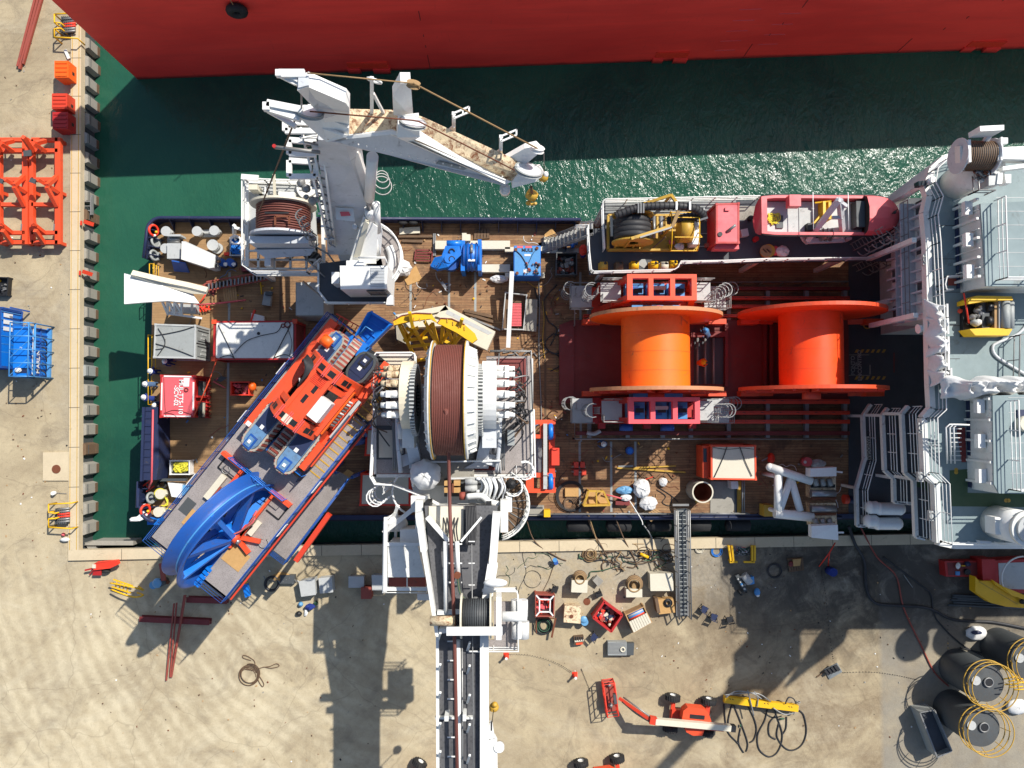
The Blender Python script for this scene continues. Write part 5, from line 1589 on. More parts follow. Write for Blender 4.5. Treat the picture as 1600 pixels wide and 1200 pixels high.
# ---- lower side walkway
m=MB('grating');lz=5.0
LW=thing('side_platform','narrow grey lower walkway with blue rails and one long red beam','platform',V((P(490,800,lz).x,P(490,800,lz).y,0)))
qs=[P(424,862,lz),P(528,738,lz),P(548,746,lz),P(452,876,lz)]
qs=[P(425,858,lz),P(511,730,lz),P(549,746,lz),P(450,877,lz)]
m.prism(qs,lz-.15,lz);m.m('osb').prism([P(536,740,lz),P(543,733,lz),P(553,739,lz),P(546,746,lz)],lz,lz+.05)
part('walkway_floor',m,LW)
m=MB('bluepaint');m.rail([qs[0],qs[3],qs[2]],1.1,.045,4,1.3);m.rail([qs[1],qs[1].lerp(qs[2],.5)],1.1,.045,3,1)
part('blue_railing',m,LW)
m=MB('redorange');m.bar(P(463,876,lz-.1),P(515,803,lz-.1),.35,.5);part('red_beam',m,LW)
m=MB('bluepaint')
for p in(qs[1],qs[2],qs[1].lerp(qs[0],.35)):m.bar(V((p.x,p.y,.01)),V((p.x,p.y,lz-.15)),.2)
m.bar(V((qs[1].x,qs[1].y,.5)),qs[0]+V((.3,.2,-.3)),.2)
part('support_leg',m,LW)
# == THINGS ON THE WORKING DECK
def container(name,label,px,z0,z1,body,frame,cat='container',roof=None,legs=True):
 q=[P(x,y,z1) for x,y in px]
 c=sum(q,V((0,0,0)))/4
 T=thing(name,label,cat,(c.x,c.y,z0))
 m=MB(body);ins=[p.lerp(c,.015) for p in q]
 m.prism(ins,z0+.1,z1-.05)
 part('body',m,T)
 m=MB(frame)
 for a,b in zip(q,q[1:]+q[:1]):
  m.bar(a+V((0,0,-.06)),b+V((0,0,-.06)),.12);m.bar(V((a.x,a.y,z0+.1)),V((b.x,b.y,z0+.1)),.14)
  m.bar(V((a.x,a.y,z0)),V((a.x,a.y,z1+.02)),.16)
 part('frame',m,T)
 if roof:
  m=MB(roof);m.prism([p.lerp(c,.05) for p in q],z1-.05,z1-.02)
  part('roof_sheet',m,T)
 return T,q,c
T,q,c=container('steel_container','plain light grey steel container with doors on its right end, near the stern',[(243,507),(305,509),(304,559),(241,558)],0,2.6,'grey','ltgrey')
m=MB('grey');xr_=q[1].x
for k in range(2):
 ya=q[1].y-.15-k*1.15;m.box(xr_,ya-1.05,.2,xr_+.06,ya,2.4);m.m('ltgrey').box(xr_+.06,ya-.75,.7,xr_+.09,ya-.6,1.7);m.box(xr_+.06,ya-.45,.7,xr_+.09,ya-.3,1.5);m.m('dkgrey').bar((xr_+.08,ya-.9,.3),(xr_+.08,ya-.9,2.3),.04);m.bar((xr_+.08,ya-.15,.3),(xr_+.08,ya-.15,2.3),.04);m.m('grey')
part('door',m,T)
m=MB('hose');z=2.62
m.bezline([(247,513),(258,535),(246,556)],z,.03);m.bezline([(243,524),(262,521),(285,516),(303,510)],z,.03);m.bezline([(243,537),(262,542),(285,550),(302,557)],z,.03);m.bezline([(243,546),(256,543),(258,530)],z,.025)
part('lifting_sling',m,T)
T,q,c=container('workshop_container','long white topped container with dark red frame and slings on its roof',[(335,503),(461,502),(461,561),(334,561)],0,2.7,'maroon','red',roof='white')
m=MB('orange')
for p in q:m.cb(V((p.x,p.y,2.62)),(.32,.32,.18))
part('corner_casting',m,T)
m=MB('hose');z=2.74
m.bezline([(341,508),(352,530),(366,560)],z,.028);m.bezline([(366,552),(385,533),(410,524),(432,519),(440,508)],z,.028);m.bezline([(427,561),(440,535),(454,508)],z,.035);m.bezline([(449,512),(456,535),(452,556)],z,.02);m.bezline([(343,559),(358,555),(368,561)],z,.025);m.bezline([(428,559),(445,554),(460,560)],z,.03)
m.m('maroon').ring(P(449,507,z),(0,0,1),.2,.05,14);m.ring(P(442,509,z),(0,0,1),.13,.04,12)
m.m('black').vc(P(404,521,z-.02),.12,.02,8)
part('lifting_sling',m,T)
T,q,c=container('lettered_container','faded red container with white lettering and open racks on its right side',[(252,587),(304,588),(303,651),(251,651)],0,2.6,'red','red',roof='pinkred')
m=MB('whiteclean')
z=2.62
m.plate([(256,586.5,z),(299,587.5,z),(299,589.5,z),(256,589,z)],.02);m.plate([(256,649,z),(298,649.5,z),(298,651.5,z),(256,651,z)],.02)
m.plate([(252,598,z),(254,598,z),(253,641,z),(251,641,z)],.02);m.plate([(301,597,z),(303.5,597,z),(303,641,z),(300.5,641,z)],.02)
m.plate([(287,590.5,z),(296,590.5,z),(295,604,z),(286.5,604,z)],.05)
part('roof_stripes',m,T)
text('roof_lettering','MUL-TTS-110',0.43,P(282.5,620,z+.01),-PI/2,'whiteclean',T)
text('roof_lettering','-SCV-02',0.43,P(275,618,z+.01),-PI/2,'whiteclean',T)
m=MB('maroon');m.arc(P(291,609,z),(0,0,1),.13,.04,0,6.2,12,5,(1,0,0));m.bezline([(256,590),(257,620),(259,648),(262,654)],z,.015);m.bezline([(256,646),(270,641),(285,643),(300,648)],z,.02);m.bezline([(256,645),(270,647),(278,654)],z,.02)
part('lifting_sling',m,T)
m=MB('red');x0=q[1].x
for k in range(2):
 ya=q[1].y-.2-1.55*k
 m.m('glass').box(x0+.1,ya-1.25,1.0,x0+.13,ya-.1,2.1);m.m('cream').box(x0+.13,ya-1.2,1.0,x0+.16,ya-.15,1.35);m.m('red')
 for kk in range(5):m.box(x0+.1,ya-.15-kk*.28,.2,x0+.3,ya-.08-kk*.28,.8)
m.bar((x0+.1,q[1].y-.1,.6),(x0+.1,q[2].y+.1,.6),.1);m.bar((x0+.15,(q[1].y+q[2].y)/2,.1),(x0+.15,(q[1].y+q[2].y)/2,2.5),.14)
m.m('pinkred').box(x0+.12,q[1].y-1.6,.2,x0+.2,q[1].y-.3,.6)
m.m('orange').tube([P(339,561,2.7),P(327,595,2.8),P(303,651,2.7)],.045,5)
part('side_rack',m,T)
for px_,l in(([(573,671),(640,671),(640,711),(571,711)],'white roofed red container half under the crane platform, upper of two'),([(565,741),(640,741),(640,789),(563,789)],'white roofed red container half under the crane platform, lower of two')):
 T,q,c=container('covered_container',l,px_,0,2.6,'red','orangered',roof='cream')
def basket(name,label,px,h,frame,fill,cat='basket',z=0,seed=1,floor='maroon',nf=18,group=None,colors=None):
 rnd=random.Random(seed)
 q=[P(x,y,z+h) for x,y in px];c=sum(q,V((0,0,0)))/len(q)
 T=thing(name,label,cat,(c.x,c.y,z),group)
 m=MB(frame)
 for a,b in zip(q,q[1:]+q[:1]):
  m.bar(a,b,.08);mid=V(((a.x+b.x)/2,(a.y+b.y)/2,z+h/2));m.bar(V((a.x,a.y,z+h/2+.05)),V((b.x,b.y,z+h/2+.05)),.05,h-.1)
  m.bar(V((a.x,a.y,z)),V((a.x,a.y,z+h+.05)),.1)
 part('frame',m,T)
 m=MB(floor);m.prism(q,z+.02,z+.1)
 part('floor',m,T)
 m=MB(fill)
 for k in range(nf):
  a,b=rnd.random(),rnd.random()
  p=q[0].lerp(q[1],.12+.76*a).lerp(q[3].lerp(q[2],.12+.76*a),.12+.76*b)
  m.m(rnd.choice(colors or[fill]));p=V((p.x,p.y,z+.1+rnd.uniform(.05,.4)*h))
  if rnd.random()<.5:m.cb(p,(rnd.uniform(.15,.45),rnd.uniform(.1,.3),.15),rnd.uniform(0,3))
  else:m.ball(p,rnd.uniform(.1,.2),8,jit=.15)
 part('contents',m,T)
 return T,q,c
basket('rigging_basket','small red wire basket of chain beside an orange float',[(361,597),(389,597),(389,617),(361,617)],.9,'orangered','brickred',colors=['brickred','maroon','pinkred'],nf=30)
m=MB('vividorange');m.ball(P(394,604,.75),.33,16,(.9,1.1,1));m.m('rubber').vc(P(394,604,0),.2,.45,10)
solo('float',m,'orange inflated float beside the red wire basket','float')
def bollard_pair(px,label,axis='x',post='ltgrey',r=.3,h=.95):
 T=thing('mooring_bollard',label,'bollard',P(px[0][0],px[0][1],0),'mooring bollards on the deck')
 base=[V((P(x,y,h).x,P(x,y,h).y,0)) for x,y in px]
 m=MB(post);
 if len(base)>1:m.bar(base[0]+V((0,0,.1)),base[-1]+V((0,0,.1)),.55,.2);m.bar(base[0]+V((0,0,.45)),base[-1]+V((0,0,.45)),.14,.14)
 part('base',m,T)
 for b in base:
  m=MB(post);m.vc(b,r,h-.06,24);m.vc(b+V((0,0,h-.06)),r+.07,.06,24);m.cyl(b+V((-.4,0,.6)),b+V((.4,0,.6)),.05)
  part('post',m,T)
 return T
bollard_pair([(259,361)],'grey round bollard by the rounded top left corner of the deck')
bollard_pair([(258,388)],'grey round bollard just left of the white spooling winch box')
bollard_pair([(307.5,361),(334.5,360)],'pair of grey bollards on one base behind the port bulwark')
bollard_pair([(250,772)],'cream round bollard with yellow rope round it, lower stern corner',post='cream')
bollard_pair([(247,800)],'cream round bollard below the rope-wrapped one, lower stern corner',post='cream')
m=MB('ltgrey');q=P(341,389,0);m.vc(q,.42,.3,20);m.vc(q+V((0,0,.3)),.28,.5,20);m.vc(q+V((-.08,.1,.8)),.42,.12,20)
solo('capstan',m,'short grey capstan with wide round head near the blue rope bin','capstan')
m=MB('yellowrope');
for k in range(3):m.ring(P(250,772,.35+.12*k),(0,0,1),.4,.05,18)
m.bezline([(254,775),(262,782),(256,792),(250,797)],.15,.06);m.bezline([(256,772),(262,788),(252,790)],.2,.06);m.bezline([(252,797),(262,795),(268,797)],.1,.06)
solo('mooring_rope',m,'yellow mooring rope looped on the cream bollard','rope')
for x,y,l in((243,378,'grey oval fairlead in the stern bulwark, upper one of two'),(241,399,'grey oval fairlead in the stern bulwark, lower one of two'),(236,778,'small grey fairlead by the cream bollards')):
 m=MB('grey');q=P(x,y,.5);m.ring(q,(1,.2,.4),.36,.1,20);m.box(q.x-.35,q.y-.3,0,q.x+.25,q.y+.3,.25);solo('fairlead',m,l,'fairlead','fairleads in the stern bulwark')
for x,y,l in((240,360,'orange life ring hung inside the top left bulwark corner'),(227,797,'orange life ring hung inside the lower stern bulwark')):
 m=MB('orangered');q=P(x,y,.95);m.ring(q,(.9,-.1,.45),.38,.09,22,8);m.m('whiteclean').arc(q,(.9,-.1,.45),.38,.1,0,.4,4,8,(0,1,0));m.arc(q,(.9,-.1,.45),.38,.1,PI,PI+.4,4,8,(0,1,0));m.m('yellow').ball(q+V((.15,-.1,-.1)),.12,8)
 solo('life_ring',m,l,'life ring','orange life rings')
T=thing('spooling_winch','white winch with angular cover and open grey drum box, near the top left corner','winch',P(300,395,0))
m=MB('white');m.plate([(284,377,1.9),(290,377,1.9),(338,399,1.6),(334,418,1.5),(327,419,1.5),(283,405,1.8)],1.3,(0,0,-1.3));part('cover',m,T)
m=MB('ltgrey');m.pp([(261,366),(282,366),(282,369),(261,369)],.5,1.5);m.pp([(261,380),(282,380),(282,404),(261,404)],.4,1.2);m.m('dkgrey').pp([(262,369),(281,369),(281,380),(262,380)],.3,.9);m.m('galv').cyl(P(262,374,1.1),P(281,374,1.1),.12);m.cyl(P(262,378,1.0),P(281,378,1.0),.08);m.m('bluepaint').plate([(268,408,1.2),(290,412,1.2),(296,426,.2),(272,424,.2)],.1)
part('drum_box',m,T)
m=MB('hose')
for k in range(12):m.m(random.choice(['hose','galv','hosebrown'])).ball(P(random.uniform(328,342),random.uniform(404,416),1.3),random.uniform(.08,.2),8,jit=.15)
part('motor',m,T)
T,q,c=basket('rope_bin','grey slatted bin heaped with bright blue rope',[(360,372),(376,372),(376,399),(360,399)],.8,'ltgrey','bluerope',nf=4,floor='grey')
m=MB('bluerope')
for k in range(14):m.tube(smooth([c+V((random.uniform(-.4,.4),random.uniform(-.6,.6),random.uniform(-.15,.15))) for _ in range(5)],4),.06,6)
part('rope',m,T)
for x,y,l in((352,413,'left one of two blue plastic drums by the rope bin'),(365,413,'right one of two blue plastic drums by the rope bin')):
 m=MB('coverall');m.m('bluepaint').vc(P(x,y,0),.29,.85,20);m.m('whiteclean').ball(P(x,y,.9),.16,8,(1,1,.4),.15);solo('plastic_drum',m,l,'drum','blue plastic drums')
m=MB('maroon');m.pp([(377,412),(390,412),(394,423),(377,424)],0,.5);m.m('orangered').pp([(350,394),(358,394),(358,399),(350,399)],0,.3);solo('tool_box',m,'small open red tool box under the edge of the white winch platform','box')
m=MB('whiteclean');m.bar(P(366,355,1.3),P(380,360,1.0),.2);m.bar(P(366,352,1.3),P(366,366,.3),.22);m.ring(P(368,375,1.3),(.3,.3,1),.35,.08,16);m.bar(P(366,366,.2),P(368,375,1.1),.12);solo('hose_davit',m,'small white davit arm above the blue rope bin','davit')
T=thing('stern_fin','big white curved chute fin sticking out over the stern','chute',P(262,455,0))
m=MB('whiteclean');z=4.3
m.plate([(194,427,z+.3),(204,429,z+.3),(250,441,z),(268,445,z-.2),(300,458,z-.8),(311,474,z-1),(285,473,z-.8),(262,470,z),(230,472,z+.2),(194,475,z+.3)],.35)
m.m('cream').plate([(204,429,z+.6),(250,440,z+.3),(290,448,z-.2),(322,456,z-.6),(323,460,z-.8),(300,459,z-.6),(250,446,z),(206,433,z+.3)],.5)
part('curved_plate',m,T)
m=MB('whiteclean')
for a,b in(((254,472,3.2),(262,490,2.0)),((262,472,3.2),(262,490,2)),((273,472,3.2),(273,491,2)),((284,473,3),(284,492,2)),((262,490,2),(314,497,2)),((262,488,2),(284,489,2)),((264,472,3.3),(273,490,2)),((274,472,3.3),(284,490,2)),((300,474,3),(300,494,.3)),((262,490,2),(262,492,.02)),((314,497,2),(314,497,.02))):m.bar(P(*a),P(*b),.14)
m.m('ltgrey').pp([(266,474),(306,476),(306,490),(266,488)],1.0,1.6)
part('support_frame',m,T)
m=MB('brickred');m.ladder(P(324,447,.5),P(421,430,.5),.65,.07,.3);m.m('black').plate([(324,444,.35),(420,428,.35),(421,433,.35),(324,450,.35)],.05);m.m('galv')
for k in range(16):q=P(326+5.8*k,447-1.02*k,.6);m.box(q.x-.05,q.y-.25,.5,q.x+.05,q.y+.2,.6)
solo('chain_ladder',m,'long red-brown ladder rack lying across the timber deck','ladder')
def pallet(px,z,label,mk_='wood',n=6,h=.14,two=True):
 q=[P(x,y,z+h) for x,y in px];m=MB(mk_)
 for k in range(n):
  t0,t1=(k+.1)/n,(k+.9)/n
  m.prism([q[0].lerp(q[1],t0),q[0].lerp(q[1],t1),q[3].lerp(q[2],t1),q[3].lerp(q[2],t0)],z+h-.025,z+h)
 for t in(.04,.5,.96):
  a=q[0].lerp(q[3],t);b=q[1].lerp(q[2],t);m.bar(V((a.x,a.y,z+h/2-.01)),V((b.x,b.y,z+h/2-.01)),.1,h-.03)
 return solo('wooden_pallet',m,label,'pallet','wooden pallets')
pallet([(347,447),(369,445),(371,469),(350,471)],0,'pale wooden pallet beside the red-brown ladder rack')
pallet([(741,358),(765,357),(765,372),(740,374)],0,'old wooden pallet near the port bulwark above the blue winch','oldwood',5)
pallet([(1000,803),(1020,791),(1037,803),(1017,815)],0,'wooden pallet at the starboard rail beside the white sacks','wood',7)
m=MB('maroon');m.plate([(314,448,.12),(327,440,.12),(340,450,.12),(334,462,.12)],.06);m.m('brickred').plate([(316,445,.2),(328,438,.2),(333,442,.2),(320,450,.2)],.06);solo('steel_plate',m,'red-brown steel plates lying at the end of the ladder rack','plate')
m=MB('grey');m.plate([(413,456,.5),(424,455,.5),(422,478,.5),(409,476,.5)],.4,(0,0,-.4));m.m('dkgrey').plate([(415,455,.7),(426,456,.7),(424,462,.7),(414,461,.7)],.2);solo('grey_locker',m,'small dark grey locker box on the timber deck under the crane','locker')
m=MB('deckgreen');m.m('grey').pp([(462,441),(506,441),(506,493),(462,493)],0.0,3.2);m.m('ltgrey').pp([(463,442),(505,442),(505,492),(463,492)],3.2,3.22);solo('deck_cabinet',m,'square grey-green topped steel cabinet in front of the white crane','cabinet')
m=MB('pinkred');m.m('whiteclean').plate([(393,489,.4),(412,494,.4),(413,504,.4),(391,503,.4)],.3);m.m('orangered').plate([(396,484,.45),(399,484,.45),(393,503,.45),(390,503,.45)],.2);solo('sign_board',m,'white board with orange edge lying above the long white container','board')
m=MB('pinkred');m.tube([P(302,477,.3),P(340,474,.3),P(384,469,.3)],.07,6);m.m('orangered')
for k in range(6):m.bar(P(302+5*k,477,.2),P(318+random.uniform(-8,12),478+random.uniform(4,10),.3),.08)
m.tube([P(322,459,.5),P(316,468,.3),P(310,475,.4)],.05,5);solo('steel_pipe',m,'thin pink painted pipe with red frame bits beside the stern fin','pipe')
m=MB('yellow');m.tube([P(407,441,.1),P(409,460,.1)],.05,5);solo('yellow_bar',m,'thin yellow bar lying on the planks under the rope winch','bar')
m=MB('cyanplastic');m.m('dkgrey').plate([(333,594,.6),(345,588,.6),(355,590,.5),(345,597,.5)],.1);m.m('pinkred').bar(P(333,596,.6),P(352,606,.1),.08);m.bar(P(340,591,.9),P(334,597,.1),.08);solo('folding_trestle',m,'small folded trestle between the lettered and the long containers','trestle')
T,q,c=basket('yellow_rope_bin','white bin full of tangled yellow rope near the stern',[(266,720),(296,720),(296,741),(266,741)],.8,'whiteclean','yellowrope',nf=3,floor='grey')
m=MB('yellowrope')
for k in range(22):m.tube(smooth([c+V((random.uniform(-.45,.6),random.uniform(-.35,.35),random.uniform(-.2,.15))) for _ in range(5)],4),.045,5)
part('rope',m,T)
m=MB('orangered');m.ladder(P(226,764,.5),P(238,755,.5),.5,.06,.2);solo('orange_ladder',m,'small orange ladder frame at the foot of the navy stern locker','frame')
m=MB('dkgrey');m.pp([(248,748),(290,748),(290,752),(248,752)],.5,.9);m.m('rubber');m.ring(P(253,757,.4),(0,.3,1),.3,.1,16);m.m('whiteclean').pp([(262,754),(284,756),(282,778),(268,776)],.1,.8);m.m('cyanplastic').pp([(270,758),(296,758),(294,774),(272,774)],.1,.6);solo('hand_cart',m,'grey hand cart loaded with white boxes by the blue railing','cart')
m=MB('brightblue');m.pp([(230,808),(250,810),(248,820),(230,820)],0,.7);solo('blue_crate',m,'small bright blue crate in the lower stern corner','crate')
m=MB('whiteclean');m.ball(P(213,811,1.1),.35,8,(1.6,.6,.5),.2);m.bar(P(213,811,1.1),P(225,800,1.1),.15);solo('stern_light',m,'white stern light bracket on the lower stern corner','light')
T=thing('traction_winch','bright blue traction winch with angular gearbox, on cream beams','winch',P(716,402,0))
m=MB('cream')
for x0,y0,x1,y1 in((680,376,797,389),(750,413,797,425),(789,386,820,393),(789,426,812,434)):m.pp([(x0,y0),(x1,y0),(x1,y1),(x0,y1)],0,.55)
m.pp([(722,364),(729,364),(729,376),(722,376)],.3,1.2);m.pp([(729,366),(735,366),(735,376),(729,376)],.3,1.0)
part('skid_beam',m,T)
m=MB('brightblue');a=P(726,402,1.5);b=P(749,402,1.5)
m.cyl(a,b,1.0,None,36)
for t in(0,.25,.5,.8,1):q=a.lerp(b,t);m.m('bluepaint').lathe(q,(1,0,0),[(.9,-.05),(1.08,-.05),(1.08,.05),(.9,.05)],36,False)
m.m('brightblue').box(b.x-.1,b.y-1.15,0,b.x+.18,b.y+1.15,2.3);m.box(a.x-.25,a.y-1.15,0,a.x+.05,a.y+1.1,2.2)
m.m('whiteclean').box(a.x+.3,a.y-.5,2.45,a.x+.8,a.y-.35,2.5)
m.m('galv').cyl(V((a.x+.55,a.y+.7,2.4)),V((a.x+.55,a.y+.1,2.6)),.1)
part('drum',m,T)
m=MB('brightblue')
m.plate([(696,384,2.3),(718,384,2.3),(721,398,2.3),(700,417,2.3),(686,420,2.0),(672,416,1.7),(679,402,2.0),(690,400,2.2)],.8,(0,0,-.8))
m.m('bluepaint').vc(P(705,412,1.0),.62,.7,28);m.m('brightblue').vc(P(703,407,1.6),.36,.75,20);m.vc(P(697,412,1.9),.2,.3,16)
m.cyl(P(698,381,2.0),P(722,381,2.0),.26,None,16);m.plate([(672,414,1.8),(690,400,2.1),(692,408,2.1),(684,424,1.6)],.3)
m.m('black').arc(P(706,393,2.33),(0,0,1),.2,.05,0,4,8,5,(1,0,0));m.arc(P(706,405,2.33),(0,0,1),.2,.05,0,4,8,5,(1,0,0))
for k in range(9):m.m('navy').vc(P(679+k*3.2,416-k*1.9+(3 if k%2 else 0),2.1),.04,.22,6)
part('gearbox',m,T)
m=MB('galv');m.bezline([(681,425),(683,435),(690,443)],.3,.05);m.m('steel').bar(P(690,441,.3),P(698,452,.3),.22,.15);m.ring(P(699,451,.3),(.2,.2,1),.2,.05,12)
part('tail_hook',m,T)
T=thing('power_unit','bright blue square hydraulic power unit with black lettering on top','power unit',P(824,408,0))
m=MB('ltblue');m.m('brightblue').pb(803,384,845,431,0,2.2);part('casing',m,T)
m=MB('ltblue');m.pb(804,385,844,430,2.2,2.23)
m.m('pinkred').pb(808,384.3,817,387.5,2.23,2.25);m.pb(821,384.3,831,387.5,2.23,2.25);m.m('whiteclean').pb(819.5,397,829,400,2.23,2.25);m.pb(818,421,827,426,2.23,2.26)
part('top_plate',m,T)
text('lettering','MULE',.34,P(824,391,2.26),0,'black',T)
m=MB('hose');z=2.28
m.bezline([(806,391),(815,400),(822,412),(825,420)],z,.03);m.bezline([(840,388),(833,396),(826,411)],z,.02)
for k in range(26):m.m(random.choice(['black','galv','brickred','hose'])).ball(P(random.choice([random.uniform(818,830),random.uniform(829,843)]),random.uniform(411,428),z+.06),random.uniform(.04,.13),6,jit=.2)
for x,y in((806,390),(839,388),(808,427),(842,414)):m.m('rust').vc(P(x,y,z-.04),.12,.1,8)
part('fittings',m,T)
m=MB('cream');m.pp([(841,386),(855,384),(855,392),(841,392)],.0,.6);m.pp([(845,426),(851,426),(851,434),(790,434),(790,427)],.0,.5);part('skid_beam',m,T)
T=thing('tugger_winch','small blue tugger winch with rope drum, beside the port stairs','winch',P(885,378,0))
m=MB('ltgrey');m.pp([(851,388),(904,388),(904,395),(851,395)],.3,.5);m.m('cream').pp([(850,370),(870,370),(870,378),(850,378)],.2,.9);part('base',m,T)
m=MB('hose');a,b=P(873,379,.9),P(884,379,.9);m.cyl(a,b,.42,None,20)
for k in range(6):m.m('rust').ring(a.lerp(b,k/5),(1,0,0),.43,.04,20,5)
m.m('navy').lathe(a,(1,0,0),[(0,-.05),(.6,-.05),(.6,.03),(0,.03)],22,False);m.lathe(b,(1,0,0),[(0,-.03),(.6,-.03),(.6,.05),(0,.05)],22,False)
m.m('ltblue').cyl(b,P(902,377,.9),.3,None,16);m.m('whiteclean').cyl(P(886,375,1.2),P(905,375,1.2),.1);m.m('brightblue').cyl(P(892,380,1.0),P(897,380,1.0),.36,None,16)
part('drum',m,T)
m=MB('osb');m.plate([(851,366,.4),(862,357,.5),(870,366,.4),(866,372,.4),(851,372,.4)],.04);solo('cardboard_sheet',m,'tan board leaning over the end of the small blue winch','board')
T,q,c=basket('scrap_bin','dark steel bin heaped with rusty and white scrap',[(870,395),(901,395),(901,429),(869,429)],1.1,'dkgrey','rust',nf=60,seed=4,floor='dkgrey',cat='bin',colors=['rust','whiteclean','brickred','galv','dkgrey'])
m=MB('orangered');m.ball(P(911,391,1.2),.32,10,(1,1.3,.6),.15);m.m('coverall').ball(P(911,399,.9),.22,8,(1,1,1),.15);m.m('orangered').bar(P(911,396,.7),P(914,385,.9),.3)
solo('work_bag',m,'bright orange bag with blue end by the dark scrap bin','bag')
def sack(label,px,z,r,sz,name='white_sack',mk_='tarp',cat='sack',jit=.12):
 m=MB(mk_);m.ball(P(px[0],px[1],z+r*sz[2]),r,16,sz,jit)
 return solo(name,m,label,cat,'white tarpaulin bundles')
sack('crumpled white tarpaulin beside the round crane platform',(629,419),0,.8,(.9,.8,.6))
sack('white tarpaulin bundle lying on cream beam near the blue power unit',(780,436),0,.62,(1.1,.5,.5))
m=MB('osb');m.plate([(629,432,.06),(650,415,.06),(660,437,.06),(637,446,.06)],.03);solo('plywood_sheet',m,'square plywood sheet lying beside the round crane platform','board')
m=MB('maroon')
for k in range(5):m.bar(P(650,391+k*4,.2),P(672,391+k*4.2,.2),.1);
m.bar(P(650,390,.2),P(648,406,.2),.1);m.bar(P(670,390,.2),P(676,396,.2),.1);m.bar(P(676,395,.2),P(674,408,.2),.1);solo('red_grid',m,'small red-brown steel grid on the deck left of the blue winch','frame')
m=MB('cream');m.pp([(624,356),(656,354),(656,364),(624,366)],.05,.3);m.m('oldwood').pp([(622,367),(676,368),(676,371),(622,371)],.02,.2);m.m('oldwood').pp([(628,374),(660,375),(660,379),(628,378)],.02,.18)
for x,y in((680,366),(682,372)):m.m('galv').bar(P(x-2,365,.1),P(x-2,400,.1),.12)
solo('timber_stack',m,'cream beam and old timbers stacked by the port bulwark','timber')
for x,y in((630,346),(646,346)):
 m=MB('rubber');m.ring(P(x,y,.8),(0,.8,.6),.3,.14,18,8);solo('bulwark_tyre',m,'black tyre tucked inside the port bulwark beside the crane','tyre','tyres inside the port bulwark')
T=thing('bent_duct','long cream bent box duct lying behind the big rope drum','duct',P(700,520,0))
m=MB('cream');z=2.6
m.plate([(617,492,z),(696,477,z),(701,484,z),(628,500,z)],1.4,(0,0,-1.4));m.plate([(617,492,z),(640,490,z),(640,540,z-1),(620,530,z-1)],.6,(0,0,-.6))
m.plate([(696,477,z),(774,518,z),(761,547,z),(733,534,z),(735,532,z),(700,500,z),(680,494,z)],1.4,(0,0,-1.4));m.plate([(628,498,z-.2),(696,484,z-.2),(712,508,z-.2),(640,512,z-.2)],1.2,(0,0,-1.2))
m.m('ltgrey').plate([(699,484,z+.01),(770,520,z+.01),(763,523,z+.01),(696,490,z+.01)],.01);m.m('navy').bar(P(618,507,1.2),P(621,530,.8),.1,.8)
part('duct',m,T)
T=thing('yellow_guide_frame','bright yellow steel truss carrying two curved guide plates','frame',P(680,530,0))
for pts_,lab in(([(614,501),(628,493),(650,489),(674,490),(684,505),(672,498),(640,502),(616,508)],0),([(683,505),(689,497),(706,498),(726,507),(742,521),(746,530),(738,536),(714,520),(690,508)],1)):
 m=MB('yellow');m.plate([(x,y,6.0) for x,y in pts_],.45,(0,0,-.45));m.m('maroon');
 for a,b in list(zip(pts_,pts_[1:]))[:3]:m.bar(P(a[0],a[1],6.04),P(b[0],b[1],6.04),.06)
 m.m('dullyellow')
 for k in range(4):x,y=pts_[1][0]+10+k*9,pts_[1][1]+4+k*(1.5+2.5*lab);m.bar(P(x,y-3,6.05),P(x,y+3,6.05),.06)
 part('guide_plate',m,T)
m=MB('yellow')
for a,b in(((640,488,6.5),(645,512,5.5)),((722,498,6.5),(716,520,5.5)),((624,508,5.6),(650,563,.4)),((645,510,5.6),(666,546,1.5)),((664,503,5.6),(684,540,2)),((676,506,5.6),(686,545,1)),((650,563,.4),(668,561,.4)),((632,532,3.2),(668,528,3.2)),((640,542,2.6),(672,538,2.6)),((632,532,3.2),(652,512,5)),((658,526,3.4),(676,506,5)),((636,513,5),(655,526,3.4)),((692,510,5.6),(690,535,2)),((704,514,5.6),(694,530,3)),((698,512,5.6),(708,536,3)),((720,524,5.6),(706,542,2.5)),((712,518,5.6),(710,540,2.5)),((690,530,3.0),(706,538,3.0)),((622,500,5.6),(640,530,3.2))):
 m.bar(P(*a),P(*b),.22)
for a,b in(((650,563,.4),(650,563,.01)),((668,561,.4),(668,561,.01))):m.bar(V((P(*a).x,P(*a).y,1)),V((P(*a).x,P(*a).y,.01)),.3)
part('truss',m,T)
m=MB('whiteclean');m.bar(P(800,424,2.2),P(794,543,1.2),.32,.2);solo('white_beam',m,'long thin white beam lying from the blue power unit towards the drum','beam')
m=MB('oldwood');m.bar(P(725,485,.15),P(770,495,.15),.2,.15);m.bar(P(727,489,.1),P(772,503,.1),.2,.12);m.m('galv').bar(P(735,497,.12),P(782,516,.12),.14);solo('loose_timber',m,'three loose dark timbers and a bar beyond the cream duct','timber')
T,q,c=basket('mat_crate','open crate holding a ribbed pink mat beside a concrete slab',[(790,457),(823,461),(818,515),(785,514)],.6,'ltgrey','brickred',nf=6,seed=9,floor='oldwood')
m=MB('pinkred')
for k in range(15):m.plate([(799,474+k*2.4,.7),(815,474+k*2.4,.7),(814.5,475.8+k*2.4,.7),(798.5,475.8+k*2.4,.7)],.12)
part('ribbed_mat',m,T)
m=MB('concretegrey');m.plate([(822,467,.35),(840,468,.35),(838,518,.35),(817,516,.35)],.3,(0,0,-.3));solo('concrete_slab',m,'grey flat slab leaning beside the ribbed pink mat','slab')
m=MB('galv')
for k in range(8):m.bar(P(778+k*8,560-12+(k%3)*3,.1),P(790+k*7,545+(k%4)*4,.1),.07)
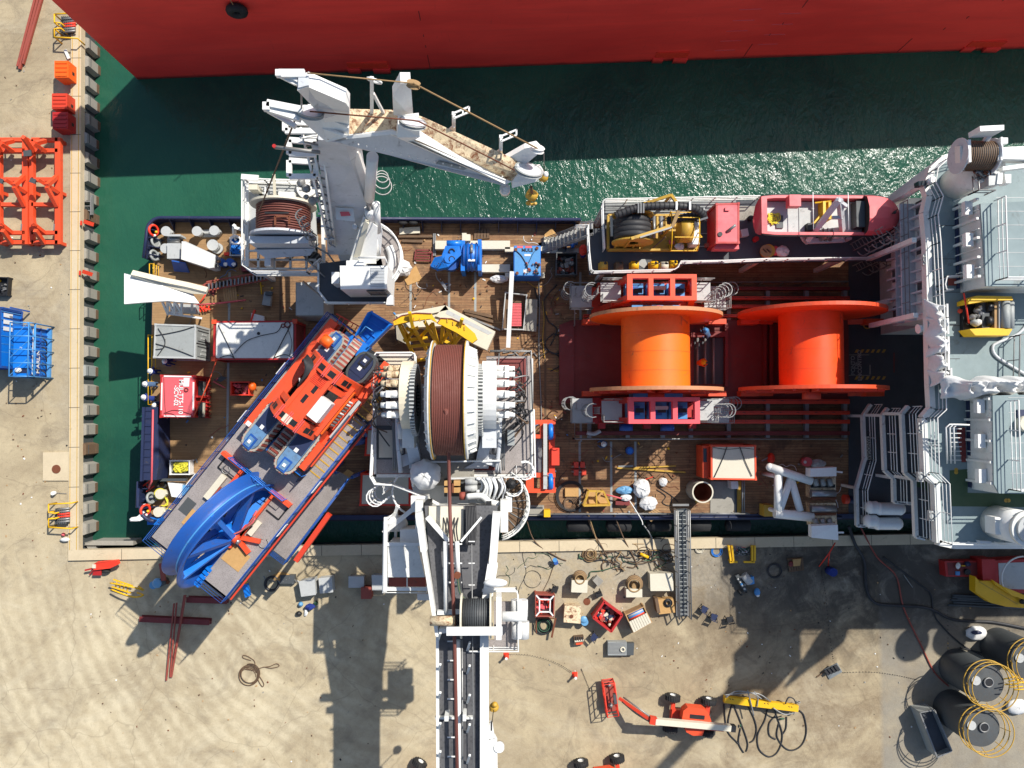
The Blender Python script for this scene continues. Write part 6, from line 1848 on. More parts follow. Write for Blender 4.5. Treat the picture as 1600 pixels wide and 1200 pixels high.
solo('scrap_rods',m,'loose steel rods on the planks under the crane platform edge','rods')
m=MB('hose')
for px_,mm_,r_ in(([(842,440),(843,480),(842,540),(845,620),(846,660)],'galv',.05),([(870,445),(850,470),(856,500),(870,515),(860,540)],'hose',.05),([(866,520),(852,535),(862,552),(884,548),(888,530),(866,522)],'hose',.05),([(835,450),(840,465),(842,480)],'hose',.06),([(884,440),(862,470),(866,490)],'hosebrown',.04),([(838,560),(860,550),(880,566),(860,580)],'hose',.045),([(848,470),(850,500),(848,530),(851,560)],'dullyellow',.035)):
 m.m(mm_).bezline(px_,.08,r_)
solo('deck_hoses',m,'dark hoses snaking over the planks right of the rope drum','hoses')
T=thing('wheel_spooler','orange steel frame with grey centre beam and two blue wheels','frame',P(848,712,0))
m=MB('orange');z=2.6
for y0,y1 in((656,685),(739,770)):
 m.pp([(822,y0),(868,y0),(868,y0+7),(822,y0+7)],z-.5,z);m.pp([(822,y1-6),(868,y1-6),(868,y1),(822,y1)],z-.5,z);m.pp([(844,y0+7),(850,y0+7),(850,y1-6),(844,y1-6)],z-.5,z-.003);m.pp([(822,y0+7),(834,y0+7),(834,y1-6),(822,y1-6)],z-.5,z-.004)
m.m('redorange').pp([(858,663),(867,663),(867,765),(858,765)],z-.8,z-.2);m.m('orangered').pp([(862,700),(874,700),(874,727),(862,727)],z-.4,z+.2)
for x,y in((824,660),(866,660),(824,766),(866,766)):q=P(x,y,z);m.m('orange').box(q.x-.15,q.y-.15,0,q.x+.15,q.y+.15,z-.4)
part('frame',m,T)
m=MB('ltgrey');m.pp([(849,662),(855,662),(855,764),(849,764)],z,z+.3);m.m('steel').pp([(838,686),(847,686),(847,738),(838,738)],z-1.2,z-.9);m.m('galv').bar(P(849,743,z+.3),P(858,743,z+.3),.08);part('centre_beam',m,T)
for y in(674,752):
 m=MB('brightblue');q=P(860,y,z-.2);m.lathe(q,(1,0,0),[(.1,-.16),(.56,-.16),(.62,-.1),(.62,.1),(.56,.16),(.1,.16)],32)
 for k in range(4):t=k*PI/4+.2;d=V((0,math.cos(t),math.sin(t)));m.m('bluepaint').bar(q-d*.56+V((.17,0,0)),q+d*.56+V((.17,0,0)),.05,.08)
 part('wheel',m,T)
m=MB('redorange')
for dx,dy,h_ in((0,0,.7),(10,0,.8),(0,12,.6),(12,12,.6)):m.pp([(897+dx,722+dy),(904+dx,722+dy),(904+dx,731+dy),(897+dx,731+dy)],0,h_)
for k in range(4):m.m('galv' if k%2 else 'maroon').tube([P(893,725+k*4,.5),P(915,726+k*4,.5)],.07,6)
solo('valve_manifold',m,'small red valve manifold block alone on the dark deck','manifold')
m=MB('osb');m.pp([(883,763),(904,763),(904,776),(883,776)],.02,.25);solo('wood_block',m,'square tan board inside the coiled black hose','board')
m=MB('hose')
for k in range(4):m.arc(P(892,775,.06+.05*k),(0,0,1),.95+.06*k,.035,.2*k,5.8,26,5,(1,0,0))
for k in range(5):m.m('hosebrown').arc(P(889+k,787,.1),(0,0,1),.35+.06*k,.045,0,6,16,5,(1,0,0))
solo('hose_coil',m,'large loose coil of black hose round the tan board','hose')
T=thing('yellow_basket','yellow trapezoid lifting frame with brown mesh floor by the starboard rail','frame',P(932,782,0))
m=MB('dullyellow');a,b,c_,d_=P(920,767,1.1),P(943,768,1.1),P(953,789,.9),P(912,790,.9)
for p,q in((a,b),(b,c_),(c_,d_),(d_,a)):m.bar(p,q,.14)
m.bar(a.lerp(b,.5),d_.lerp(c_,.5),.1);m.bar(d_+V((0,0,-.4)),c_+V((0,0,-.4)),.1,.6)
for p in(a,b,c_,d_):m.bar(p,V((p.x,p.y,.01)),.1)
part('frame',m,T)
m=MB('osb');m.prism([a,b,c_,d_],.1,.2);part('mesh_floor',m,T)
sack('round white bulk bag with dimpled top, uppermost of the sacks',(1003,763),0,.72,(.9,1,.7))
sack('white bulk bag below the round one, near the wooden pallet',(1013,786),0,.68,(1,.8,.6))
sack('small white bundle on the sunlit planks right of the sacks',(1036,753),0,.4,(.8,.8,.6))
sack('grey-blue crumpled plastic sheet left of the sacks',(976,766),0,.55,(1.2,.6,.5),mk_='cyanplastic')
sack('white knotted bag on the pink sling left of the sacks',(978,778),.2,.36,(1.2,.7,.6))
m=MB('pinkred');m.tube([P(942,772,.4),P(960,776,.5),P(984,783,.4)],.06,5);m.m('maroon').pp([(962,783),(984,784),(984,790),(962,789)],.05,.4);m.m('whiteclean').bezline([(984,783),(995,800),(1003,814),(1004,820)],.9,.04);solo('pink_sling',m,'pink lifting sling stretched over a dark red box','sling')
m=MB('dullyellow');m.bar(P(964,731,.15),P(1071,738,.1),.12,.08);m.bar(P(990,731,.12),P(1056,728,.1),.1,.08);m.m('galv').bar(P(966,729,.1),P(989,728,.1),.14);solo('yellow_battens',m,'two long thin yellow battens crossed on the dark deck','battens')
m=MB('hosebrown')
for k in range(8):x,y=random.uniform(985,1035),random.uniform(735,765);m.bezline([(x,y),(x+8,y-6),(x+18,y+4),(x+26,y-2)],.06,.03)
m.m('orangered').bezline([(975,770),(995,755),(1020,745)],.07,.03);m.m('hose')
m.bezline([(1026,765),(1040,775),(1035,785),(1047,790),(1050,776)],.05,.03);m.bezline([(1030,762),(1050,775),(1060,785)],.05,.03)
solo('tangled_lines',m,'thin tangled lines on the planks round the white sacks','lines')
m=MB('bluepaint');q=P(983,704,0);m.vc(q,.3,.35,16);m.m('brightblue').vc(q+V((0,0,.35)),.2,.05,12);solo('blue_bucket',m,'small blue bucket alone on the dark deck below the reel rails','bucket')
m=MB('ltgrey');m.bezline([(917,676),(928,678),(938,673)],.9,.16,8);solo('vent_duct',m,'short grey flexible duct beside the guard rail corner','duct')
T=thing('pipe_section','short upright section of wide rust lined steel pipe','pipe',P(1093,765,0))
c0_=P(1098,769,1.9);cc=V((c0_.x,c0_.y,0));m=MB('concretegrey');m.lathe(cc,(0,0,1),[(.78,0),(.78,1.9)],40);part('wall',m,T)
m=MB('rust');m.lathe(cc,(0,0,1),[(.7,1.9),(.7,.02),(.0,.02)],40);part('inside',m,T);m=MB('cream');m.lathe(cc,(0,0,1),[(.69,1.9),(.69,1.93),(.79,1.93),(.79,1.9)],40,False);part('rim',m,T)
T,q,c=container('orange_container','white roofed container with orange side, right of the pipe section',[(1112,697),(1180,697),(1181,749),(1112,748)],0,2.5,'redorange','orange',roof='cream')
m=MB('orange');x0=q[0].x;m.box(x0-.5,q[3].y,.1,x0,q[0].y,1.9);m.m('glass').box(x0-.45,q[0].y-1.2,1.9,x0-.2,q[0].y-.2,1.92);part('side_panel',m,T)
m=MB('hose');m.bezline([(1136,698),(1128,720),(1116,746)],2.55,.03);m.bezline([(1156,698),(1164,720),(1175,744)],2.55,.03);m.bezline([(1114,699),(1136,702),(1160,700),(1178,702)],2.55,.02);part('lifting_sling',m,T)
m=MB('deckdark');m.m('concretegrey').pp([(1110,752),(1148,752),(1148,806),(1110,806)],.02,.06);m.m('dullyellow').pp([(1152,752),(1158,752),(1158,806),(1152,806)],.02,.1);m.m('dkgrey').pp([(1148,752),(1151,752),(1151,806),(1148,806)],.02,.12);solo('hatch_cover',m,'grey steel hatch plates with a yellow edge below the white roofed container','hatch')
m=MB('whiteclean');m.pp([(1142,752),(1153,752),(1154,764),(1143,764)],.1,1.0);m.m('galv')
for x in(1160,1163):m.tube([P(x,748,1.2),P(x,802,.3)],.05,6)
solo('white_locker',m,'small white locker and upright pipes below the white roofed container','locker')
T=thing('roller_frame','white tubular A-frame with rusty roller cradles, overhanging the starboard rail','frame',P(1270,775,0))
m=MB('whiteclean')
for a,b,r_ in(((1203,730,3.2),(1268,752,3.2),.3),((1216,738,3.0),(1216,800,3.0),.3),((1236,745,3.0),(1218,798,3.0),.26),((1236,748,3.0),(1250,798,3.0),.26),((1210,802,3.0),(1270,808,3.0),.34)):m.cyl(P(*a),P(*b),r_,None,16)
m.ball(P(1203,730,3.2),.3,12)
for x,y in((1216,745),(1216,800),(1262,806),(1262,752)):q=P(x,y,3);m.vc(V((q.x,q.y,.02)),.16,2.9,12)
part('tubular_frame',m,T)
m=MB('whiteclean');m.pp([(1266,732),(1307,730),(1307,744),(1266,745)],3.4,4.2);m.plate([(1268,822,4.0),(1309,820,4.0),(1310,844,3.8),(1268,840,4.0)],.5)
m.m('rustwhite').pp([(1266,745),(1306,744),(1306,778),(1266,778)],2.2,3.0);m.pp([(1266,786),(1306,786),(1308,822),(1268,822)],2.2,3.0);m.m('black').pp([(1267,757),(1305,757),(1305,762),(1267,762)],3.0,3.02)
m.m('whiteclean').bar(P(1307,737,3.6),P(1316,738,3.6),.12);m.bar(P(1308,832,3.4),P(1318,832,3.4),.12)
part('roller_cradle',m,T)
m=MB('galv')
for k in range(3):
 for y in(753,815):a=P(1273+k*11,y-5,3.3);b=P(1276+k*11,y+6,3.3);m.cyl(a,b,.2,None,12)
for y in(771,795):m.m('steel').cyl(P(1267,y,3.2),P(1305,y,3.2),.25,None,14);m.m('rust').cyl(P(1267,y+7,3.0),P(1305,y+7,3.0),.16,None,10)
part('roller',m,T)
m=MB('dullyellow');m.pp([(1194,789),(1208,789),(1208,807),(1194,807)],.4,1.4);solo('yellow_locker',m,'yellow box beside the foot of the white A-frame','box')
m=MB('yellow');m.pp([(850,797),(860,797),(860,808),(850,808)],.3,1.1);solo('yellow_pump',m,'bright yellow box at the starboard rail right of the crane','box')
m=MB('concretegrey');m.pp([(817,790),(850,790),(850,806),(817,806)],.02,.5);m.m('dkgrey').pp([(819,792),(848,792),(848,795),(819,795)],.5,.52);solo('rail_hatch',m,'low concrete coloured hatch at the starboard rail beside the crane','hatch')
m=MB('orangered');m.ball(P(1205,716,.4),.35,10,(.8,1.2,.8),.1);m.m('galv').bar(P(1190,720,.2),P(1200,715,.4),.08);solo('orange_bag',m,'orange bag with a handle at the top end of the A-frame','bag')
m=MB('red');m.m('pinkred').vc(P(1257,721,0),.35,.6,18);m.m('whiteclean').vc(P(1258,722,.6),.12,.02,10);solo('red_drum',m,'small red drum with white lid in the shade above the A-frame','drum')
sack('grey crumpled sheet in the shade above the A-frame',(1279,725),0,.5,(1.1,.8,.5),mk_='ltgrey')
m=MB('redorange');m.cyl(P(1318,780,.6),P(1325,780,.6),.35,None,18);m.m('navy').cyl(P(1325,780,.6),P(1334,781,.6),.3,None,18);solo('cable_drum',m,'small orange and navy drum by the foot of the stepped decks','drum')
for x,y,l in((1362,792,'upper left white life raft canister on the stepped deck'),(1362,814,'lower left white life raft canister on the stepped deck')):
 pass
for x0,x1,y,l,z in((1372,1408,795,'upper white life raft canister, pair on the lowest stepped deck',4.2),(1369,1404,818,'lower white life raft canister, pair on the lowest stepped deck',4.0),(1358,1370,793,'upper short white canister end beside the life rafts',4.1),(1355,1368,814,'lower short white canister end beside the life rafts',4.0)):
 m=MB('whiteclean');a,b=P(x0,y,z),P(x1,y,z);m.lathe(a,(b-a).normalized(),[(0,-.22),(.3,-.18),(.44,0),(.46,.1),(.44,.14),(.44,(b-a).length-.14),(.46,(b-a).length-.1),(.44,(b-a).length),(.3,(b-a).length+.18),(0,(b-a).length+.22)],24);m.m('galv').box(a.x,a.y-.3,z-.95,b.x,a.y+.3,z-.4);solo('life_raft',m,l,'life raft','white life raft canisters')
 # == ON THE BOAT DECK
z=BD
T=thing('hose_reel','yellow skid with a big reel of thick black hose and a hose guide arm','reel',P(1020,355,z))
m=MB('dullyellow');q=[P(950,337,z+.5),P(1086,337,z+.5),P(1086,391,z+.5),P(950,391,z+.5)]
for a,b in zip(q,q[1:]+q[:1]):m.bar(a,b,.14,.4)
m.prism([P(1010,345,z+.3),P(1085,345,z+.3),P(1085,390,z+.3),P(960,390,z+.3)],z+.2,z+.3)
for k in range(4):m.bar(P(960+k*14,388,z+.5),P(968+k*14,376,z+1.5),.12)
m.m('hosebrown').bar(P(1020,388,z+.5),P(1040,370,z+1.3),.1);m.m('galv').cyl(P(1022,338,z+.9),P(1022,372,z+.9),.1);m.cyl(P(1033,338,z+.9),P(1033,366,z+.9),.13)
for x in(1014,1026,1040):m.m('dullyellow').pp([(x,338),(x+3,338),(x+3,362),(x,362)],z+.5,z+.9)
part('skid_frame',m,T)
dz_=z+1.7;yb0,yb1=P(0,372,dz_+.2).y,P(0,334,dz_+.2).y;xc_=P(988,350,dz_).x
m=MB('rubber');m.m('hose')
for k in range(4):
 yy=yb0+.3+k*(yb1-yb0-.4)/3.6;m.ring((xc_,yy,dz_),(0,1,0),1.0,.26,30,10)
m.lathe((xc_,yb0,dz_),(0,1,0),[(.95,0),(.95,yb1-yb0)],30)
part('hose',m,T)
m=MB('dullyellow');m.lathe((xc_,yb0-.12,dz_),(0,1,0),[(.4,0),(1.38,0),(1.38,.1),(.4,.1)],36,False);m.lathe((xc_,yb1+.1,dz_),(0,1,0),[(.4,0),(1.38,0),(1.38,.1),(.4,.1)],36,False)
m.m('cream').bar(P(955.5,337,z+1.5),P(956,369,z+1.5),.14)
part('reel_flange',m,T)
m=MB('hose');pts=smooth([P(962,337,z+3.0),P(985,328,z+3.1),P(1005,323,z+3.1),P(1030,322,z+3.1),P(1060,322,z+3.0),P(1085,326,z+2.9),P(1098,336,z+2.6),P(1094,342,z+2.2),P(1080,338,z+2.2),P(1060,342,z+2.1),P(1042,345,z+2.0)],8)
m.tube(pts,.25,12)
for i in range(2,len(pts)-2,2):m.m('rubber').ring(pts[i],pts[i+1]-pts[i-1],.26,.035,12,4)
part('guide_hose',m,T)
m=MB('dullyellow');m.bar(P(970,333,z+2.5),P(1008,317,z+3.2),.12);m.bar(P(978,328,z+2.4),P(1048,305,z+3.2),.18);m.bar(P(1048,304,z+3.2),P(1058,318,z+2.9),.18);m.bar(P(986,373,z+3.0),P(1048,354,z+3.0),.2);m.m('galv').bar(P(1000,371,z+3.1),P(1050,355,z+3.1),.1);m.m('rope').bar(P(1050,355,z+3.0),P(1060,330,z+3.0),.22)
m.m('galv')
for x in(997,1001,1005):m.bar(P(x,318,z+3.3),P(x,333,z+3.2),.1,.3)
for x in(1057,1078):m.m('whiteclean').bar(P(x,315,z+3.3),P(x,328,z+3.3),.12)
m.m('galv').bar(P(1090,345,z+2.6),P(1106,340,z+2.8),.12);m.bar(P(1100,325,z+1.6),P(1100,344,z+2.0),.1)
for x,y in((986,373),(1048,354),(1048,305)):q=P(x,y,z+3);m.m('dullyellow').box(q.x-.07,q.y-.07,z+.3,q.x+.07,q.y+.07,z+3)
part('guide_arm',m,T)
q=P(1068,360,z+1.4)
m=MB('dullyellow');m.cyl(q+V((-.35,0,.1)),q+V((.5,0,.1)),.85,None,26);m.m('whiteclean').box(q.x+.5,q.y-1.0,z+.3,q.x+1.0,q.y+.9,z+1.7)
m.m('yellow')
for xx in(-.9,.9):m.ring(q+V((xx,-.1,.1)),(1,0,.15),1.3,.04,28,5)
for k in range(6):t=k*PI/3;d=V((0,math.cos(t),math.sin(t)));m.tube([q+V((-.9,-.1,.1))+d*1.3,q+V((.9,-.1,.1))+d*1.3],.035,4);m.tube([q+V((.9,-.1,.1)),q+V((.9,-.1,.1))+d*1.3],.035,4)
m.m('tarp').ball(P(1062,385,z+.7),.35,10,(1,.8,.4),.15);m.m('pinkred').pp([(1045,375),(1054,377),(1053,382),(1046,381)],z+.4,z+.5)
part('small_drum',m,T)
T,q,c=container('red_cabin','red steel box cabin with a vent pipe, right of the yellow hose reel',[(1120,319),(1154,318),(1154,379),(1120,379)],z,z+2.1,'red','red','cabin',roof='pinkred')
m=MB('pinkred');m.pp([(1119,379.5),(1154,379.5),(1155,389),(1116,389)],z+.8,z+1.6);m.pp([(1133,324),(1140,324),(1140,329),(1133,329)],z+2.1,z+2.2);q_=P(1136,362,z+2.1);m.m('galv').cyl(q_,q_+V((.45,.35,.4)),.1,None,10);m.m('black').vc(P(1125,366,z+2.1),.16,.06,10)
part('roof_fittings',m,T)
m=MB('galv');
for k in range(3):m.bar(P(1088,345+k*20,z+.1),P(1118,345+k*20,z+.1),.06,.04)
m.m('brickred').pp([(1102,380),(1110,380),(1110,386),(1102,386)],z,z+.3);m.m('galv').bar(P(1090,332,z+.3),P(1090,388,z+.3),.1);solo('deck_pipes',m,'thin grey pipes on the dark deck between hose reel and red cabin','pipes')
for k,(x,y,l) in enumerate(((942,417,'dull yellow pump unit, leftmost of the row along the boat deck rail'),(966,417,'brownish pump unit, second from left along the boat deck rail'),(990,416,'bright yellow pump unit, third along the boat deck rail'),(1020,416,'bright yellow pump unit right of the pale patch, boat deck rail'),(1036,417,'pale yellow pump unit, next to last along the boat deck rail'),(1050,415,'pale cream-yellow unit at the corner of the boat deck rail'))):
 m=MB(('dullyellow','hosebrown','yellow','yellow','cream','yellow')[k]);q=P(x,y,z);m.cyl(q+V((-.25,0,.35)),q+V((.25,0,.35)),.28,None,14);m.box(q.x-.33,q.y-.22,z+.02,q.x+.33,q.y+.22,z+.14);m.m('hose').ball(q+V((.1,.1,.5)),.15,8,jit=.1)
 solo('pump_unit',m,l,'pump','pump units along the boat deck rail')
m=MB('grey');m.pp([(991,412),(1003,405),(1008,405),(1012,414),(1006,419),(1000,415)],z,z+.03);solo('pale_sheet',m,'pale grey torn sheet lying on the boat deck','sheet')
m=MB('dullyellow');m.vc(P(1197,394,z),.45,.5,20);m.m('wood').vc(P(1197,392,z+.5),.42,.02,20);m.m('hosebrown')
for k in range(6):m.ball(P(1193+k*2,390+(k%3)*2,z+.53),.07,6)
solo('round_bin',m,'round yellow-brown bin of scraps at the boat deck rail','bin')
m=MB('tarp');m.ball(P(1222,393,z+.3),.5,12,(1,.8,.6),.15);m.m('pinkred').ball(P(1212,392,z+.3),.35,10,(.8,1,.5),.1);solo('white_bag',m,'white and pink plastic bag right of the round bin','bag')
m=MB('pinkred');m.m('ltgrey').cb(P(1160,366,z),(.5,.5,.5),.2);solo('small_locker',m,'small pale square box right of the red cabin','box')
m=MB('black');m.vc(P(1171,342,z),.18,.35,12);solo('black_bucket',m,'small black bucket right of the red cabin','bucket')
m=MB('red');m.vc(P(1179,375,z),.18,.4,12);solo('fire_pot',m,'tiny dark red pot on the boat deck below the rescue boat bow','pot')
gz=z+2.3
T=thing('rescue_boat','pinkish red open rescue boat with covered bow in its cradle','boat',P(1297,330,z))
xa,xb=P(1190,330,gz).x,P(1406,330,gz).x;yc_=P(0,330,gz).y;L_=xb-xa;B_=(P(0,298,gz).y-P(0,361,gz).y)/2
def boat_sec(t,zt,k=1.0):
 wd=B_*(1 if t<.78 else math.sqrt(max(0,1-((t-.78)/.22)**2.2)))*(.93+.07*min(1,t/.1))*k
 return wd
m=MB('boatred')
st=[i/40 for i in range(41)];vs=[];prof=((1.0,0),(1.03,-.25),(.96,-.6),(.75,-1.2),(.3,-1.6),(0,-1.7))
for t in st:
 for k,dz in prof:vs.append(V((xa+L_*t*(1 if dz>-1 else.97),yc_+boat_sec(t,gz)*k,gz+dz)))
 for k,dz in prof[::-1][1:]:vs.append(V((xa+L_*t*(1 if dz>-1 else.97),yc_-boat_sec(t,gz)*k,gz+dz)))
nn=11;fs=[(i*nn+j,i*nn+j+1,(i+1)*nn+j+1,(i+1)*nn+j) for i in range(40) for j in range(nn-1)]
fs.append(tuple(range(nn)))
m.add(vs,fs,True)
def gun(k0,t0,t1,z_):return[V((xa+L_*(t0+(t1-t0)*i/24),yc_+boat_sec(t0+(t1-t0)*i/24,0)*k0,z_)) for i in range(25)]
up=gun(1.0,0,.74,gz);ui=gun(.86,.04,.74,gz)
m.add([p for p in up]+[p for p in ui],[(i,i+1,25+i+1,25+i) for i in range(24)])
dn_=[V((p.x,2*yc_-p.y,p.z)) for p in up];di=[V((p.x,2*yc_-p.y,p.z)) for p in ui]
m.add(dn_+di,[(i+1,i,25+i,25+i+1) for i in range(24)]);m.add([up[0],ui[0],di[0],dn_[0]],[(0,1,2,3)])
for e in(ui,di):m.add([p for p in e]+[p-V((0,0,.75)) for p in e],[(i,i+1,25+i+1,25+i) for i in range(24)])
m.add([ui[0],di[0],di[0]-V((0,0,.75)),ui[0]-V((0,0,.75))],[(0,1,2,3)])
part('hull',m,T)
m=MB('pinkred')
vs=[];
for i in range(13):
 t=.74+.26*i/12;b=boat_sec(min(t,.999),0)
 hh=.75*(1-max(0,(t-.86)/.14)**1.6)
 for k,z_ in((1,0),(.86,.62),(.3,1.0),(-.3,1.0),(-.86,.62),(-1,0)):vs.append(V((xa+L_*t,yc_+b*k,gz+hh*z_)))
m.m('boatred').add(vs,[(i*6+j,i*6+j+1,(i+1)*6+j+1,(i+1)*6+j) for i in range(12) for j in range(5)]);m.m('black').add(vs[:6],[(0,1,2,3,4,5)])
m.m('boatred').cb(V((xa+L_*.22,yc_+B_*.62,gz-.1)),(.75,.75,.65))
m.m('black');m.tube([V((xa+L_*.9,yc_-.1,gz+.75)),V((xa+L_*.94,yc_+.2,gz+.72))],.04,4);m.ball((xa+L_*.92,yc_,gz+.72),.12,6)
part('bow_cover',m,T)
m=MB('ltgrey');m.box(xa+.3,yc_-B_*.82,gz-.76,xa+L_*.76,yc_+B_*.82,gz-.7)
m.m('dkgrey').box(xa+L_*.13,yc_-B_*.55,gz-.7,xa+L_*.18,yc_+B_*.1,gz-.6);m.box(xa+L_*.68,yc_-B_*.6,gz-.7,xa+L_*.74,yc_+B_*.7,gz+.1)
m.m('grey').bar((xa+L_*.3,yc_-B_*.8,gz-.68),(xa+L_*.3,yc_+B_*.8,gz-.68),.04)
part('cockpit_floor',m,T)
m=MB('yellow')
for yy in(-.35,.0):m.bar((xa+L_*.38,yc_-.55,gz-.2+yy),(xa+L_*.5,yc_+.75,gz-.2+yy),.1)
m.box(xa+L_*.44,yc_-.3,gz-.7,xa+L_*.46,yc_+.9,gz+.1);m.box(xa+L_*.48,yc_-.3,gz-.7,xa+L_*.5,yc_+.9,gz+.1);m.bar((xa+L_*.4,yc_+.9,gz-.3),(xa+L_*.5,yc_+.9,gz+.1),.1);m.m('black').cb((xa+L_*.36,yc_-B_*.55,gz-.7),(.35,.5,.5))
m.m('yellowrope')
for k in range(12):m.tube(smooth([V((xa+.9+random.uniform(-.3,.5),yc_+random.uniform(-.5,.3),gz-.6)) for _ in range(4)],4),.03,5)
part('console',m,T)
m=MB('whiteclean');m.tube([V((xa+L_*.33,yc_+B_*.95,gz+.9)),V((xa+L_*.33,yc_-B_*.9,gz+.9))],.03,5);m.tube([V((xa+L_*.58,yc_+B_*.95,gz+.9)),V((xa+L_*.58,yc_-B_*.9,gz+.9))],.03,5)
part('canopy_bar',m,T)
m=MB('black');m.tube([V((xa+L_*t,yc_-boat_sec(t,0)*1.04,gz-.12)) for t in st],.06,6);m.tube([V((xa+L_*t,yc_+boat_sec(t,0)*1.04,gz-.12)) for t in st],.06,6);part('rubber_fender',m,T)
T=thing('boat_davit','pale triangular boat davit with winch beside the rescue boat','davit',P(1290,372,z))
m=MB('pale')
for a,b,w_ in(((1262,375,z+1.0),(1311,312,z+4.2),.32),((1317,370,z+1.0),(1312,312,z+4.2),.3),((1260,377,z+.8),(1318,375,z+.8),.32),((1308,312,z+4.3),(1322,322,z+3.6),.2),((1300,340,z+2.8),(1316,340,z+2.8),.2)):m.bar(P(*a),P(*b),w_)
for x,y in((1262,376),(1317,374)):q=P(x,y,z);m.box(q.x-.2,q.y-.2,z,q.x+.2,q.y+.2,z+.9)
m.m('white').plate([(1250,364,z+.6),(1262,364,z+.6),(1262,382,z+.3),(1256,376,z+.6)],.2)
part('frame',m,T)
m=MB('galv');m.cyl(P(1282,366,z+1.3),P(1298,366,z+1.3),.38,None,20);m.m('whiteclean').cyl(P(1300,366,z+1.3),P(1311,366,z+1.3),.3,None,16)
for x in(1283,1290,1297):m.m('steel').lathe(P(x,366,z+1.3),(1,0,0),[(0,0),(.48,0),(.48,.05),(0,.05)],18,False)
part('winch',m,T)
m=MB('galv');base_=P(1325,380,z);
for(x0,y0,x1,y1,zz0,ou) in((1328,388,1360,356,z-.2,(1,-.8,0)),(1335,420,1382,392,1.4,(1,-.6,0)),(1390,378,1425,362,z,(.3,-1,0))):
 a=P(x0,y0,zz0);b=P(x1,y1,zz0+3.6);b=V((a.x+.5,a.y+.35,zz0+3.7));m.ladder(a,b,.5,.035,.35,side=(.5,-.8,0));m.hoops(a+V((0,0,1.1)),b+V((0,0,.3)),ou,.95,.04,.6)
solo('caged_ladder',m,'grey caged ladders by the forward end of the boat deck','ladder')
for x,y in((1355,507),):m=MB('dullyellow');m.ring(P(x,y,.3),(0,0,1),.3,.05,16);m.m('black').vc(P(x,y,.04),.28,.2,16);solo('shaded_pot',m,'small dark pot with yellow rim in the shade by the right reel','pot')
# == ON THE BRIDGE DECK
z=L4z
T=thing('yellow_vehicle','small yellow sided underwater vehicle unit with open machinery on the bridge deck','machine',P(1545,497,z))
m=MB('black');m.pp([(1505,468),(1580,468),(1574,526),(1505,526)],z+.02,z+.35);part('skid',m,T)
m=MB('yellow');m.plate([(1513,468,z+1.5),(1526,462,z+1.5),(1581,463,z+1.5),(1583,469,z+1.5),(1536,471,z+1.5),(1513,475,z+1.5)],1.1,(0,0,-1.1));m.plate([(1515,514,z+1.5),(1545,512,z+1.5),(1582,514,z+1.5),(1576,524,z+1.5),(1524,524,z+1.5)],1.1,(0,0,-1.1));part('side_float',m,T)
m=MB('ltgrey');m.pp([(1561,470),(1583,470),(1583,513),(1561,513)],z+.3,z+1.3);m.m('wood').pp([(1554,471),(1561,471),(1561,513),(1554,513)],z+.3,z+1.2);m.m('grey').cyl(P(1571,471,z+1.35),P(1571,513,z+1.35),.25,None,12);m.cyl(P(1579,471,z+1.3),P(1579,513,z+1.3),.2,None,12)
m.m('dkgrey').pp([(1535,472),(1546,472),(1546,512),(1535,512)],z+.3,z+1.0)
for k in range(9):m.m(random.choice(['ltgrey','galv','grey','whiteclean'])).ball(P(random.uniform(1518,1534),random.uniform(480,508),z+.8),random.uniform(.1,.25),8,jit=.05)
for y in(480,502):m.m('black').cyl(P(1540,y,z+1.0),P(1548,y,z+1.0),.3,None,16)
m.m('orangered').tube([P(1506,458,z+1.2),P(1510,480,z+1.3),P(1514,505,z+1.1)],.05,5);m.m('redorange').ball(P(1500,486,z+.5),.15,8)
part('machinery',m,T)
for x,y,r_,s_,l in((1476,486,.5,(.7,1.1,.8),'pale blue-white tarp bundle on the inner rail, topmost of the column'),(1477,510,.6,(.8,1.3,.7),'white tarp bundle hung on the inner rail, second from the top'),(1478,540,.65,(.8,1.3,.7),'long white tarp bundle on the inner rail, third from the top'),(1478,566,.6,(.9,1.0,.7),'white tarp bundle on the inner rail, fourth from the top'),(1482,589,.65,(1,.8,.7),'white tarp bundle with a dark fold, lowest on the inner rail')):
 m=MB('tarp');q=P(x,y,z+.6);drape(m,x-8-4*s_[0],y-15*s_[1],x+11,y+14*s_[1],z+.1,1.15,16,22,1.4,x+y);m.box(q.x-.05,q.y-r_*.8,z,q.x+.05,q.y+r_*.8,z+.9);solo('tarp_bundle',m,l,'tarpaulin','white tarpaulin bundles')
m=MB('tarp')
drape(m,1502,588,1640,619,z+.9,2.0,60,26,1.1,3)
solo('long_tarpaulin',m,'long white crumpled tarpaulin heap above the lower deckhouse','tarpaulin')
m=MB('whiteclean');m.m('pale').bezline([(1606,505),(1590,522),(1560,535),(1551,542),(1556,556),(1580,572),(1604,586)],z+.08,.09,8);solo('white_hose',m,'white hose curving over the open bridge deck','hose')
m=MB('galv');m.prail([(1592,600),(1594,524),(1602,522)],z,1.0,nb=2,r=.05);solo('grey_handrail',m,'short grey handrail at the right edge of the bridge deck','railing')
T=thing('bridge_crane','white pedestal crane with grey rope drum at the top right corner','crane',P(1493,288,z))
m=MB('white');q=P(1492,287,z);m.vc(q,.95,3.2,32);part('pedestal',m,T)
zt_=z+3.2
m=MB('pale');m.plate([(1505,265,zt_),(1512,252,zt_+.3),(1566,252,zt_+.3),(1560,266,zt_)],.5);m.m('white').plate([(1500,228,zt_+1),(1503,228,zt_+1),(1504,268,zt_+.6),(1501,268,zt_+.6)],.5);m.plate([(1505,226,zt_+1),(1508,226,zt_+1),(1508,266,zt_+.6),(1505,266,zt_+.6)],.5)
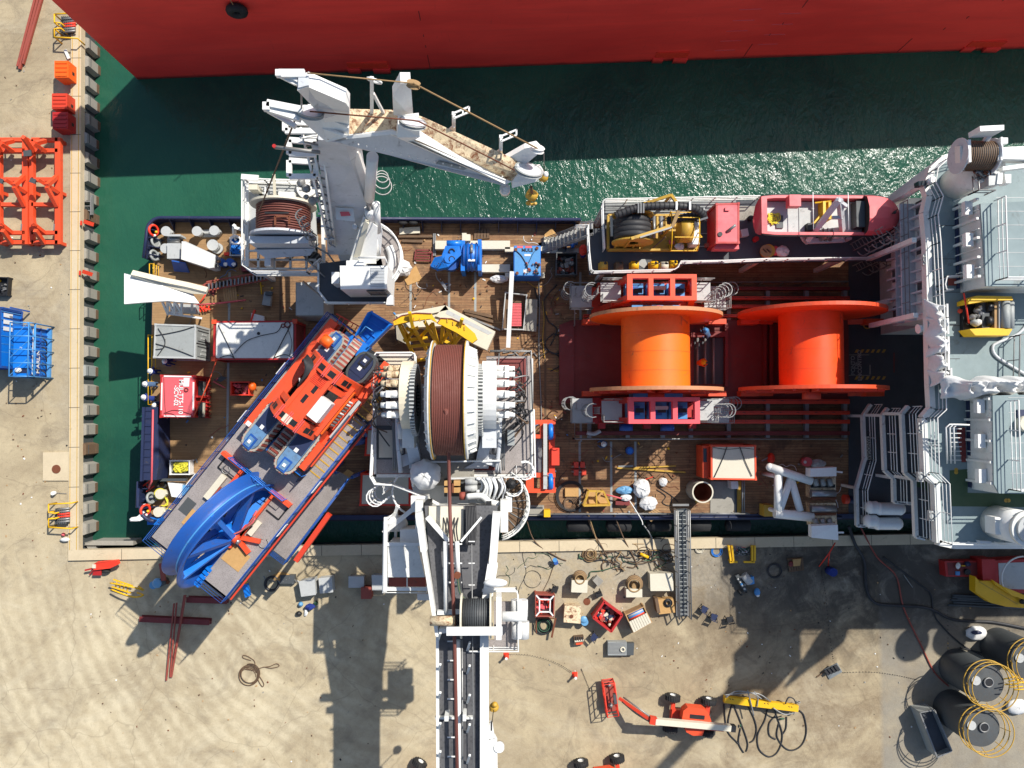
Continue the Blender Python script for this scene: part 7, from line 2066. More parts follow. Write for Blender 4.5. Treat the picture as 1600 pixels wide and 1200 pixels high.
m.m('whiteclean').pp([(1513,218),(1517,218),(1518,253),(1514,253)],zt_,zt_+1.4);m.pp([(1564,214),(1567,214),(1567,250),(1564,250)],zt_,zt_+1.4);m.pp([(1559,230),(1564,230),(1564,250),(1560,250)],zt_,zt_+1.3)
m.m('ltgrey').pp([(1545,266),(1562,268),(1560,288),(1545,290)],zt_-.5,zt_+.4);m.m('whiteclean').pp([(1560,270),(1567,270),(1566,287),(1558,287)],zt_-.4,zt_+.5);m.pp([(1570,272),(1580,272),(1580,286),(1572,286)],zt_-.3,zt_+.3)
m.m('galv').prail([(1528,268),(1530,297),(1556,297)],zt_-.8,1.0,nb=2,r=.05)
for k in range(14):m.m(random.choice(['galv','hose','whiteclean','rust'])).tube(smooth([P(random.uniform(1515,1550),264,zt_+.3),P(random.uniform(1520,1555),270,zt_+.5),P(random.uniform(1520,1560),280,zt_)],4),.05,5)
part('slew_house',m,T)
q=P(1523,244,zt_+.5);m=MB('hosebrown');m.m('dkgrey');m.cyl(q-V((.85,0,0)),q+V((.85,0,0)),.8,None,36)
for k in range(14):m.m('hosebrown').ring(q+V((-.8+k*.123,0,0)),(1,0,0),.8,.045,36,4)
m.m('pale')
for s_ in(-1,1):m.lathe(q+V((s_*.9,0,0)),(s_,0,0),[(0,0),(.98,0),(.98,.08),(0,.08)],32,False)
part('rope_drum',m,T)
m=MB('whiteclean');m.plate([(1531,197,zt_+2.2),(1569,195,zt_+2.2),(1569,203,zt_+2.2),(1532,205,zt_+2.2)],1.0,(-.0,0,-1.0));m.pp([(1566,215),(1575,215),(1575,224),(1566,224)],zt_+.6,zt_+1.2)
q=P(1550,204,zt_+1.3);m.bar(q,V((q.x-.2,q.y-1.0,zt_+.3)),.25)
part('control_box',m,T)
m=MB('whiteclean');m.plate([(1567,234,zt_+.6),(1640,230,zt_+.6),(1640,250,zt_+.6),(1567,248,zt_+.6)],.7);m.plate([(1567,260,zt_+.4),(1640,250,zt_+.4),(1640,257,zt_+.4),(1567,266,zt_+.4)],.4);part('boom',m,T)
m=MB('whiteclean');m.vc(P(1449,285,z),.2,.6,10);m.m('glass').pp([(1435,283),(1446,282),(1448,289),(1436,290)],z-.2,z+.3);solo('deck_floodlight',m,'grey floodlight on the outer rail corner of the bridge deck','floodlight')
T=thing('crane_pedestal','white round pedestal with hatch and cables near the lower bridge deck corner','pedestal',P(1550,813,z))
m=MB('whiteclean');q=P(1556,815,z);m.vc(q,.98,2.6,36);m.m('white').vc(q+V((0,0,2.6)),1.02,.25,36);part('column',m,T)
m=MB('ltgrey');q2=q+V((0,0,2.85));m.vc(q2,.8,.2,30)
for k in range(10):m.m(random.choice(['galv','hose','whiteclean','dkgrey'])).ball(q2+V((random.uniform(-.6,.9),random.uniform(-.6,.6),.3)),random.uniform(.12,.3),8,jit=.05)
for k in range(4):m.m('hose').arc(q2+V((.9,.5,.4)),(0,1,.2),.6+.1*k,.05,-1,2.5,12,5,(1,0,0))
m.m('galv').ring(q2+V((1.2,-.9,0)),(0,0,1),.5,.04,18);m.ring(q2+V((1.2,-.9,.3)),(0,0,1),.5,.04,18)
part('top_gear',m,T)
m=MB('whiteclean');m.box(q.x-1.2,q.y-.5,z+.8,q.x-.85,q.y+.5,z+1.7);m.bar((q.x-1.3,q.y+.45,z+1.8),(q.x-.5,q.y+.35,z+1.8),.1);part('hatch',m,T)
m=MB('deckgreen');m.m('pale').pp([(1531,845),(1549,846),(1549,849),(1533,850)],z,z+.4);m.m('dkgrey').plate([(1568,850,z+.02),(1572,850,z+.02),(1570,845,z+.02)],.01);m.plate([(1534,766,z+1),(1538,764,z+1),(1539,766,z+1)],.01);solo('deck_box',m,'small pale box at the lower rail of the bridge deck','box')
m=MB('galv')
for x,y in((1441,668),(1441,745),(1458,806),(1448,406)):q=P(x,y,z-.1);m.m('ltgrey').box(q.x-.25,q.y-.3,z-.3,q.x+.05,q.y+.3,z-.05);m.m('galv').ring(q+V((-.1,0,.1)),(0,0,1),.2,.03,10)
part('edge_lights',m,VES,kind='stuff') if False else solo('edge_bracket',m,'small grey light brackets on the outer edge of the stepped decks','bracket',kind='stuff')
MAST=thing('bridge_mast','tall white mast and spindle beyond the right edge, casting long shadows on the quay','mast',(36,-2.9,L4z))
m=MB('white');m.cyl((36,-2.9,L4z),(36.0,-2.9,37),.75,.45,20);m.box(34.6,-4.2,21.4,37.8,-1.4,24.6);m.box(35.0,-3.4,25.5,36.8,-2.4,26);m.cyl((37.6,-3.9,22),(37.6,-3.9,26.2),.3,.3,10)
m.bar((34,-2.9,20),(36,-2.9,24),.25)
part('pole',m,MAST)
m=MB('white');m.lathe((39.0,-3.5,18.2),(0,0,1),[(0,0),(.5,.1),(.95,1.0),(.85,2.2),(.4,4.8),(.12,7.0),(0,7.1)],20);m.ring((39.0,-3.5,17.8),(0,1,0),.35,.08,14);m.cyl((39.0,-3.5,L4z),(39,-3.5,17.6),.1)
part('spindle',m,MAST)
m=MB('white');m.ball((42.2,-7.2,14.9),1.15,20);m.ball((45.0,-7.0,14.6),1.2,20);m.cut();m.cyl((42.2,-7.2,L4z),(42.2,-7.2,14.5),.3);m.cyl((45,-7,L4z),(45,-7,14.2),.4)
part('radome',m,MAST)
# == ON THE QUAY
QT=QZ
def gbox(name,label,px,h,mk_,cat='box',z=None,lid=None,group=None):
 z=QT if z is None else z
 m=MB(mk_);q=[P(x,y,z+h) for x,y in px];m.prism(q,z+.03,z+h-.06)
 c=sum(q,V((0,0,0)))/len(q)
 m.prism([p+(p-c).normalized()*.03 for p in q],z+h-.08,z+h)
 if lid:m.m(lid).prism([p.lerp(c,.12) for p in q],z+h,z+h+.02)
 for p in q:pp_=p.lerp(c,.12);m.m('black').box(pp_.x-.06,pp_.y-.06,z,pp_.x+.06,pp_.y+.06,z+.04)
 return solo(name,m,label,cat,group)
def tank(label,x0,y0,x1,y1,col):
 T=thing('plastic_tank',label,'box',P((x0+x1)/2,(y0+y1)/2,QT),'orange and red boxes by the left coping')
 h=1.3;m=MB(col);q=[P(x0,y0,QT+h),P(x1,y0,QT+h),P(x1,y1,QT+h),P(x0,y1,QT+h)];m.prism(q,QT,QT+h)
 part('body',m,T)
 m=MB(col);c=sum(q,V((0,0,0)))/4
 for k in range(4):a=q[0].lerp(q[3],(k+.5)/4);b=q[1].lerp(q[2],(k+.5)/4);m.bar(a+V((.1,0,.03)),b+V((-.1,0,.03)),.14,.05)
 m.m('black').vc((c.x-.15,q[3].y+.14,QT+h),.07,.05,8);m.box(q[1].x,q[1].y-.9,QT+.5,q[1].x+.02,q[1].y-.6,QT+.8)
 part('lid',m,T)
tank('bright orange box tank, uppermost of the three by the left coping',85,95,107,121,'vividorange')
tank('dull red-orange box tank, middle of the three by the left coping',81,146,105,170,'redorange')
tank('dark red box tank, lowest of the three by the left coping',82,175,106,201,'red')
m=MB('brickred')
for a,b in(((57,-8),(28,104)),((62,-8),(31,108)),((67,-8),(36,100))):m.bar(P(a[0],a[1],QT+.15),P(b[0],b[1],QT+.15),.17,.2)
solo('steel_beams',m,'bundle of three long red-brown beams in the top left corner','beams')
def hose_station(label,x,y0):
 T=thing('hose_station',label,'rack',P(x+15,y0+25,QT),'yellow railed hose stations')
 m=MB('yellow');z=QT
 for yy in(y0,y0+36):
  s_=1 if yy==y0 else-1
  a=[P(x,yy,z+1.0),P(x+36,yy-2*s_,z+1.0)];m.tube([V((a[0].x,a[0].y,z)),a[0],a[1],V((a[1].x,a[1].y,z))],.06,6)
  m.tube([a[0],P(x,yy+13*s_,z+1.0),P(x+10,yy+14*s_,z+1.0)],.06,6);q=P(x,yy+13*s_,z+1.0);m.tube([q,V((q.x,q.y,z))],.06,6);q=P(x+10,yy+14*s_,z+1.0);m.tube([q,V((q.x,q.y,z))],.06,6)
 part('guard_rail',m,T)
 m=MB('galv')
 for k in range(6):m.m('orangered' if k in(2,3) else 'galv').tube([P(x+14,y0+8+4*k,QT+.5),P(x+33,y0+6+4*k,QT+.5)],.08,6);m.m('dkgrey');m.bar(P(x+14+3*k,y0+6,QT+.3),P(x+14+3*k,y0+30,QT+.3),.08,.5)
 part('valves',m,T)
hose_station('yellow railed valve station at the top left, half hidden by the red hull',85,22)
hose_station('yellow railed valve station beside the lower left coping',76,788)
m=MB('white');m.vc(P(87,770,QT),.15,.4,12);m.m('galv').tube([P(89,770,QT+.1),P(104,771,QT+.1)],.02,4);solo('white_post',m,'tiny white bollard post below the concrete pad','post')
m=MB('white');m.ball(P(102,843,QT+.2),.25,10,(1.6,.7,.7),.1);m.m('pinkred').ball(P(99,835,QT+.15),.15,8);solo('white_float',m,'small white float below the lower valve station','float')
m=MB('white');m.bar(P(102,78,QT+.1),P(108,92,QT+.1),.22,.1);solo('white_plank',m,'short white plank above the bright orange box tank','plank')
for(xa_,l) in((-2,'left orange-red steel frame, cut by the left picture edge'),(49,'right orange-red steel frame beside the left coping')):
 T=thing('beam_cradle',l,'frame',P(xa_+24,300,QT),'orange-red steel cradle frames')
 m=MB('orange');z=QT+.8;W_=46;y0,y1=(216,382)
 def B(a,b,w_=.3,h_=.35,z0=z,z1=None):m.bar(P(a[0],a[1],z0),P(b[0],b[1],z0 if z1 is None else z1),w_,h_)
 B((xa_+2,y0+3),(xa_+2,y1));B((xa_+W_-3,y0),(xa_+W_-3,y1),.42)
 for y in(y0+3,236,281,320,364,y1-3):B((xa_+2,y),(xa_+W_-3,y),.28)
 for(a,b,za,zb_) in(((xa_-13,214),(xa_+2,236),1.8,.3),((xa_+3,224),(xa_+22,236),1.4,.3),((xa_+22,220),(xa_+6,224),.3,1.2),((xa_+10,280),(xa_+42,300),1.7,.2),((xa_+40,276),(xa_+24,290),.2,1.3),((xa_+24,292),(xa_+40,322),1.3,.2),((xa_+2,350),(xa_+20,364),1.5,.2),((xa_+6,360),(xa_+20,380),1.4,.2),((xa_+2,340),(xa_+4,352),.9,1.5)):
  B(a,b,.26,.3,QT+.8+za,QT+.8+zb_)
 for x,y in((xa_+2,y0+3),(xa_+W_-3,y0+3),(xa_+2,y1-3),(xa_+W_-3,y1-3),(xa_+2,300),(xa_+W_-3,300)):q=P(x,y,z);m.box(q.x-.12,q.y-.12,QT,q.x+.12,q.y+.12,z)
 part('beams',m,T)
 m=MB('dkgrey');m.bar(P(xa_+0,239,QT+1.7),P(xa_-12,240,QT+1.7),.45,.1);m.bar(P(xa_-2,281,QT+2.3),P(xa_+7,284,QT+2.3),.35,.1);m.m('galv').bar(P(xa_+10,220,QT+1),P(xa_+11,234,QT+1),.08);m.bar(P(xa_+36,350,QT+1),P(xa_+35,360,QT+1),.08);part('clamp',m,T)
for x,y,l in((131,348,'orange mooring strap at the left quay edge, upper'),(129,426,'orange mooring strap at the left quay edge, lower')):
 m=MB('redorange');m.bar(P(x,y-2,QT+.35),P(x+15,y+3,QT-.3),.3,.1);m.bar(P(x-4,y-3,QT+.35),P(x-4,y+4,QT+.35),.12,.1);solo('mooring_strap',m,l,'strap','orange straps on the quay edge')
m=MB('galv');m.ladder(P(136,308,QT-.4),P(136,336,QT-.4),.6,.06,.35);m.bar(P(144,305,QT-.8),P(144,336,QT-.8),.15,.2);solo('quay_ladder',m,'grey ladder frame hanging on the left quay edge','ladder')
basket('battery_crate','black open crate with yellow tool at the left picture edge',[(-12,433),(13,434),(11,461),(-13,461)],.5,'black','yellow',z=QT,nf=14,floor='black',seed=3,colors=['yellow','black','galv','black'])
T,q,c=container('blue_container','blue ribbed container at the left edge behind the caged unit',[(-60,481),(-1,481),(-1,573),(-60,573)],QT,QT+2.6,'brightblue','bluepaint')
m=MB('bluepaint')
for k in range(12):a=q[0].lerp(q[3],(k+.5)/12);b=q[1].lerp(q[2],(k+.5)/12);m.bar(a+V((0,0,.02)),b+V((0,0,.02)),.1,.05)
y0=q[0].y;x1_=q[1].x
for k in range(5):m.bar((q[0].x+1+k*.6,y0+.06,QT+.2),(q[0].x+1+k*.6,y0+.06,QT+2.4),.1)
for k in range(6):m.m('ltblue').bar((x1_+.03,y0-.2-k*.6,QT+.2),(x1_+.03,y0-.2-k*.6,QT+2.4),.08,.05)
m.m('whiteclean')
for k in range(3):m.box(x1_+.06,y0-.6-k*.5,QT+1.2,x1_+.08,y0-.3-k*.5,QT+2.2)
part('ribs',m,T)
T=thing('caged_unit','bright blue offshore unit inside a blue tubular cage, left edge of the quay','container',P(47,548,QT))
h_=2.9;zt_=QT+h_
q=[P(16,504,zt_),P(45,504,zt_),P(45,588,zt_),P(16,588,zt_)]
m=MB('brightblue');b0=P(22,510,zt_-.6);b1=P(44,587,zt_-.6);m.box(b0.x,b1.y,QT+.2,b1.x,b0.y,zt_-.6)
xr_=b1.x;m.m('bluepaint')
for k in range(9):y=b1.y+.1+(b0.y-b1.y-.2)*k/8;m.box(xr_,y-.04,QT+.2,xr_+.07,y+.04,zt_-.7)
m.box(xr_,b1.y,QT+1.0,xr_+.1,b0.y,QT+1.1);m.m('ltblue').box(xr_,b1.y-.1,QT,xr_+.3,b0.y+.1,QT+.2)
m.m('navy').pp([(24,575),(43,575),(43,583),(24,583)],zt_-.6,zt_-.58);m.m('whiteclean').ball(P(28,578,zt_-.5),.22,8,(1.3,1,.4),.1);m.pp([(31,542),(34,542),(34,544),(31,544)],zt_-.6,zt_-.58);m.box(xr_+.1,b1.y+.1,zt_-1.1,xr_+.12,b0.y-.1,zt_-.85)
part('body',m,T)
text('lettering','MARLIN',.5,V((xr_+.12,b1.y+1.1,QT+1.35)),0,'whiteclean',T,tilt=(PI/2,0,PI/2))
m=MB('ltblue');X0,X1,Y1,Y0=q[0].x,q[1].x+.12,q[0].y,q[2].y
for x in(X0,q[1].x,(q[1].x+X1)/2,X1):
 m.tube([V((x,Y0,QT)),V((x,Y0,zt_ if x<X1-.1 else zt_-.6)),V((x,Y1,zt_ if x<X1-.1 else zt_-.6)),V((x,Y1,QT))],.05,5)
for y in[Y0+(Y1-Y0)*k/4 for k in range(5)]:m.tube([V((X0,y,zt_)),V((q[1].x,y,zt_)),V((X1,y,zt_-.6)),V((X1,y,QT))],.045,5)
for k in range(3):y=Y0+(Y1-Y0)*k/3;m.tube([V((X0,y,zt_)),V((q[1].x,y+(Y1-Y0)/3,zt_))],.03,4);m.tube([V((X1,y,zt_-.6)),V((q[1].x,y+(Y1-Y0)/3,zt_))],.03,4)
m.tube([V((X0,Y0,zt_)),V((q[1].x,Y0,zt_)),V((X1,Y0,zt_-.6))],.05,5);m.tube([V((X0,Y1,zt_)),V((q[1].x,Y1,zt_)),V((X1,Y1,zt_-.6))],.05,5)
part('cage',m,T)
m=MB('hose')
for k in range(5):y=Y1-1-k*.6;m.tube(smooth([V((xr_+.2,y,QT+1.0)),V((xr_+.35,y-.2,QT+.8)),V((xr_+.2,y-.5,QT+.5))],4),.05,5)
part('hoses',m,T)
T=thing('red_trailer','small bright red drawbar trailer by the quay corner','trailer',P(160,887,QT))
m=MB('red');m.m('orangered').plate([(145,882,QT+.8),(150,879,QT+.9),(183,876,QT+.9),(185,882,QT+.9),(172,888,QT+.8),(146,891,QT+.8)],.3);m.m('red').plate([(146,891,QT+.6),(158,889,QT+.6),(158,899,QT+.5),(144,899,QT+.5)],.1);m.m('cream').pp([(144,882),(149,882),(149,888),(144,888)],QT+.8,QT+.88);m.m('red').bar(P(133,891,QT+.5),P(146,888,QT+.6),.12);m.bar(P(140,898,QT+.3),P(146,890,QT+.6),.08)
part('bed',m,T)
for x,y in((160,878),(166,892)):m=MB('rubber');q=P(x,y,QT+.3);m.lathe(q,(0,1,0),[(.1,-.1),(.28,-.1),(.3,0),(.28,.1),(.1,.1)],18);part('wheel',m,T)
m=MB('yellow');a,b=P(174,916,QT+.5),P(222,934,QT+.3)
m.ladder(P(176,911,QT+.6),P(206,921,QT+.6),.55,.06,.28,side=(.2,1,0));m.tube(smooth([P(172,911,QT+.8),P(190,914,QT+1.0),P(210,918,QT+.9),P(224,922,QT+.4),P(216,916,QT+.3)],4),.06,6);m.tube(smooth([P(174,921,QT+.8),P(192,928,QT+1.0),P(210,933,QT+.9),P(224,930,QT+.4),P(214,926,QT+.3)],4),.06,6)
solo('yellow_steps',m,'yellow tubular step ladder lying on the sunny quay','ladder')
m=MB('brickred');m.bar(P(252,880,QT+.9),P(256,907,QT+.9),.3,.2);m.m('dkgrey').vc(P(258,907,QT),.3,.9,14);m.m('cyanplastic').ball(P(246,911,QT+.8),.38,16,(1,1,.8));m.vc(P(246,911,QT),.3,.7,14);m.m('rust').bar(P(254,905,QT+.4),P(264,911,QT+.4),.2)
solo('float_stand',m,'pale blue ball float on a rusty stand under the chute tip','float')
def ibeam(m,a,b,w_=.45):m.bar(a+V((0,0,.05)),b+V((0,0,.05)),w_,.05);m.bar(a+V((0,0,.25)),b+V((0,0,.25)),.06,.35);m.bar(a+V((0,0,.45)),b+V((0,0,.45)),w_*.9,.05)
m=MB('maroon');ibeam(m,P(222,965,QT),P(331,970,QT));solo('red_girder',m,'long red steel girder lying across the quay under the pipes','girder','red girders on the quay')
m=MB('maroon');ibeam(m,P(295,935,QT),P(358,937,QT));solo('red_girder',m,'shorter dark red girder in the shade below the chute','girder','red girders on the quay')
m=MB('brickred')
for a,b,za,zb_ in(((272,943),(260,1063),.7,.2),((276,942),(266,1058),.7,.2),((290,930),(268,1058),.9,.2),((288,930),(272,1030),.7,.2)):m.bar(P(a[0],a[1],QT+za),P(b[0],b[1],QT+zb_),.1,.1)
solo('long_pipes',m,'thin long pinkish pipes lying across the red girder','pipes')
m=MB('brightblue');m.plate([(378,914,QT+.9),(386,911,QT+.9),(391,931,QT+.8),(383,934,QT+.8)],.3);m.m('dullyellow').bar(P(380,906,QT+.8),P(386,911,QT+.9),.2,.2);m.m('brightblue').bar(P(384,920,QT),P(384,920,QT+.7),.15);solo('blue_step',m,'narrow bright blue step box just below the chute','box')
for px_,h_,l in(([(467,909),(491,904),(493,929),(471,932)],1.0,'grey steel box, leftmost of four in the shade under the crane'),([(498,904),(518,902),(520,925),(500,927)],.9,'grey steel box, second from left in the shade under the crane'),([(545,901),(568,901),(568,918),(545,918)],.7,'pale grey low box, third from left in the shade under the crane'),([(581,899),(606,899),(606,922),(582,922)],.8,'pale grey box partly under the white cabin frame')):gbox('steel_box',l,px_,h_,'ltgrey',group='grey steel boxes in the shade')
m=MB('rust');m.m('brickred').pp([(564,918),(580,918),(580,936),(564,936)],QT,QT+.9);solo('rusty_box',m,'rusty brown box between two pale grey boxes','box')
m=MB('hose');m.ring(P(425,912,QT+.5),(.6,.3,1),.5,.12,20);m.m('galv')
for k in range(10):m.bar(P(412+k*5,900+(k%3)*4,QT+.3),P(418+k*5,912-(k%4)*3,QT+.5),.06)
m.m('osb').ball(P(440,902,QT+.2),.5,10,(1.5,.7,.5),.2);m.m('dkgrey').pp([(438,899),(460,899),(460,912),(438,912)],QT,QT+.5)
solo('scrap_heap',m,'small heap of scrap and a tyre under the chute end','scrap')
m=MB('navy');m.m('coverall').ball(P(484,948,QT+.3),.3,8,(1.3,.8,.8),.2);m.m('cyanplastic').ball(P(470,944,QT+.2),.2,8);m.m('greenhose').ball(P(494,942,QT+.2),.18,8,jit=.2);m.m('black').ball(P(467,959,QT+.2),.25,8,(1,.8,.7),.1);m.m('whiteclean').ball(P(478,957,QT+.15),.15,8,(1,2,.6),.2)
solo('work_gear',m,'small pile of blue and black work gear in the shade','gear')
m=MB('hosebrown')
for k in range(7):m.arc(P(387+k*.7,1058-k,QT+.03+.02*k),(0,0,1),.62+.05*(k%4),.028,.4*k,.4*k+5.8,24,5,(1,0,0))
m.bezline([(384,1046),(396,1046),(398,1034),(388,1026),(380,1024),(380,1028),(392,1032)],QT+.05,.03);m.bezline([(393,1048),(410,1043),(422,1041),(432,1037),(436,1041),(424,1044),(412,1042)],QT+.05,.03);m.bezline([(400,1048),(405,1056),(412,1068),(410,1073),(404,1064),(402,1054)],QT+.05,.03)
solo('wire_sling_coil',m,'coiled brown wire sling alone on the sunny concrete','sling')
gbox('drill_box','pale box with a coil of brown hose on its back, left of the pair',[(894,907),(918,907),(917,926),(893,925)],1.0,'cream',group='pale boxes with hose coils')
gbox('drill_box','pale box with a bulky brown hose coil on top, right of the pair',[(979,921),(1003,921),(1003,933),(979,933)],1.0,'cream',group='pale boxes with hose coils')
for x,y,l in((906,902,'thin brown hose coil behind the left pale box'),(991,912,'bulky brown hose coil on the right pale box')):
 m=MB('rope')
 for k in range(6):m.m('rope' if k%2 else 'hosebrown').ring(P(x,y+k*.6,QT+.75+.05*k),(0,0,1),(.5,.62)[x>950]-.03*k,.06,20,6)
 m.vc(P(x,y+1,QT),.3,.7,10)
 solo('hose_coil',m,l,'hose','brown hose coils')
gbox('white_chest','white topped chest left of the gangway foot',[(1016,897),(1051,896),(1052,923),(1017,923)],1.1,'cream')
m=MB('osb');m.pp([(1026,937),(1052,935),(1055,957),(1030,960)],QT,QT+.7);m.m('hosebrown').pp([(1023,935),(1028,935),(1032,958),(1027,958)],QT,QT+.9)
for k in range(5):m.m('hose').ring(P(1044,942,QT+.78+k*.03),(0,0,1),.3-.03*k,.04,14)
solo('brown_crate',m,'brown open crate with hose coil right beside the gangway foot','crate')
T,q,c=basket('buoy_crate','rust crate with white cross frame full of red fittings',[(837,929),(866,930),(865,963),(837,963)],1.1,'brickred','pinkred',z=QT,nf=30,seed=5,floor='whiteclean',cat='crate',colors=['pinkred','orangered','pinkred','brickred'])
m=MB('whiteclean')
i_=[p.lerp(c,.42) for p in q]
for a,b in zip(q,i_):m.bar(a,b,.1)
for a,b in zip(i_,i_[1:]+i_[:1]):m.bar(a,b,.09)
part('cross_frame',m,T)
T=thing('hose_rack','rusty frame holding a dark green hose coil below the red fittings crate','rack',P(853,980,QT))
m=MB('rust');m.bar(P(838,966,QT+.4),P(838,989,QT+.4),.08);m.bar(P(868,966,QT+.6),P(862,996,QT+.5),.14,.1);m.bar(P(838,966,QT+.4),P(866,966,QT+.4),.08);part('frame',m,T)
m=MB('hose')
for k in range(9):m.m('greenhose' if k%3==0 else 'hose').ring(P(850+random.uniform(-1,1),978+random.uniform(-1,1),QT+.05+.06*(k%4)),(0,0,1),.32+.04*k,.04,24,5)
part('hose',m,T)
gbox('metal_case','square cream metal case with a round cap, rusty edges',[(883,947),(907,947),(907,974),(881,972)],1.0,'rustwhite')
m=MB('rust');m.vc(P(893,963,QT+1.0),.14,.06,14);solo('cap',m,'round rusty cap on the cream metal case','cap')
m=MB('cyanplastic');m.vc(P(912,968,QT),.28,.7,18);m.ball(P(912,968,QT+.7),.28,14,(1,1,.4));solo('gas_bottle',m,'pale blue gas bottle standing beside the cream metal case','bottle')
T,q,c=basket('red_skip','open bright red skip full of red and cream bits',[(944,940),(972,961),(955,987),(927,965)],1.1,'red','pinkred',z=QT,nf=70,seed=11,floor='maroon',cat='skip',colors=['pinkred','orangered','cream','brickred','cream','navy'])
m=MB('red')
for a,b in zip(q,q[1:]+q[:1]):m.bar(a,b,.16,.12)
part('rim',m,T)
T,q,c=basket('slatted_box','wooden box with cream slatted lid, slid open over blue and orange cylinders',[(978,961),(1006,948),(1018,972),(990,988)],1.0,'wood','cyanplastic',z=QT,nf=4,seed=2,floor='oldwood',cat='box')
m=MB('cream')
for k in range(8):t0,t1=k/8,(k+.88)/8;a,b=q[0].lerp(q[3],.38),q[1].lerp(q[2],.38);m.prism([a.lerp(b,t0),a.lerp(b,t1),q[3].lerp(q[2],t1),q[3].lerp(q[2],t0)],QT+1.02,QT+1.08)
part('lid',m,T)
m=MB('ltblue')
for k,mm_ in enumerate(('bluepaint','ltgrey','ltblue','redorange')):a=q[0].lerp(q[3],.06+.09*k);b=q[1].lerp(q[2],.06+.09*k);m.m(mm_).cyl(a.lerp(b,.08)-V((0,0,.15)),a.lerp(b,.9)-V((0,0,.15)),.1,None,12)
part('cylinders',m,T)
m=MB('grey');m.pp([(950,1003),(979,1003),(979,1024),(950,1024)],QT,QT+.5);m.m('dkgrey').pp([(979,1005),(991,1005),(990,1024),(979,1024)],QT,QT+.4);m.m('galv')
for k in range(9):m.bar(P(951,1005+2*k,QT+.52),P(978,1004+2.2*k,QT+.52),.05,.03)
m.m('cream').ring(P(973,1015,QT+.57),(0,0,1),.16,.06,14);solo('grey_mat_box',m,'low grey corrugated box with a cream ring on top','box')
m=MB('rust');m.vc(P(917,940,QT),.28,.02,18);solo('manhole_cover',m,'small round rusty cover flat on the concrete among the crates','cover')
m=MB('concretegrey');m.plate([(926,907,QT+.6),(933,900,QT+.6),(943,908,QT+.5),(935,917,QT+.4)],.3);solo('tilted_slab',m,'tilted grey plate right of the left pale box','plate')
def chair(label,x,y,rz,col='navy',z=QT,s=1.0):
 T=thing('folding_chair',label,'chair',P(x,y,z),'folding chairs on the quay')
 T.rotation_euler=(0,0,0)
 Tm=Matrix.Translation(P(x,y,z))@Matrix.Rotation(rz,4,'Z')
 m=MB(col,Tm);m.box(-.24,-.24,.42,.24,.22,.45);part('seat',m,T)
 m=MB(col,Tm);m.bar((-.22,.24,.68),(.22,.24,.68),.03,.24);part('backrest',m,T)
 for a,b in(((-.24,-.24,0),(-.24,.24,.85)),((.24,-.24,0),(.24,.24,.85)),((-.24,.24,0),(-.24,-.22,.45)),((.24,.24,0),(.24,-.22,.45))):
  m=MB('black',Tm);m.tube([a,b],.028,5);part('leg',m,T)
for a in(('overturned looking dark chair, leftmost of the three right of the crates',1098,950,2.6),('dark folding chair, middle of the three right of the crates',1113,962,2.8),('thin framed folding chair, rightmost of the three, facing away',1138,966,3.3,'black'),('dark chair directly below the red skip',927,993,2.3),('black folding chair between the two hose coil boxes',934,926,.4,'black'),('thin black chair frame above the red fittings crate',866,919,1.2,'black')):chair(*a)
m=MB('osb');m.m('oldwood');q=P(904,998,QT);m.cb(q,(.75,.6,.45),.1);m.m('cream').cb(q+V((0,0,.45)),(.7,.12,.08),.1);m.m('orange').cb(q+V((0,-.22,.45)),(.5,.14,.06),.1);m.m('hose')
for k in range(4):m.cb(q+V((-.25+.17*k,.15,.45)),(.06,.3,.1),.1)
solo('tool_stool',m,'small brown tool trolley with an orange strip below the metal case','trolley')
def cone(label,x,y):
 T=thing('traffic_cone',label,'cone',P(x,y,QT),'traffic cones')
 c=P(x,y,QT);m=MB('orangered');m.box(c.x-.2,c.y-.2,QT,c.x+.2,c.y+.2,QT+.04);m.lathe(c,(0,0,1),[(.17,.04),(.05,.72),(0,.73)],20);part('body',m,T)
 m=MB('whiteclean');m.lathe(c,(0,0,1),[(.135,.22),(.105,.36)],20);m.lathe(c,(0,0,1),[(.09,.46),(.075,.55)],20);m.vc(c+V((0,0,.73)),.1,.06,12);part('band',m,T)
cone('orange white cone beside the boom walkway railing',791,1024);cone('orange white cone right of the other, above the boom lift',898,1054)
m=MB('dullyellow')
def chain(px_,z,n):
 pts=smooth([P(x,y,z) for x,y in px_],10)
 tot=sum((b-a).length for a,b in zip(pts,pts[1:]));
 for i in range(0,len(pts)-1):
  a,b=pts[i],pts[i+1];k=max(1,int((b-a).length/.16))
  for j in range(k):m.m('yellow' if j%2 else 'black').cb(a.lerp(b,(j+.5)/k),(.07,.04,.03),random.uniform(0,3))
chain([(793,1022),(830,1024),(870,1036),(893,1050)],QT+.12,40);chain([(908,1045),(915,1062),(922,1080)],QT+.02,20);chain([(1283,892),(1290,930),(1295,985),(1302,1030)],QT+.02,40);chain([(1316,1051),(1360,1050),(1400,1055),(1432,1062)],QT+.02,60);chain([(1481,945),(1481,1000),(1481,1070)],QT+.02,40)
solo('barrier_chain',m,'yellow and black plastic barrier chain lying over the quay','chain')
rnd=random.Random(21)
m=MB('hosebrown')
for k in range(34):
 x,y=rnd.uniform(925,1052),rnd.uniform(852,888);pts=[]
 a=rnd.uniform(0,6.28)
 for j in range(rnd.randint(5,9)):pts.append((x,y));a+=rnd.uniform(-1.4,1.4);x+=math.cos(a)*11;y+=math.sin(a)*7;x=min(1056,max(905,x));y=min(905,max(850,y))
 m.m(rnd.choice(['hosebrown','hosebrown','rope','hose','greenhose'])).bezline(pts,QT+.04+.006*k,rnd.uniform(.025,.05),5,4)
solo('hose_tangle',m,'dense tangle of brown and dark hoses on the gravel by the coping','hoses')
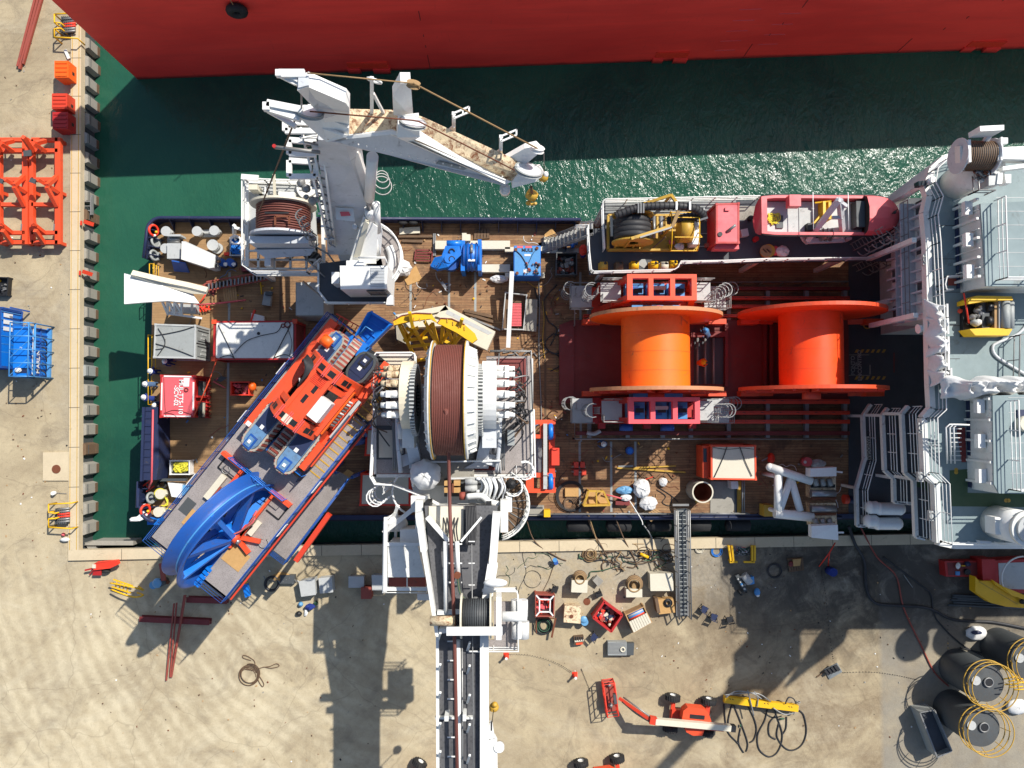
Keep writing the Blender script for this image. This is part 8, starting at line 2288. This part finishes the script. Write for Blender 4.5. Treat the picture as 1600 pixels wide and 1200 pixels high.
m=MB('hosebrown')
for k in range(13):m.m('hosebrown' if k%2 else 'rope').ring(P(922+rnd.uniform(-1,1),866+rnd.uniform(-1,1),QT+.06+.04*(k%5)),(rnd.uniform(-.1,.1),0,1),.12+.035*k,.035,22,5)
solo('round_coil',m,'tight round brown hose coil at the left end of the hose tangle','hose')
m=MB('greenhose')
for k in range(9):
 x,y=rnd.uniform(790,870),rnd.uniform(850,890);pts=[];a=rnd.uniform(0,6.28)
 for j in range(6):pts.append((x,y));a+=rnd.uniform(-1.3,1.3);x+=math.cos(a)*9;y+=math.sin(a)*7;y=max(y,848)
 m.m(rnd.choice(['greenhose','hose'])).bezline(pts,QT+.03,.02,4,4)
m.m('hose');m.arc(P(832,905,QT+.03),(0,0,1),.65,.02,0,6,24,4,(1,0,0));m.bezline([(815,845),(817,870),(822,895),(812,918),(810,930)],QT+.03,.02,4)
m.bezline([(606,845),(660,850),(700,846)],QT+.25,.02,4)
solo('green_cables',m,'thin green and black cables scattered left of the hose tangle','cables')
CL=('brown mooring line from the ship rail, leftmost over the coping','brown hose over the coping above the round coil','tan rope beside the brown hose over the coping','brown hose over the coping into the hose tangle','grey cable over the coping ending in the hose tangle','short black cable on the coping','thick black hose bundle sweeping across the shaded quay','red-brown hose running to the upper storage tank','thin black hose crossing the thick bundle on the quay','short black hose end above the upper storage tank','short grey rod lying by the red-brown hose')
for(px_,mm_,r_),lb_ in zip((([(820,800),(835,845),(870,870),(885,876)],'hosebrown',.045),([(916,800),(926,830),(938,850),(950,872)],'hosebrown',.05),([(918,800),(936,856),(944,880)],'rope',.05),([(958,800),(975,842),(990,870),(996,886)],'hosebrown',.05),([(1004,818),(1018,840),(1020,870),(1032,888)],'galv',.06),([(1040,838),(1025,855),(1020,870)],'hose',.03),([(1326,822),(1336,850),(1350,876),(1354,920),(1368,942),(1402,946),(1450,950),(1490,968),(1550,972),(1604,982)],'hose',.12),([(1345,824),(1370,870),(1400,900),(1412,950),(1440,1010),(1460,1050),(1482,1072)],'brickred',.06),([(1380,870),(1440,915),(1455,930),(1462,965),(1500,1005),(1534,1024)],'hose',.06),([(1500,1012),(1540,1022),(1562,1034)],'hose',.05),([(1412,898),(1426,918)],'galv',.03)),CL):
 zz=QT+.07;m=MB(mm_)
 pts=smooth([P(x,y,(.3 if y<812 else QT+.35 if y<852 else zz)) for x,y in px_],8);m.tube(pts,r_,6)
 solo('hose_line',m,lb_,'hose','hoses and cables across the quay')
T=thing('gangway','long narrow grey gangway from the ship rail down to the quay','gangway',P(1065,960,QT))
a0,b0=P(1063,795,1.3),P(1066,962,QT+.1)
d=(b0-a0).normalized();sdx=V((.42,0,0))
m=MB('dkgrey');m.bar(a0,b0,.8,.1,up=(0,0,1))
n=26
for k in range(n):q=a0.lerp(b0,(k+.5)/n);m.m('grey' if k%1==0 else 'dkgrey').box(q.x-.38,q.y-.03,q.z+.05,q.x+.38,q.y+.03,q.z+.1)
part('treads',m,T)
m=MB('galv')
for s_ in(-1,1):m.bar(a0+sdx*s_,b0+sdx*s_,.12,.2);m.rail([a0+sdx*s_*1.05,b0+sdx*s_*1.05],1.0,.06,2,1.2)
m.bar(a0+V((-.6,.3,.1)),a0+V((.6,.3,.1)),.15);m.m('tarp')
part('side_rail',m,T)
m=MB('galv')
for k in range(4):m.m('concretegrey').bar(P(1038,858+k*7,QT+.1),P(1056,860+k*7,QT+.1),.18,.12)
solo('dark_planks',m,'weathered planks stacked left of the gangway','planks')
T=thing('yellow_cradle','yellow U-shaped frame full of tangled cables in the shade by the coping','frame',P(1158,865,QT))
m=MB('yellow')
for a,b in(((1138,852),(1142,878)),((1143,852),(1146,877)),((1175,852),(1175,878)),((1179,852),(1179,876)),((1140,878),(1152,878)),((1162,878),(1179,878))):m.bar(P(a[0],a[1],QT+.5),P(b[0],b[1],QT+.5),.14,.2)
for x,y in((1140,854),(1142,877),(1177,854),(1177,877)):q=P(x,y,QT+.5);m.box(q.x-.06,q.y-.06,QT,q.x+.06,q.y+.06,QT+.45)
part('frame',m,T)
m=MB('galv')
for k in range(26):m.m(rnd.choice(['galv','hose','greenhose','whiteclean','pinkred','hose'])).bezline([(rnd.uniform(1146,1173),rnd.uniform(853,868)) for _ in range(4)],QT+rnd.uniform(.1,.4),.025,4,3)
part('cables',m,T)
pallet([(1230,873),(1255,871),(1257,891),(1233,894)],QT,'grey wooden pallet with a yellow sack in the shade','oldwood',6)
m=MB('osb');m.pp([(1239,874),(1252,873),(1250,884),(1240,885)],QT+.15,QT+.3);m.m('maroon').ball(P(1236,881,QT+.2),.2,8,(1,1.2,.5),.1);solo('yellow_sack',m,'flat yellowish sack lying on the shaded pallet','sack')
m=MB('coverall');m.vc(P(1295,891,QT),.32,.8,20);m.m('dkgrey').vc(P(1303,889,QT),.08,.5,8);solo('blue_drum',m,'dark blue drum at the foot of the orange hose legs','drum')
m=MB('orangered');m.tube([P(1305,848,QT+.9),P(1296,864,QT+.9),P(1280,885,QT+.05)],.05,5);m.tube([P(1296,864,QT+.9),P(1294,884,QT+.05)],.05,5);solo('orange_hose',m,'forked orange hose hanging down to the shaded quay','hose')
for x,y,r_,c_,l in((1120,861,.3,'blue','blue coiled hose on the quay right of the gangway'),(1093,858,.18,'cream','small cream coil on the quay right of the gangway'),(1210,892,.45,'dark','loose black cable coil in the shade')):
 m=MB({'blue':'bluerope','cream':'cream','dark':'hose'}[c_])
 for k in range(5):m.ring(P(x+rnd.uniform(-1,1),y+rnd.uniform(-1,1),QT+.04+.02*k),(0,0,1),r_+.03*k,.022,22,4)
 solo('cable_coil',m,l,'cable','small cable coils')
T=thing('compressor','small compressor trolley with blue hood in the shade edge','compressor',P(1165,912,QT))
m=MB('dkgrey');m.plate([(1149,900,QT+.5),(1154,897,QT+.5),(1168,922,QT+.5),(1163,925,QT+.5)],.3);m.m('ltgrey').cyl(P(1162,898,QT+.6),P(1172,910,QT+.6),.3,None,14);m.m('ltblue').pp([(1170,903),(1178,901),(1179,912),(1172,914)],QT+.2,QT+.8)
for k in range(8):m.m(rnd.choice(['galv','hose','ltblue'])).ball(P(rnd.uniform(1155,1176),rnd.uniform(896,914),QT+.5),rnd.uniform(.08,.2),8,jit=.1)
for y in range(4):m.m('ltgrey').ball(P(1153+y*3.4,905+y*5,QT+.55),.1,6)
part('body',m,T)
for x,y in((1164,922),(1156,926)):m=MB('rubber');m.lathe(P(x,y,QT+.25),(.8,.5,0),[(.05,-.06),(.24,-.06),(.24,.06),(.05,.06)],16);part('wheel',m,T)
m=MB('ltblue');m.ball(P(1183,925,QT+.3),.24,12,(1,1.3,1));m.m('whiteclean').ball(P(1184,930,QT+.35),.14,10);solo('blue_canister',m,'small blue and white canister below the compressor','canister')
m=MB('cyanplastic');m.m('bluepaint').vc(P(868,877,QT),.18,.5,14);m.m('ltblue').vc(P(867,875,QT+.5),.17,.04,14);m.m('hosebrown').tube([P(866,882,QT+.1),P(858,905,QT+.05),P(848,925,QT+.05)],.025,4);solo('blue_pump',m,'small blue pump standing alone above the crates with a lead','pump')
m=MB('yellow');m.cyl(P(1000,865,QT+.25),P(1013,871,QT+.25),.12,None,10);solo('yellow_bottle',m,'small yellow cylinder lying in the hose tangle','cylinder')
def boomlift(label,rot,loc,full=True):
 T=thing('boom_lift',label,'boom lift',loc,'orange boom lifts')
 Tm=Matrix.Translation(loc)@Matrix.Rotation(rot,4,'Z')
 for x in(-1.25,1.25):
  for y in(-1.15,1.15):
   m=MB('rubber',Tm);m.lathe((x+(.25 if x>0 else-.0),y,.52),(0,1,0),[(.2,-.2),(.48,-.2),(.53,-.14),(.53,.14),(.48,.2),(.2,.2)],28)
   for k in range(20):t=2*PI*k/20;m.bar((x+(.25 if x>0 else 0)+.53*math.cos(t),y-.2,.52+.53*math.sin(t)),(x+(.25 if x>0 else 0)+.53*math.cos(t+.15),y+.2,.52+.53*math.sin(t+.15)),.06,.05)
   w_=part('wheel',m,T);m=MB('whiteclean',Tm);m.lathe((x+(.25 if x>0 else 0),y+(.2 if y>0 else-.2),.52),(0,1 if y>0 else-1,0),[(0,-.05),(.2,-.05),(.24,.02)],16,False);part('rim',m,w_)
 m=MB('redorange',Tm);m.box(-1.3,-.35,.4,1.5,.35,.8);m.box(-1.35,-1.0,.42,-1.05,1.0,.66);m.box(1.3,-1.0,.42,1.6,1.0,.66);part('chassis',m,T)
 m=MB('orange',Tm);m.vc((0,0,.8),.6,.25,24)
 m.prism([V(p+(0,)) for p in((-.75,.05),(-.7,.7),(-.4,.98),(.8,.98),(1.15,.75),(1.45,.1),(1.2,.05))],.95,1.75);m.prism([V(p+(0,)) for p in((-.5,-.35),(-.3,-.9),(.2,-1.1),(.9,-1.05),(1.1,-.35))],.95,1.6)
 m.box(1.0,-.5,1.0,2.3,-.28,1.3);m.m('black').box(-.2,.2,1.2,.9,.5,1.78)
 part('turret',m,T)
 m=MB('rope',Tm);m.m('cream');m.bar((2.9,-.22,1.7),(-2.9,-.0,2.35),.42,.4);m.m('black').bar((2.9,-.22,1.7),(3.25,-.23,1.68),.46,.44);m.m('redorange').bar((2.4,-.5,1.6),(-2.9,-.25,2.2),.1,.25);m.bar((-2.8,0,2.3),(-3.3,.05,2.3),.5,.45)
 m.m('osb').plate([Tm@V(p) for p in((2.0,-.1,1.9),(2.9,.1,1.7),(2.9,.45,1.5),(2.3,.3,1.7))],.04) if False else None
 part('boom',m,T)
 if full:
  m=MB('redorange',Tm);m.bar((-3.2,.0,2.3),(-5.4,.9,1.0),.2,.22);m.m('hose').tube(smooth([V((-3.2,-.1,2.4)),V((-4.2,.2,1.8)),V((-5.2,.75,1.2))],5),.07,6);m.m('galv').tube([V((-3.3,.25,2.2)),V((-5.1,1.0,1.0))],.06,6);part('fly_jib',m,T)
  m=MB('orangered',Tm)
  bx=-6.1;ang=.22
  Tb=Tm@Matrix.Translation((bx,.9,.5))@Matrix.Rotation(ang,4,'Z')
  m=MB('orangered',Tb)
  for z_ in(.05,.6,1.1):
   c4=[V((-.42,-1.2,z_)),V((.42,-1.2,z_)),V((.42,1.2,z_)),V((-.42,1.2,z_))];m.tube(c4,.05,5,True)
  for x,y in((-.42,-1.2),(.42,-1.2),(.42,1.2),(-.42,1.2),(-.42,0),(.42,0),(-.42,.6),(.42,.6),(-.42,-.6),(.42,-.6)):m.tube([V((x,y,.05)),V((x,y,1.1))],.04,5)
  m.m('brickred').box(-.42,-1.2,0,.42,1.2,.06);m.m('dkgrey').box(.2,-.3,.8,.42,.4,1.15);m.m('galv').ball((0,-.7,.2),.2,8,jit=.1);m.ball((.1,.8,.2),.16,8,jit=.1)
  part('basket',m,T)
 return T
lc=P(1072,1112,QT)
boomlift('whole orange boom lift with long cream boom and open basket on the quay',-.10,lc)
boomlift('orange boom lift cut off by the bottom picture edge',.12,P(935,1208,QT),False)
boomlift('orange boom lift mostly below the picture, left of the walkway boom',-.5,P(668,1222,QT),False)
T=thing('spreader_beam','long yellow spreader beam with black slings looped on the quay','spreader beam',P(1190,1098,QT))
m=MB('yellow');m.bar(P(1131,1092,QT+.6),P(1246,1106,QT+.6),.48,.4);m.m('black')
for x,y in((1140,1092.5),(1144,1093),(1194,1099.5),(1199,1100),(1232,1104.5),(1236,1105)):m.bar(P(x,y-1,QT+.81),P(x+2,y+.5,QT+.81),.05,.01)
m.m('black').bar(P(1134,1094,QT+.2),P(1244,1107,QT+.2),.3,.3)
part('beam',m,T)
m=MB('hose')
for px_ in([(1131,1100),(1136,1140),(1150,1158),(1154,1162)],[(1145,1098),(1158,1130),(1168,1160),(1166,1174)],[(1144,1100),(1138,1125),(1140,1140)],[(1157,1138),(1154,1160),(1162,1176)],[(1167,1100),(1178,1122),(1182,1140),(1178,1155),(1172,1160)],[(1200,1103),(1195,1125),(1184,1148),(1186,1170),(1200,1182),(1212,1178),(1220,1164),(1222,1145),(1214,1120),(1210,1108)],[(1212,1118),(1202,1130),(1202,1148),(1212,1155)],[(1217,1130),(1214,1150),(1226,1168),(1240,1172),(1254,1162),(1260,1142),(1256,1118),(1249,1110)],[(1229,1120),(1228,1138),(1222,1148)]):
 m.bezline(px_,QT+.05,.055)
for px_ in([(1132,1086),(1160,1083),(1185,1084),(1204,1096)],[(1134,1090),(1150,1080),(1175,1083),(1190,1092)],[(1178,1080),(1184,1090),(1183,1104)],[(1168,1078),(1172,1094),(1178,1118)],[(1227,1100),(1232,1090),(1240,1092),(1244,1100)],[(1208,1106),(1225,1116),(1240,1114)]):m.m('hose' if px_[0][0]%2 else 'galv').bezline(px_,QT+.9,.05)
m.m('galv').ring(P(1247,1097,QT+.6),(0,1,0),.14,.05,12);m.ring(P(1240,1112,QT+.3),(1,0,.3),.16,.06,12);m.m('greenhose').ball(P(1222,1123,QT+.2),.12,8,(1.8,.7,.6));m.ball(P(1157,1134,QT+.15),.09,8,(.7,1.6,.7))
part('slings',m,T)
m=MB('grey');m.plate([(1288,1046,QT+.1),(1308,1036,QT+.7),(1316,1050,QT+.6),(1296,1062,QT+.1)],.06);m.m('black')
for k in range(4):m.bar(P(1290+k*5,1047-k*2.5,QT+.35+.1*k),P(1296+k*5,1054-k*2,QT+.4+.1*k),.25,.06)
m.m('oldwood');m.bar(P(1288,1050,QT+.1),P(1276,1058,QT+.05),.08);solo('collapsed_bench',m,'collapsed grey and black slatted bench on the sunny quay','bench')
def silo(label,x,y,r,h,hoops=True):
 c=P(x,y,QT+h);T=thing('storage_tank',label,'tank',V((c.x,c.y,QT)),'dark round storage tanks')
 m=MB('dkgrey');m.lathe(V((c.x,c.y,QT)),(0,0,1),[(r,0),(r,h-.15),(r*.96,h)],48);part('shell',m,T)
 m=MB('tanktop');m.lathe(V((c.x,c.y,QT)),(0,0,1),[(r*.965,h+.0),(0,h+.12)],48);part('roof',m,T)
 m=MB('black');m.vc(V((c.x+.1,c.y+.1,QT+h+.08)),.3,.12,20);m.m('galv').ring(V((c.x+.1,c.y+.1,QT+h+.2)),(0,0,1),.32,.05,20);m.m('ltgrey').vc(V((c.x-.75,c.y+.2,QT+h+.02)),.33,.1,20);part('hatch',m,T)
 if hoops:
  m=MB('dullyellow')
  for k in range(3):m.ring(V((c.x+.12*k,c.y-.05*k,QT+h+.1+.3*k)),(0,0,1),r*1.2,.04,48,5)
  for k in range(8):t=2*PI*k/8;m.tube([V((c.x+r*math.cos(t),c.y+r*math.sin(t),QT+h)),V((c.x+r*1.2*math.cos(t),c.y+r*1.2*math.sin(t),QT+h+.7))],.025,4)
  m.m('yellow');part('guard_hoops',m,T)
  if x>1500 and y<1100:
   m=MB('yellow');
   for k in range(3):m.tube([V((c.x+r*.9,c.y+.3,QT+h+.1+.5*k)),V((c.x+r+.9,c.y+.5,QT+h+.1+.5*k))],.045,5);m.tube([V((c.x+r*.95,c.y-.1,QT+h+.1+.5*k)),V((c.x+r+.9,c.y-.05,QT+h+.1+.5*k))],.045,5)
   part('hoop_bridge',m,T)
silo('dark storage tank with yellow hoops and a red-brown hose in its hatch, upper of two',1540,1067,1.4,3.4)
silo('dark storage tank with sunlit roof and pale yellow hoops, lowest one',1533,1137,1.4,3.6)
silo('dark storage tank cut off by the right picture edge',1608,1032,1.4,3.4)
T=thing('open_bin','long dark grey open steel bin standing left of the lower tank','bin',P(1462,1145,QT))
q=[P(1437,1113,QT+1.3),P(1460,1109,QT+1.3),P(1487,1173,QT+1.3),P(1464,1183,QT+1.3)]
m=MB('dkgrey');m.m('galv')
for a,b in zip(q,q[1:]+q[:1]):m.bar(a,b,.1,.1);m.m('grey').bar(V((a.x,a.y,QT+.62)),V((b.x,b.y,QT+.62)),.05,1.22);m.m('galv')
part('wall',m,T);m=MB('deckdark');m.prism(q,QT+.02,QT+.8);part('floor',m,T)
for x,y,l in((1525,989,'white bag with dark opening on the shaded quay right'),(1590,1104,'pale grey-blue bag between the two dark tanks')):
 m=MB('tarp');m.ball(P(x,y,QT+.25),.75 if x<1550 else.8,16,(1.1,.75,.35),.08);
 if x<1550:m.m('navy').ball(P(x+1,y-1,QT+.5),.35,10,(1.2,.5,.3),.15)
 solo('white_bag',m,l,'bag','white bags on the quay')
T=thing('red_skid_unit','red steel skid units at the right edge with a white hoop on top','skid',P(1560,893,QT))
m=MB('red');m.pp([(1476,877),(1534,876),(1534,901),(1478,901)],QT,QT+.8);m.m('maroon').pp([(1480,879),(1530,879),(1530,899),(1482,899)],QT+.8,QT+.82);m.m('red').pp([(1534,874),(1555,874),(1556,918),(1536,912)],QT,QT+1.4);m.pp([(1555,876),(1640,872),(1640,928),(1556,926)],QT,QT+1.3);m.m('ltgrey').pp([(1560,880),(1640,877),(1640,922),(1562,920)],QT+1.3,QT+1.33)
part('body',m,T)
m=MB('whiteclean');m.arc(P(1600,905,QT+1.8),(0,0,1),1.7,.06,PI*.5,PI*1.15,16,6,(1,0,0));part('hoop',m,T)
m=MB('ltblue');m.m('whiteclean').ball(P(1497,884,QT+1.0),.2,8,(1,1.3,.6),.1);m.m('ltblue').pp([(1494,893),(1500,893),(1500,899),(1494,899)],QT+.82,QT+.95);m.m('black').vc(P(1510,893,QT+.82),.22,.2,14);m.m('navy').ball(P(1512,881,QT+1.0),.22,8,jit=.1);m.m('yellow').bar(P(1502,884,QT+.9),P(1508,884,QT+.9),.08);part('loose_parts',m,T)
T=thing('yellow_boom','bright yellow jib section with pointed end at the right edge','jib',P(1560,925,QT))
m=MB('yellow');m.plate([(1524,901,QT+1.6),(1530,908,QT+1.6),(1552,908,QT+1.6),(1580,922,QT+1.6),(1600,936,QT+1.5),(1600,950,QT+1.5),(1572,948,QT+1.6),(1548,942,QT+1.6),(1524,925,QT+1.6)],.7);m.plate([(1552,907,QT+1.9),(1568,917,QT+2),(1605,932,QT+1.8),(1604,938,QT+1.8),(1580,930,QT+1.9),(1556,914,QT+1.9)],.3)
m.m('dullyellow').bar(P(1530,909,QT+1.62),P(1590,944,QT+1.6),.06,.02);m.m('black').ball(P(1597,940,QT+1.8),.2,8,jit=.1);part('section',m,T)
m=MB('black');m.pp([(1530,920),(1540,926),(1590,945),(1570,946)],QT,QT+.8);part('trestle',m,T)
m=MB('hose');m.m('dkgrey')
for k,(x0,y0) in enumerate(((1489,930),(1488,933),(1486,937),(1490,941),(1482,945),(1495,935))):m.cyl(P(x0,y0,QT+.15),P(1620,y0+6,QT+.15),.09,None,8)
solo('pipe_stack',m,'stack of long dark pipes under the yellow jib section','pipes')
for k in range(5):
 m=MB('rubber');q=P(905+k*62,826,-.9);q.y=ye-.62;m.lathe(q-V((1.0,0,0)),(1,0,0),[(.15,0),(.5,.15),(.52,1.0),(.5,1.85),(.15,2.0)],20);solo('ship_fender',m,'black cylindrical fender floating between the ship and the quay','fender','black fenders between ship and quay')
rnd=random.Random(77)
m=MB('hosebrown')
for k in range(420):
 x,y=rnd.choice([(rnd.uniform(845,900),rnd.uniform(440,790)),(rnd.uniform(900,1320),rnd.uniform(692,806)),(rnd.uniform(245,470),rnd.uniform(410,760)),(rnd.uniform(600,850),rnd.uniform(365,540)),(rnd.uniform(610,850),rnd.uniform(440,540))])
 m.m(rnd.choice(['hosebrown','oldwood','wood','whiteclean','black','brickred','ltblue','yellow','galv','rust','rust']))
 q=P(x,y,.02);t=rnd.random()
 if t<.6:m.cb(q,(rnd.uniform(.05,.3),rnd.uniform(.04,.12),rnd.uniform(.02,.08)),rnd.uniform(0,3))
 elif t<.85:m.ball(q+V((0,0,.04)),rnd.uniform(.04,.11),6,(1,1,.7),.2)
 else:
  a=rnd.uniform(0,6);pts=[q.copy()]
  for j in range(5):a+=rnd.uniform(-1,1);q=q+V((math.cos(a),math.sin(a),0))*.35;pts.append(q.copy())
  m.tube(smooth(pts,3),.022,4)
solo('deck_litter',m,'small scraps of timber, rope and rubbish strewn over the timber deck','litter',kind='stuff')
m=MB('hosebrown')
for k in range(330):
 x,y=rnd.choice([(rnd.uniform(800,1240),rnd.uniform(860,1060)),(rnd.uniform(1100,1580),rnd.uniform(870,1190)),(rnd.uniform(130,600),rnd.uniform(880,1190)),(rnd.uniform(5,108),rnd.uniform(60,900))])
 m.m(rnd.choice(['hosebrown','oldwood','wood','whiteclean','black','rust','concretegrey']));q=P(x,y,QT)
 if rnd.random()<.7:m.cb(q,(rnd.uniform(.03,.16),rnd.uniform(.03,.1),.04),rnd.uniform(0,3))
 else:m.ball(q+V((0,0,.03)),rnd.uniform(.03,.08),6,(1,1,.6),.2)
solo('quay_litter',m,'stones and small rubbish strewn over the quay concrete','litter',kind='stuff')
# == PEOPLE (one skinned body each)
def person(label,x,y,z,face,pose='stand',top='coverall',helmet='whiteclean',lean=.0):
 """pixel of the helmet at its own height; face = heading angle"""
 hh={'stand':1.72,'bend':1.25,'crouch':1.05}[pose]
 p0=P(x,y,z+hh);base=V((p0.x,p0.y,z))
 ca,sa=math.cos(face),math.sin(face)
 def L(f,s,h):return base+V((f*ca-s*sa,f*sa+s*ca,h))
 if pose=='stand':pel=(-.02,0,.95);ch=(.02,0,1.3);nk=(.03,0,1.47);hd=(.03,0,1.62);kn=(.06,.12,.5);ft=(0,.13,.06);el=(.1,.3,1.1);ha=(.35,.22,1.05)
 elif pose=='bend':pel=(-.45,0,.85);ch=(-.15,0,1.1);nk=(.0,0,1.14);hd=(.08,0,1.12);kn=(-.35,.12,.45);ft=(-.4,.14,.06);el=(.08,.28,.85);ha=(.28,.14,.7)
 else:pel=(-.25,0,.35);ch=(-.1,0,.7);nk=(-.02,0,.86);hd=(.03,0,.95);kn=(.2,.18,.5);ft=(-.05,.16,.06);el=(.2,.28,.6);ha=(.42,.1,.5)
 vs=[];es=[];rs=[]
 def add(p,r,par=None):
  vs.append(L(*p)-base);rs.append(r)
  if par is not None:es.append((par,len(vs)-1))
  return len(vs)-1
 i0=add(pel,.16);i1=add(tuple((a+b)/2 for a,b in zip(pel,ch)),.15,i0);i2=add(ch,.18,i1);i3=add(nk,.07,i2);add(hd,.1,i3)
 for s in(-1,1):
  hip=add((pel[0],s*.1,pel[2]-.06),.12,i0);k=add((kn[0],s*kn[1],kn[2]),.08,hip);f=add((ft[0],s*ft[1],ft[2]+.05),.06,k);add((ft[0]+.17,s*ft[1],ft[2]),.045,f)
  sh=add((nk[0]-.03,s*.2,nk[2]-.06),.085,i2);e=add((el[0],s*el[1],el[2]),.06,sh);h=add((ha[0],s*ha[1],ha[2]),.045,e);add((ha[0]+.09,s*ha[1]*.9,ha[2]-.03),.03,h)
 me=bpy.data.meshes.new('person');me.from_pydata([tuple(v) for v in vs],es,[]);me.update()
 o=bpy.data.objects.new('person',me);COL.objects.link(o);o.location=base
 md=o.modifiers.new('skin','SKIN');
 for i,r in enumerate(rs):me.skin_vertices[0].data[i].radius=(r,r)
 me.skin_vertices[0].data[0].use_root=True
 sb=o.modifiers.new('sub','SUBSURF');sb.levels=1;sb.render_levels=1
 dg=bpy.context.evaluated_depsgraph_get();nm=bpy.data.meshes.new_from_object(o.evaluated_get(dg));o.modifiers.clear();o.data=nm
 nm.materials.clear();nm.materials.append(K[top]);nm.materials.append(K['skin']);nm.polygons.foreach_set('use_smooth',[True]*len(nm.polygons))
 hl=L(*hd)-base
 hands=[L(ha[0]+.09,s*ha[1]*.9,ha[2]-.03)-base for s in(-1,1)]
 for p in nm.polygons:
  if(p.center-hl).length<.16 or min((p.center-h).length for h in hands)<.1:p.material_index=1
 tag(o,label,'person','dock workers')
 m=MB(helmet);c=L(hd[0],0,hd[2]+.06);m.lathe(c,(0,0,1),[(.2,0),(.155,.02),(.15,.09),(.1,.17),(0,.2)],18);m.box(c.x-.02+.0,c.y-.02,c.z+.1,c.x+.02,c.y+.02,c.z+.21)
 part('helmet',m,o)
person('worker in navy coverall standing between the grey and red containers, white helmet',256,564,0,-.3)
person('worker in dark coverall leaning on the yellow stern rail, white helmet',234.5,580,0,PI*.9)
person('worker in grey-blue coverall bending by the stern rail, pale helmet',227,600,0,PI,'bend','greyblue')
person('worker in blue coverall bending below the grey-blue one, white helmet',225,621,0,PI*.95,'bend','coverall')
person('worker with white helmet beside the navy stern locker top',240,634,0,.2,'crouch','greyblue')
person('worker in pale shirt with blue helmet under the left reel on the skid',1104,517,.8,PI*.7,'bend','greyblue','ltblue')
person('crouching worker in pale blue on the dark deck near the guard rail',944,694,0,PI,'crouch','greyblue','whiteclean')
person('worker with orange clothing in the shade on the cable trays between the reels',1099,566,.35,0,'crouch','vividorange','yellow')
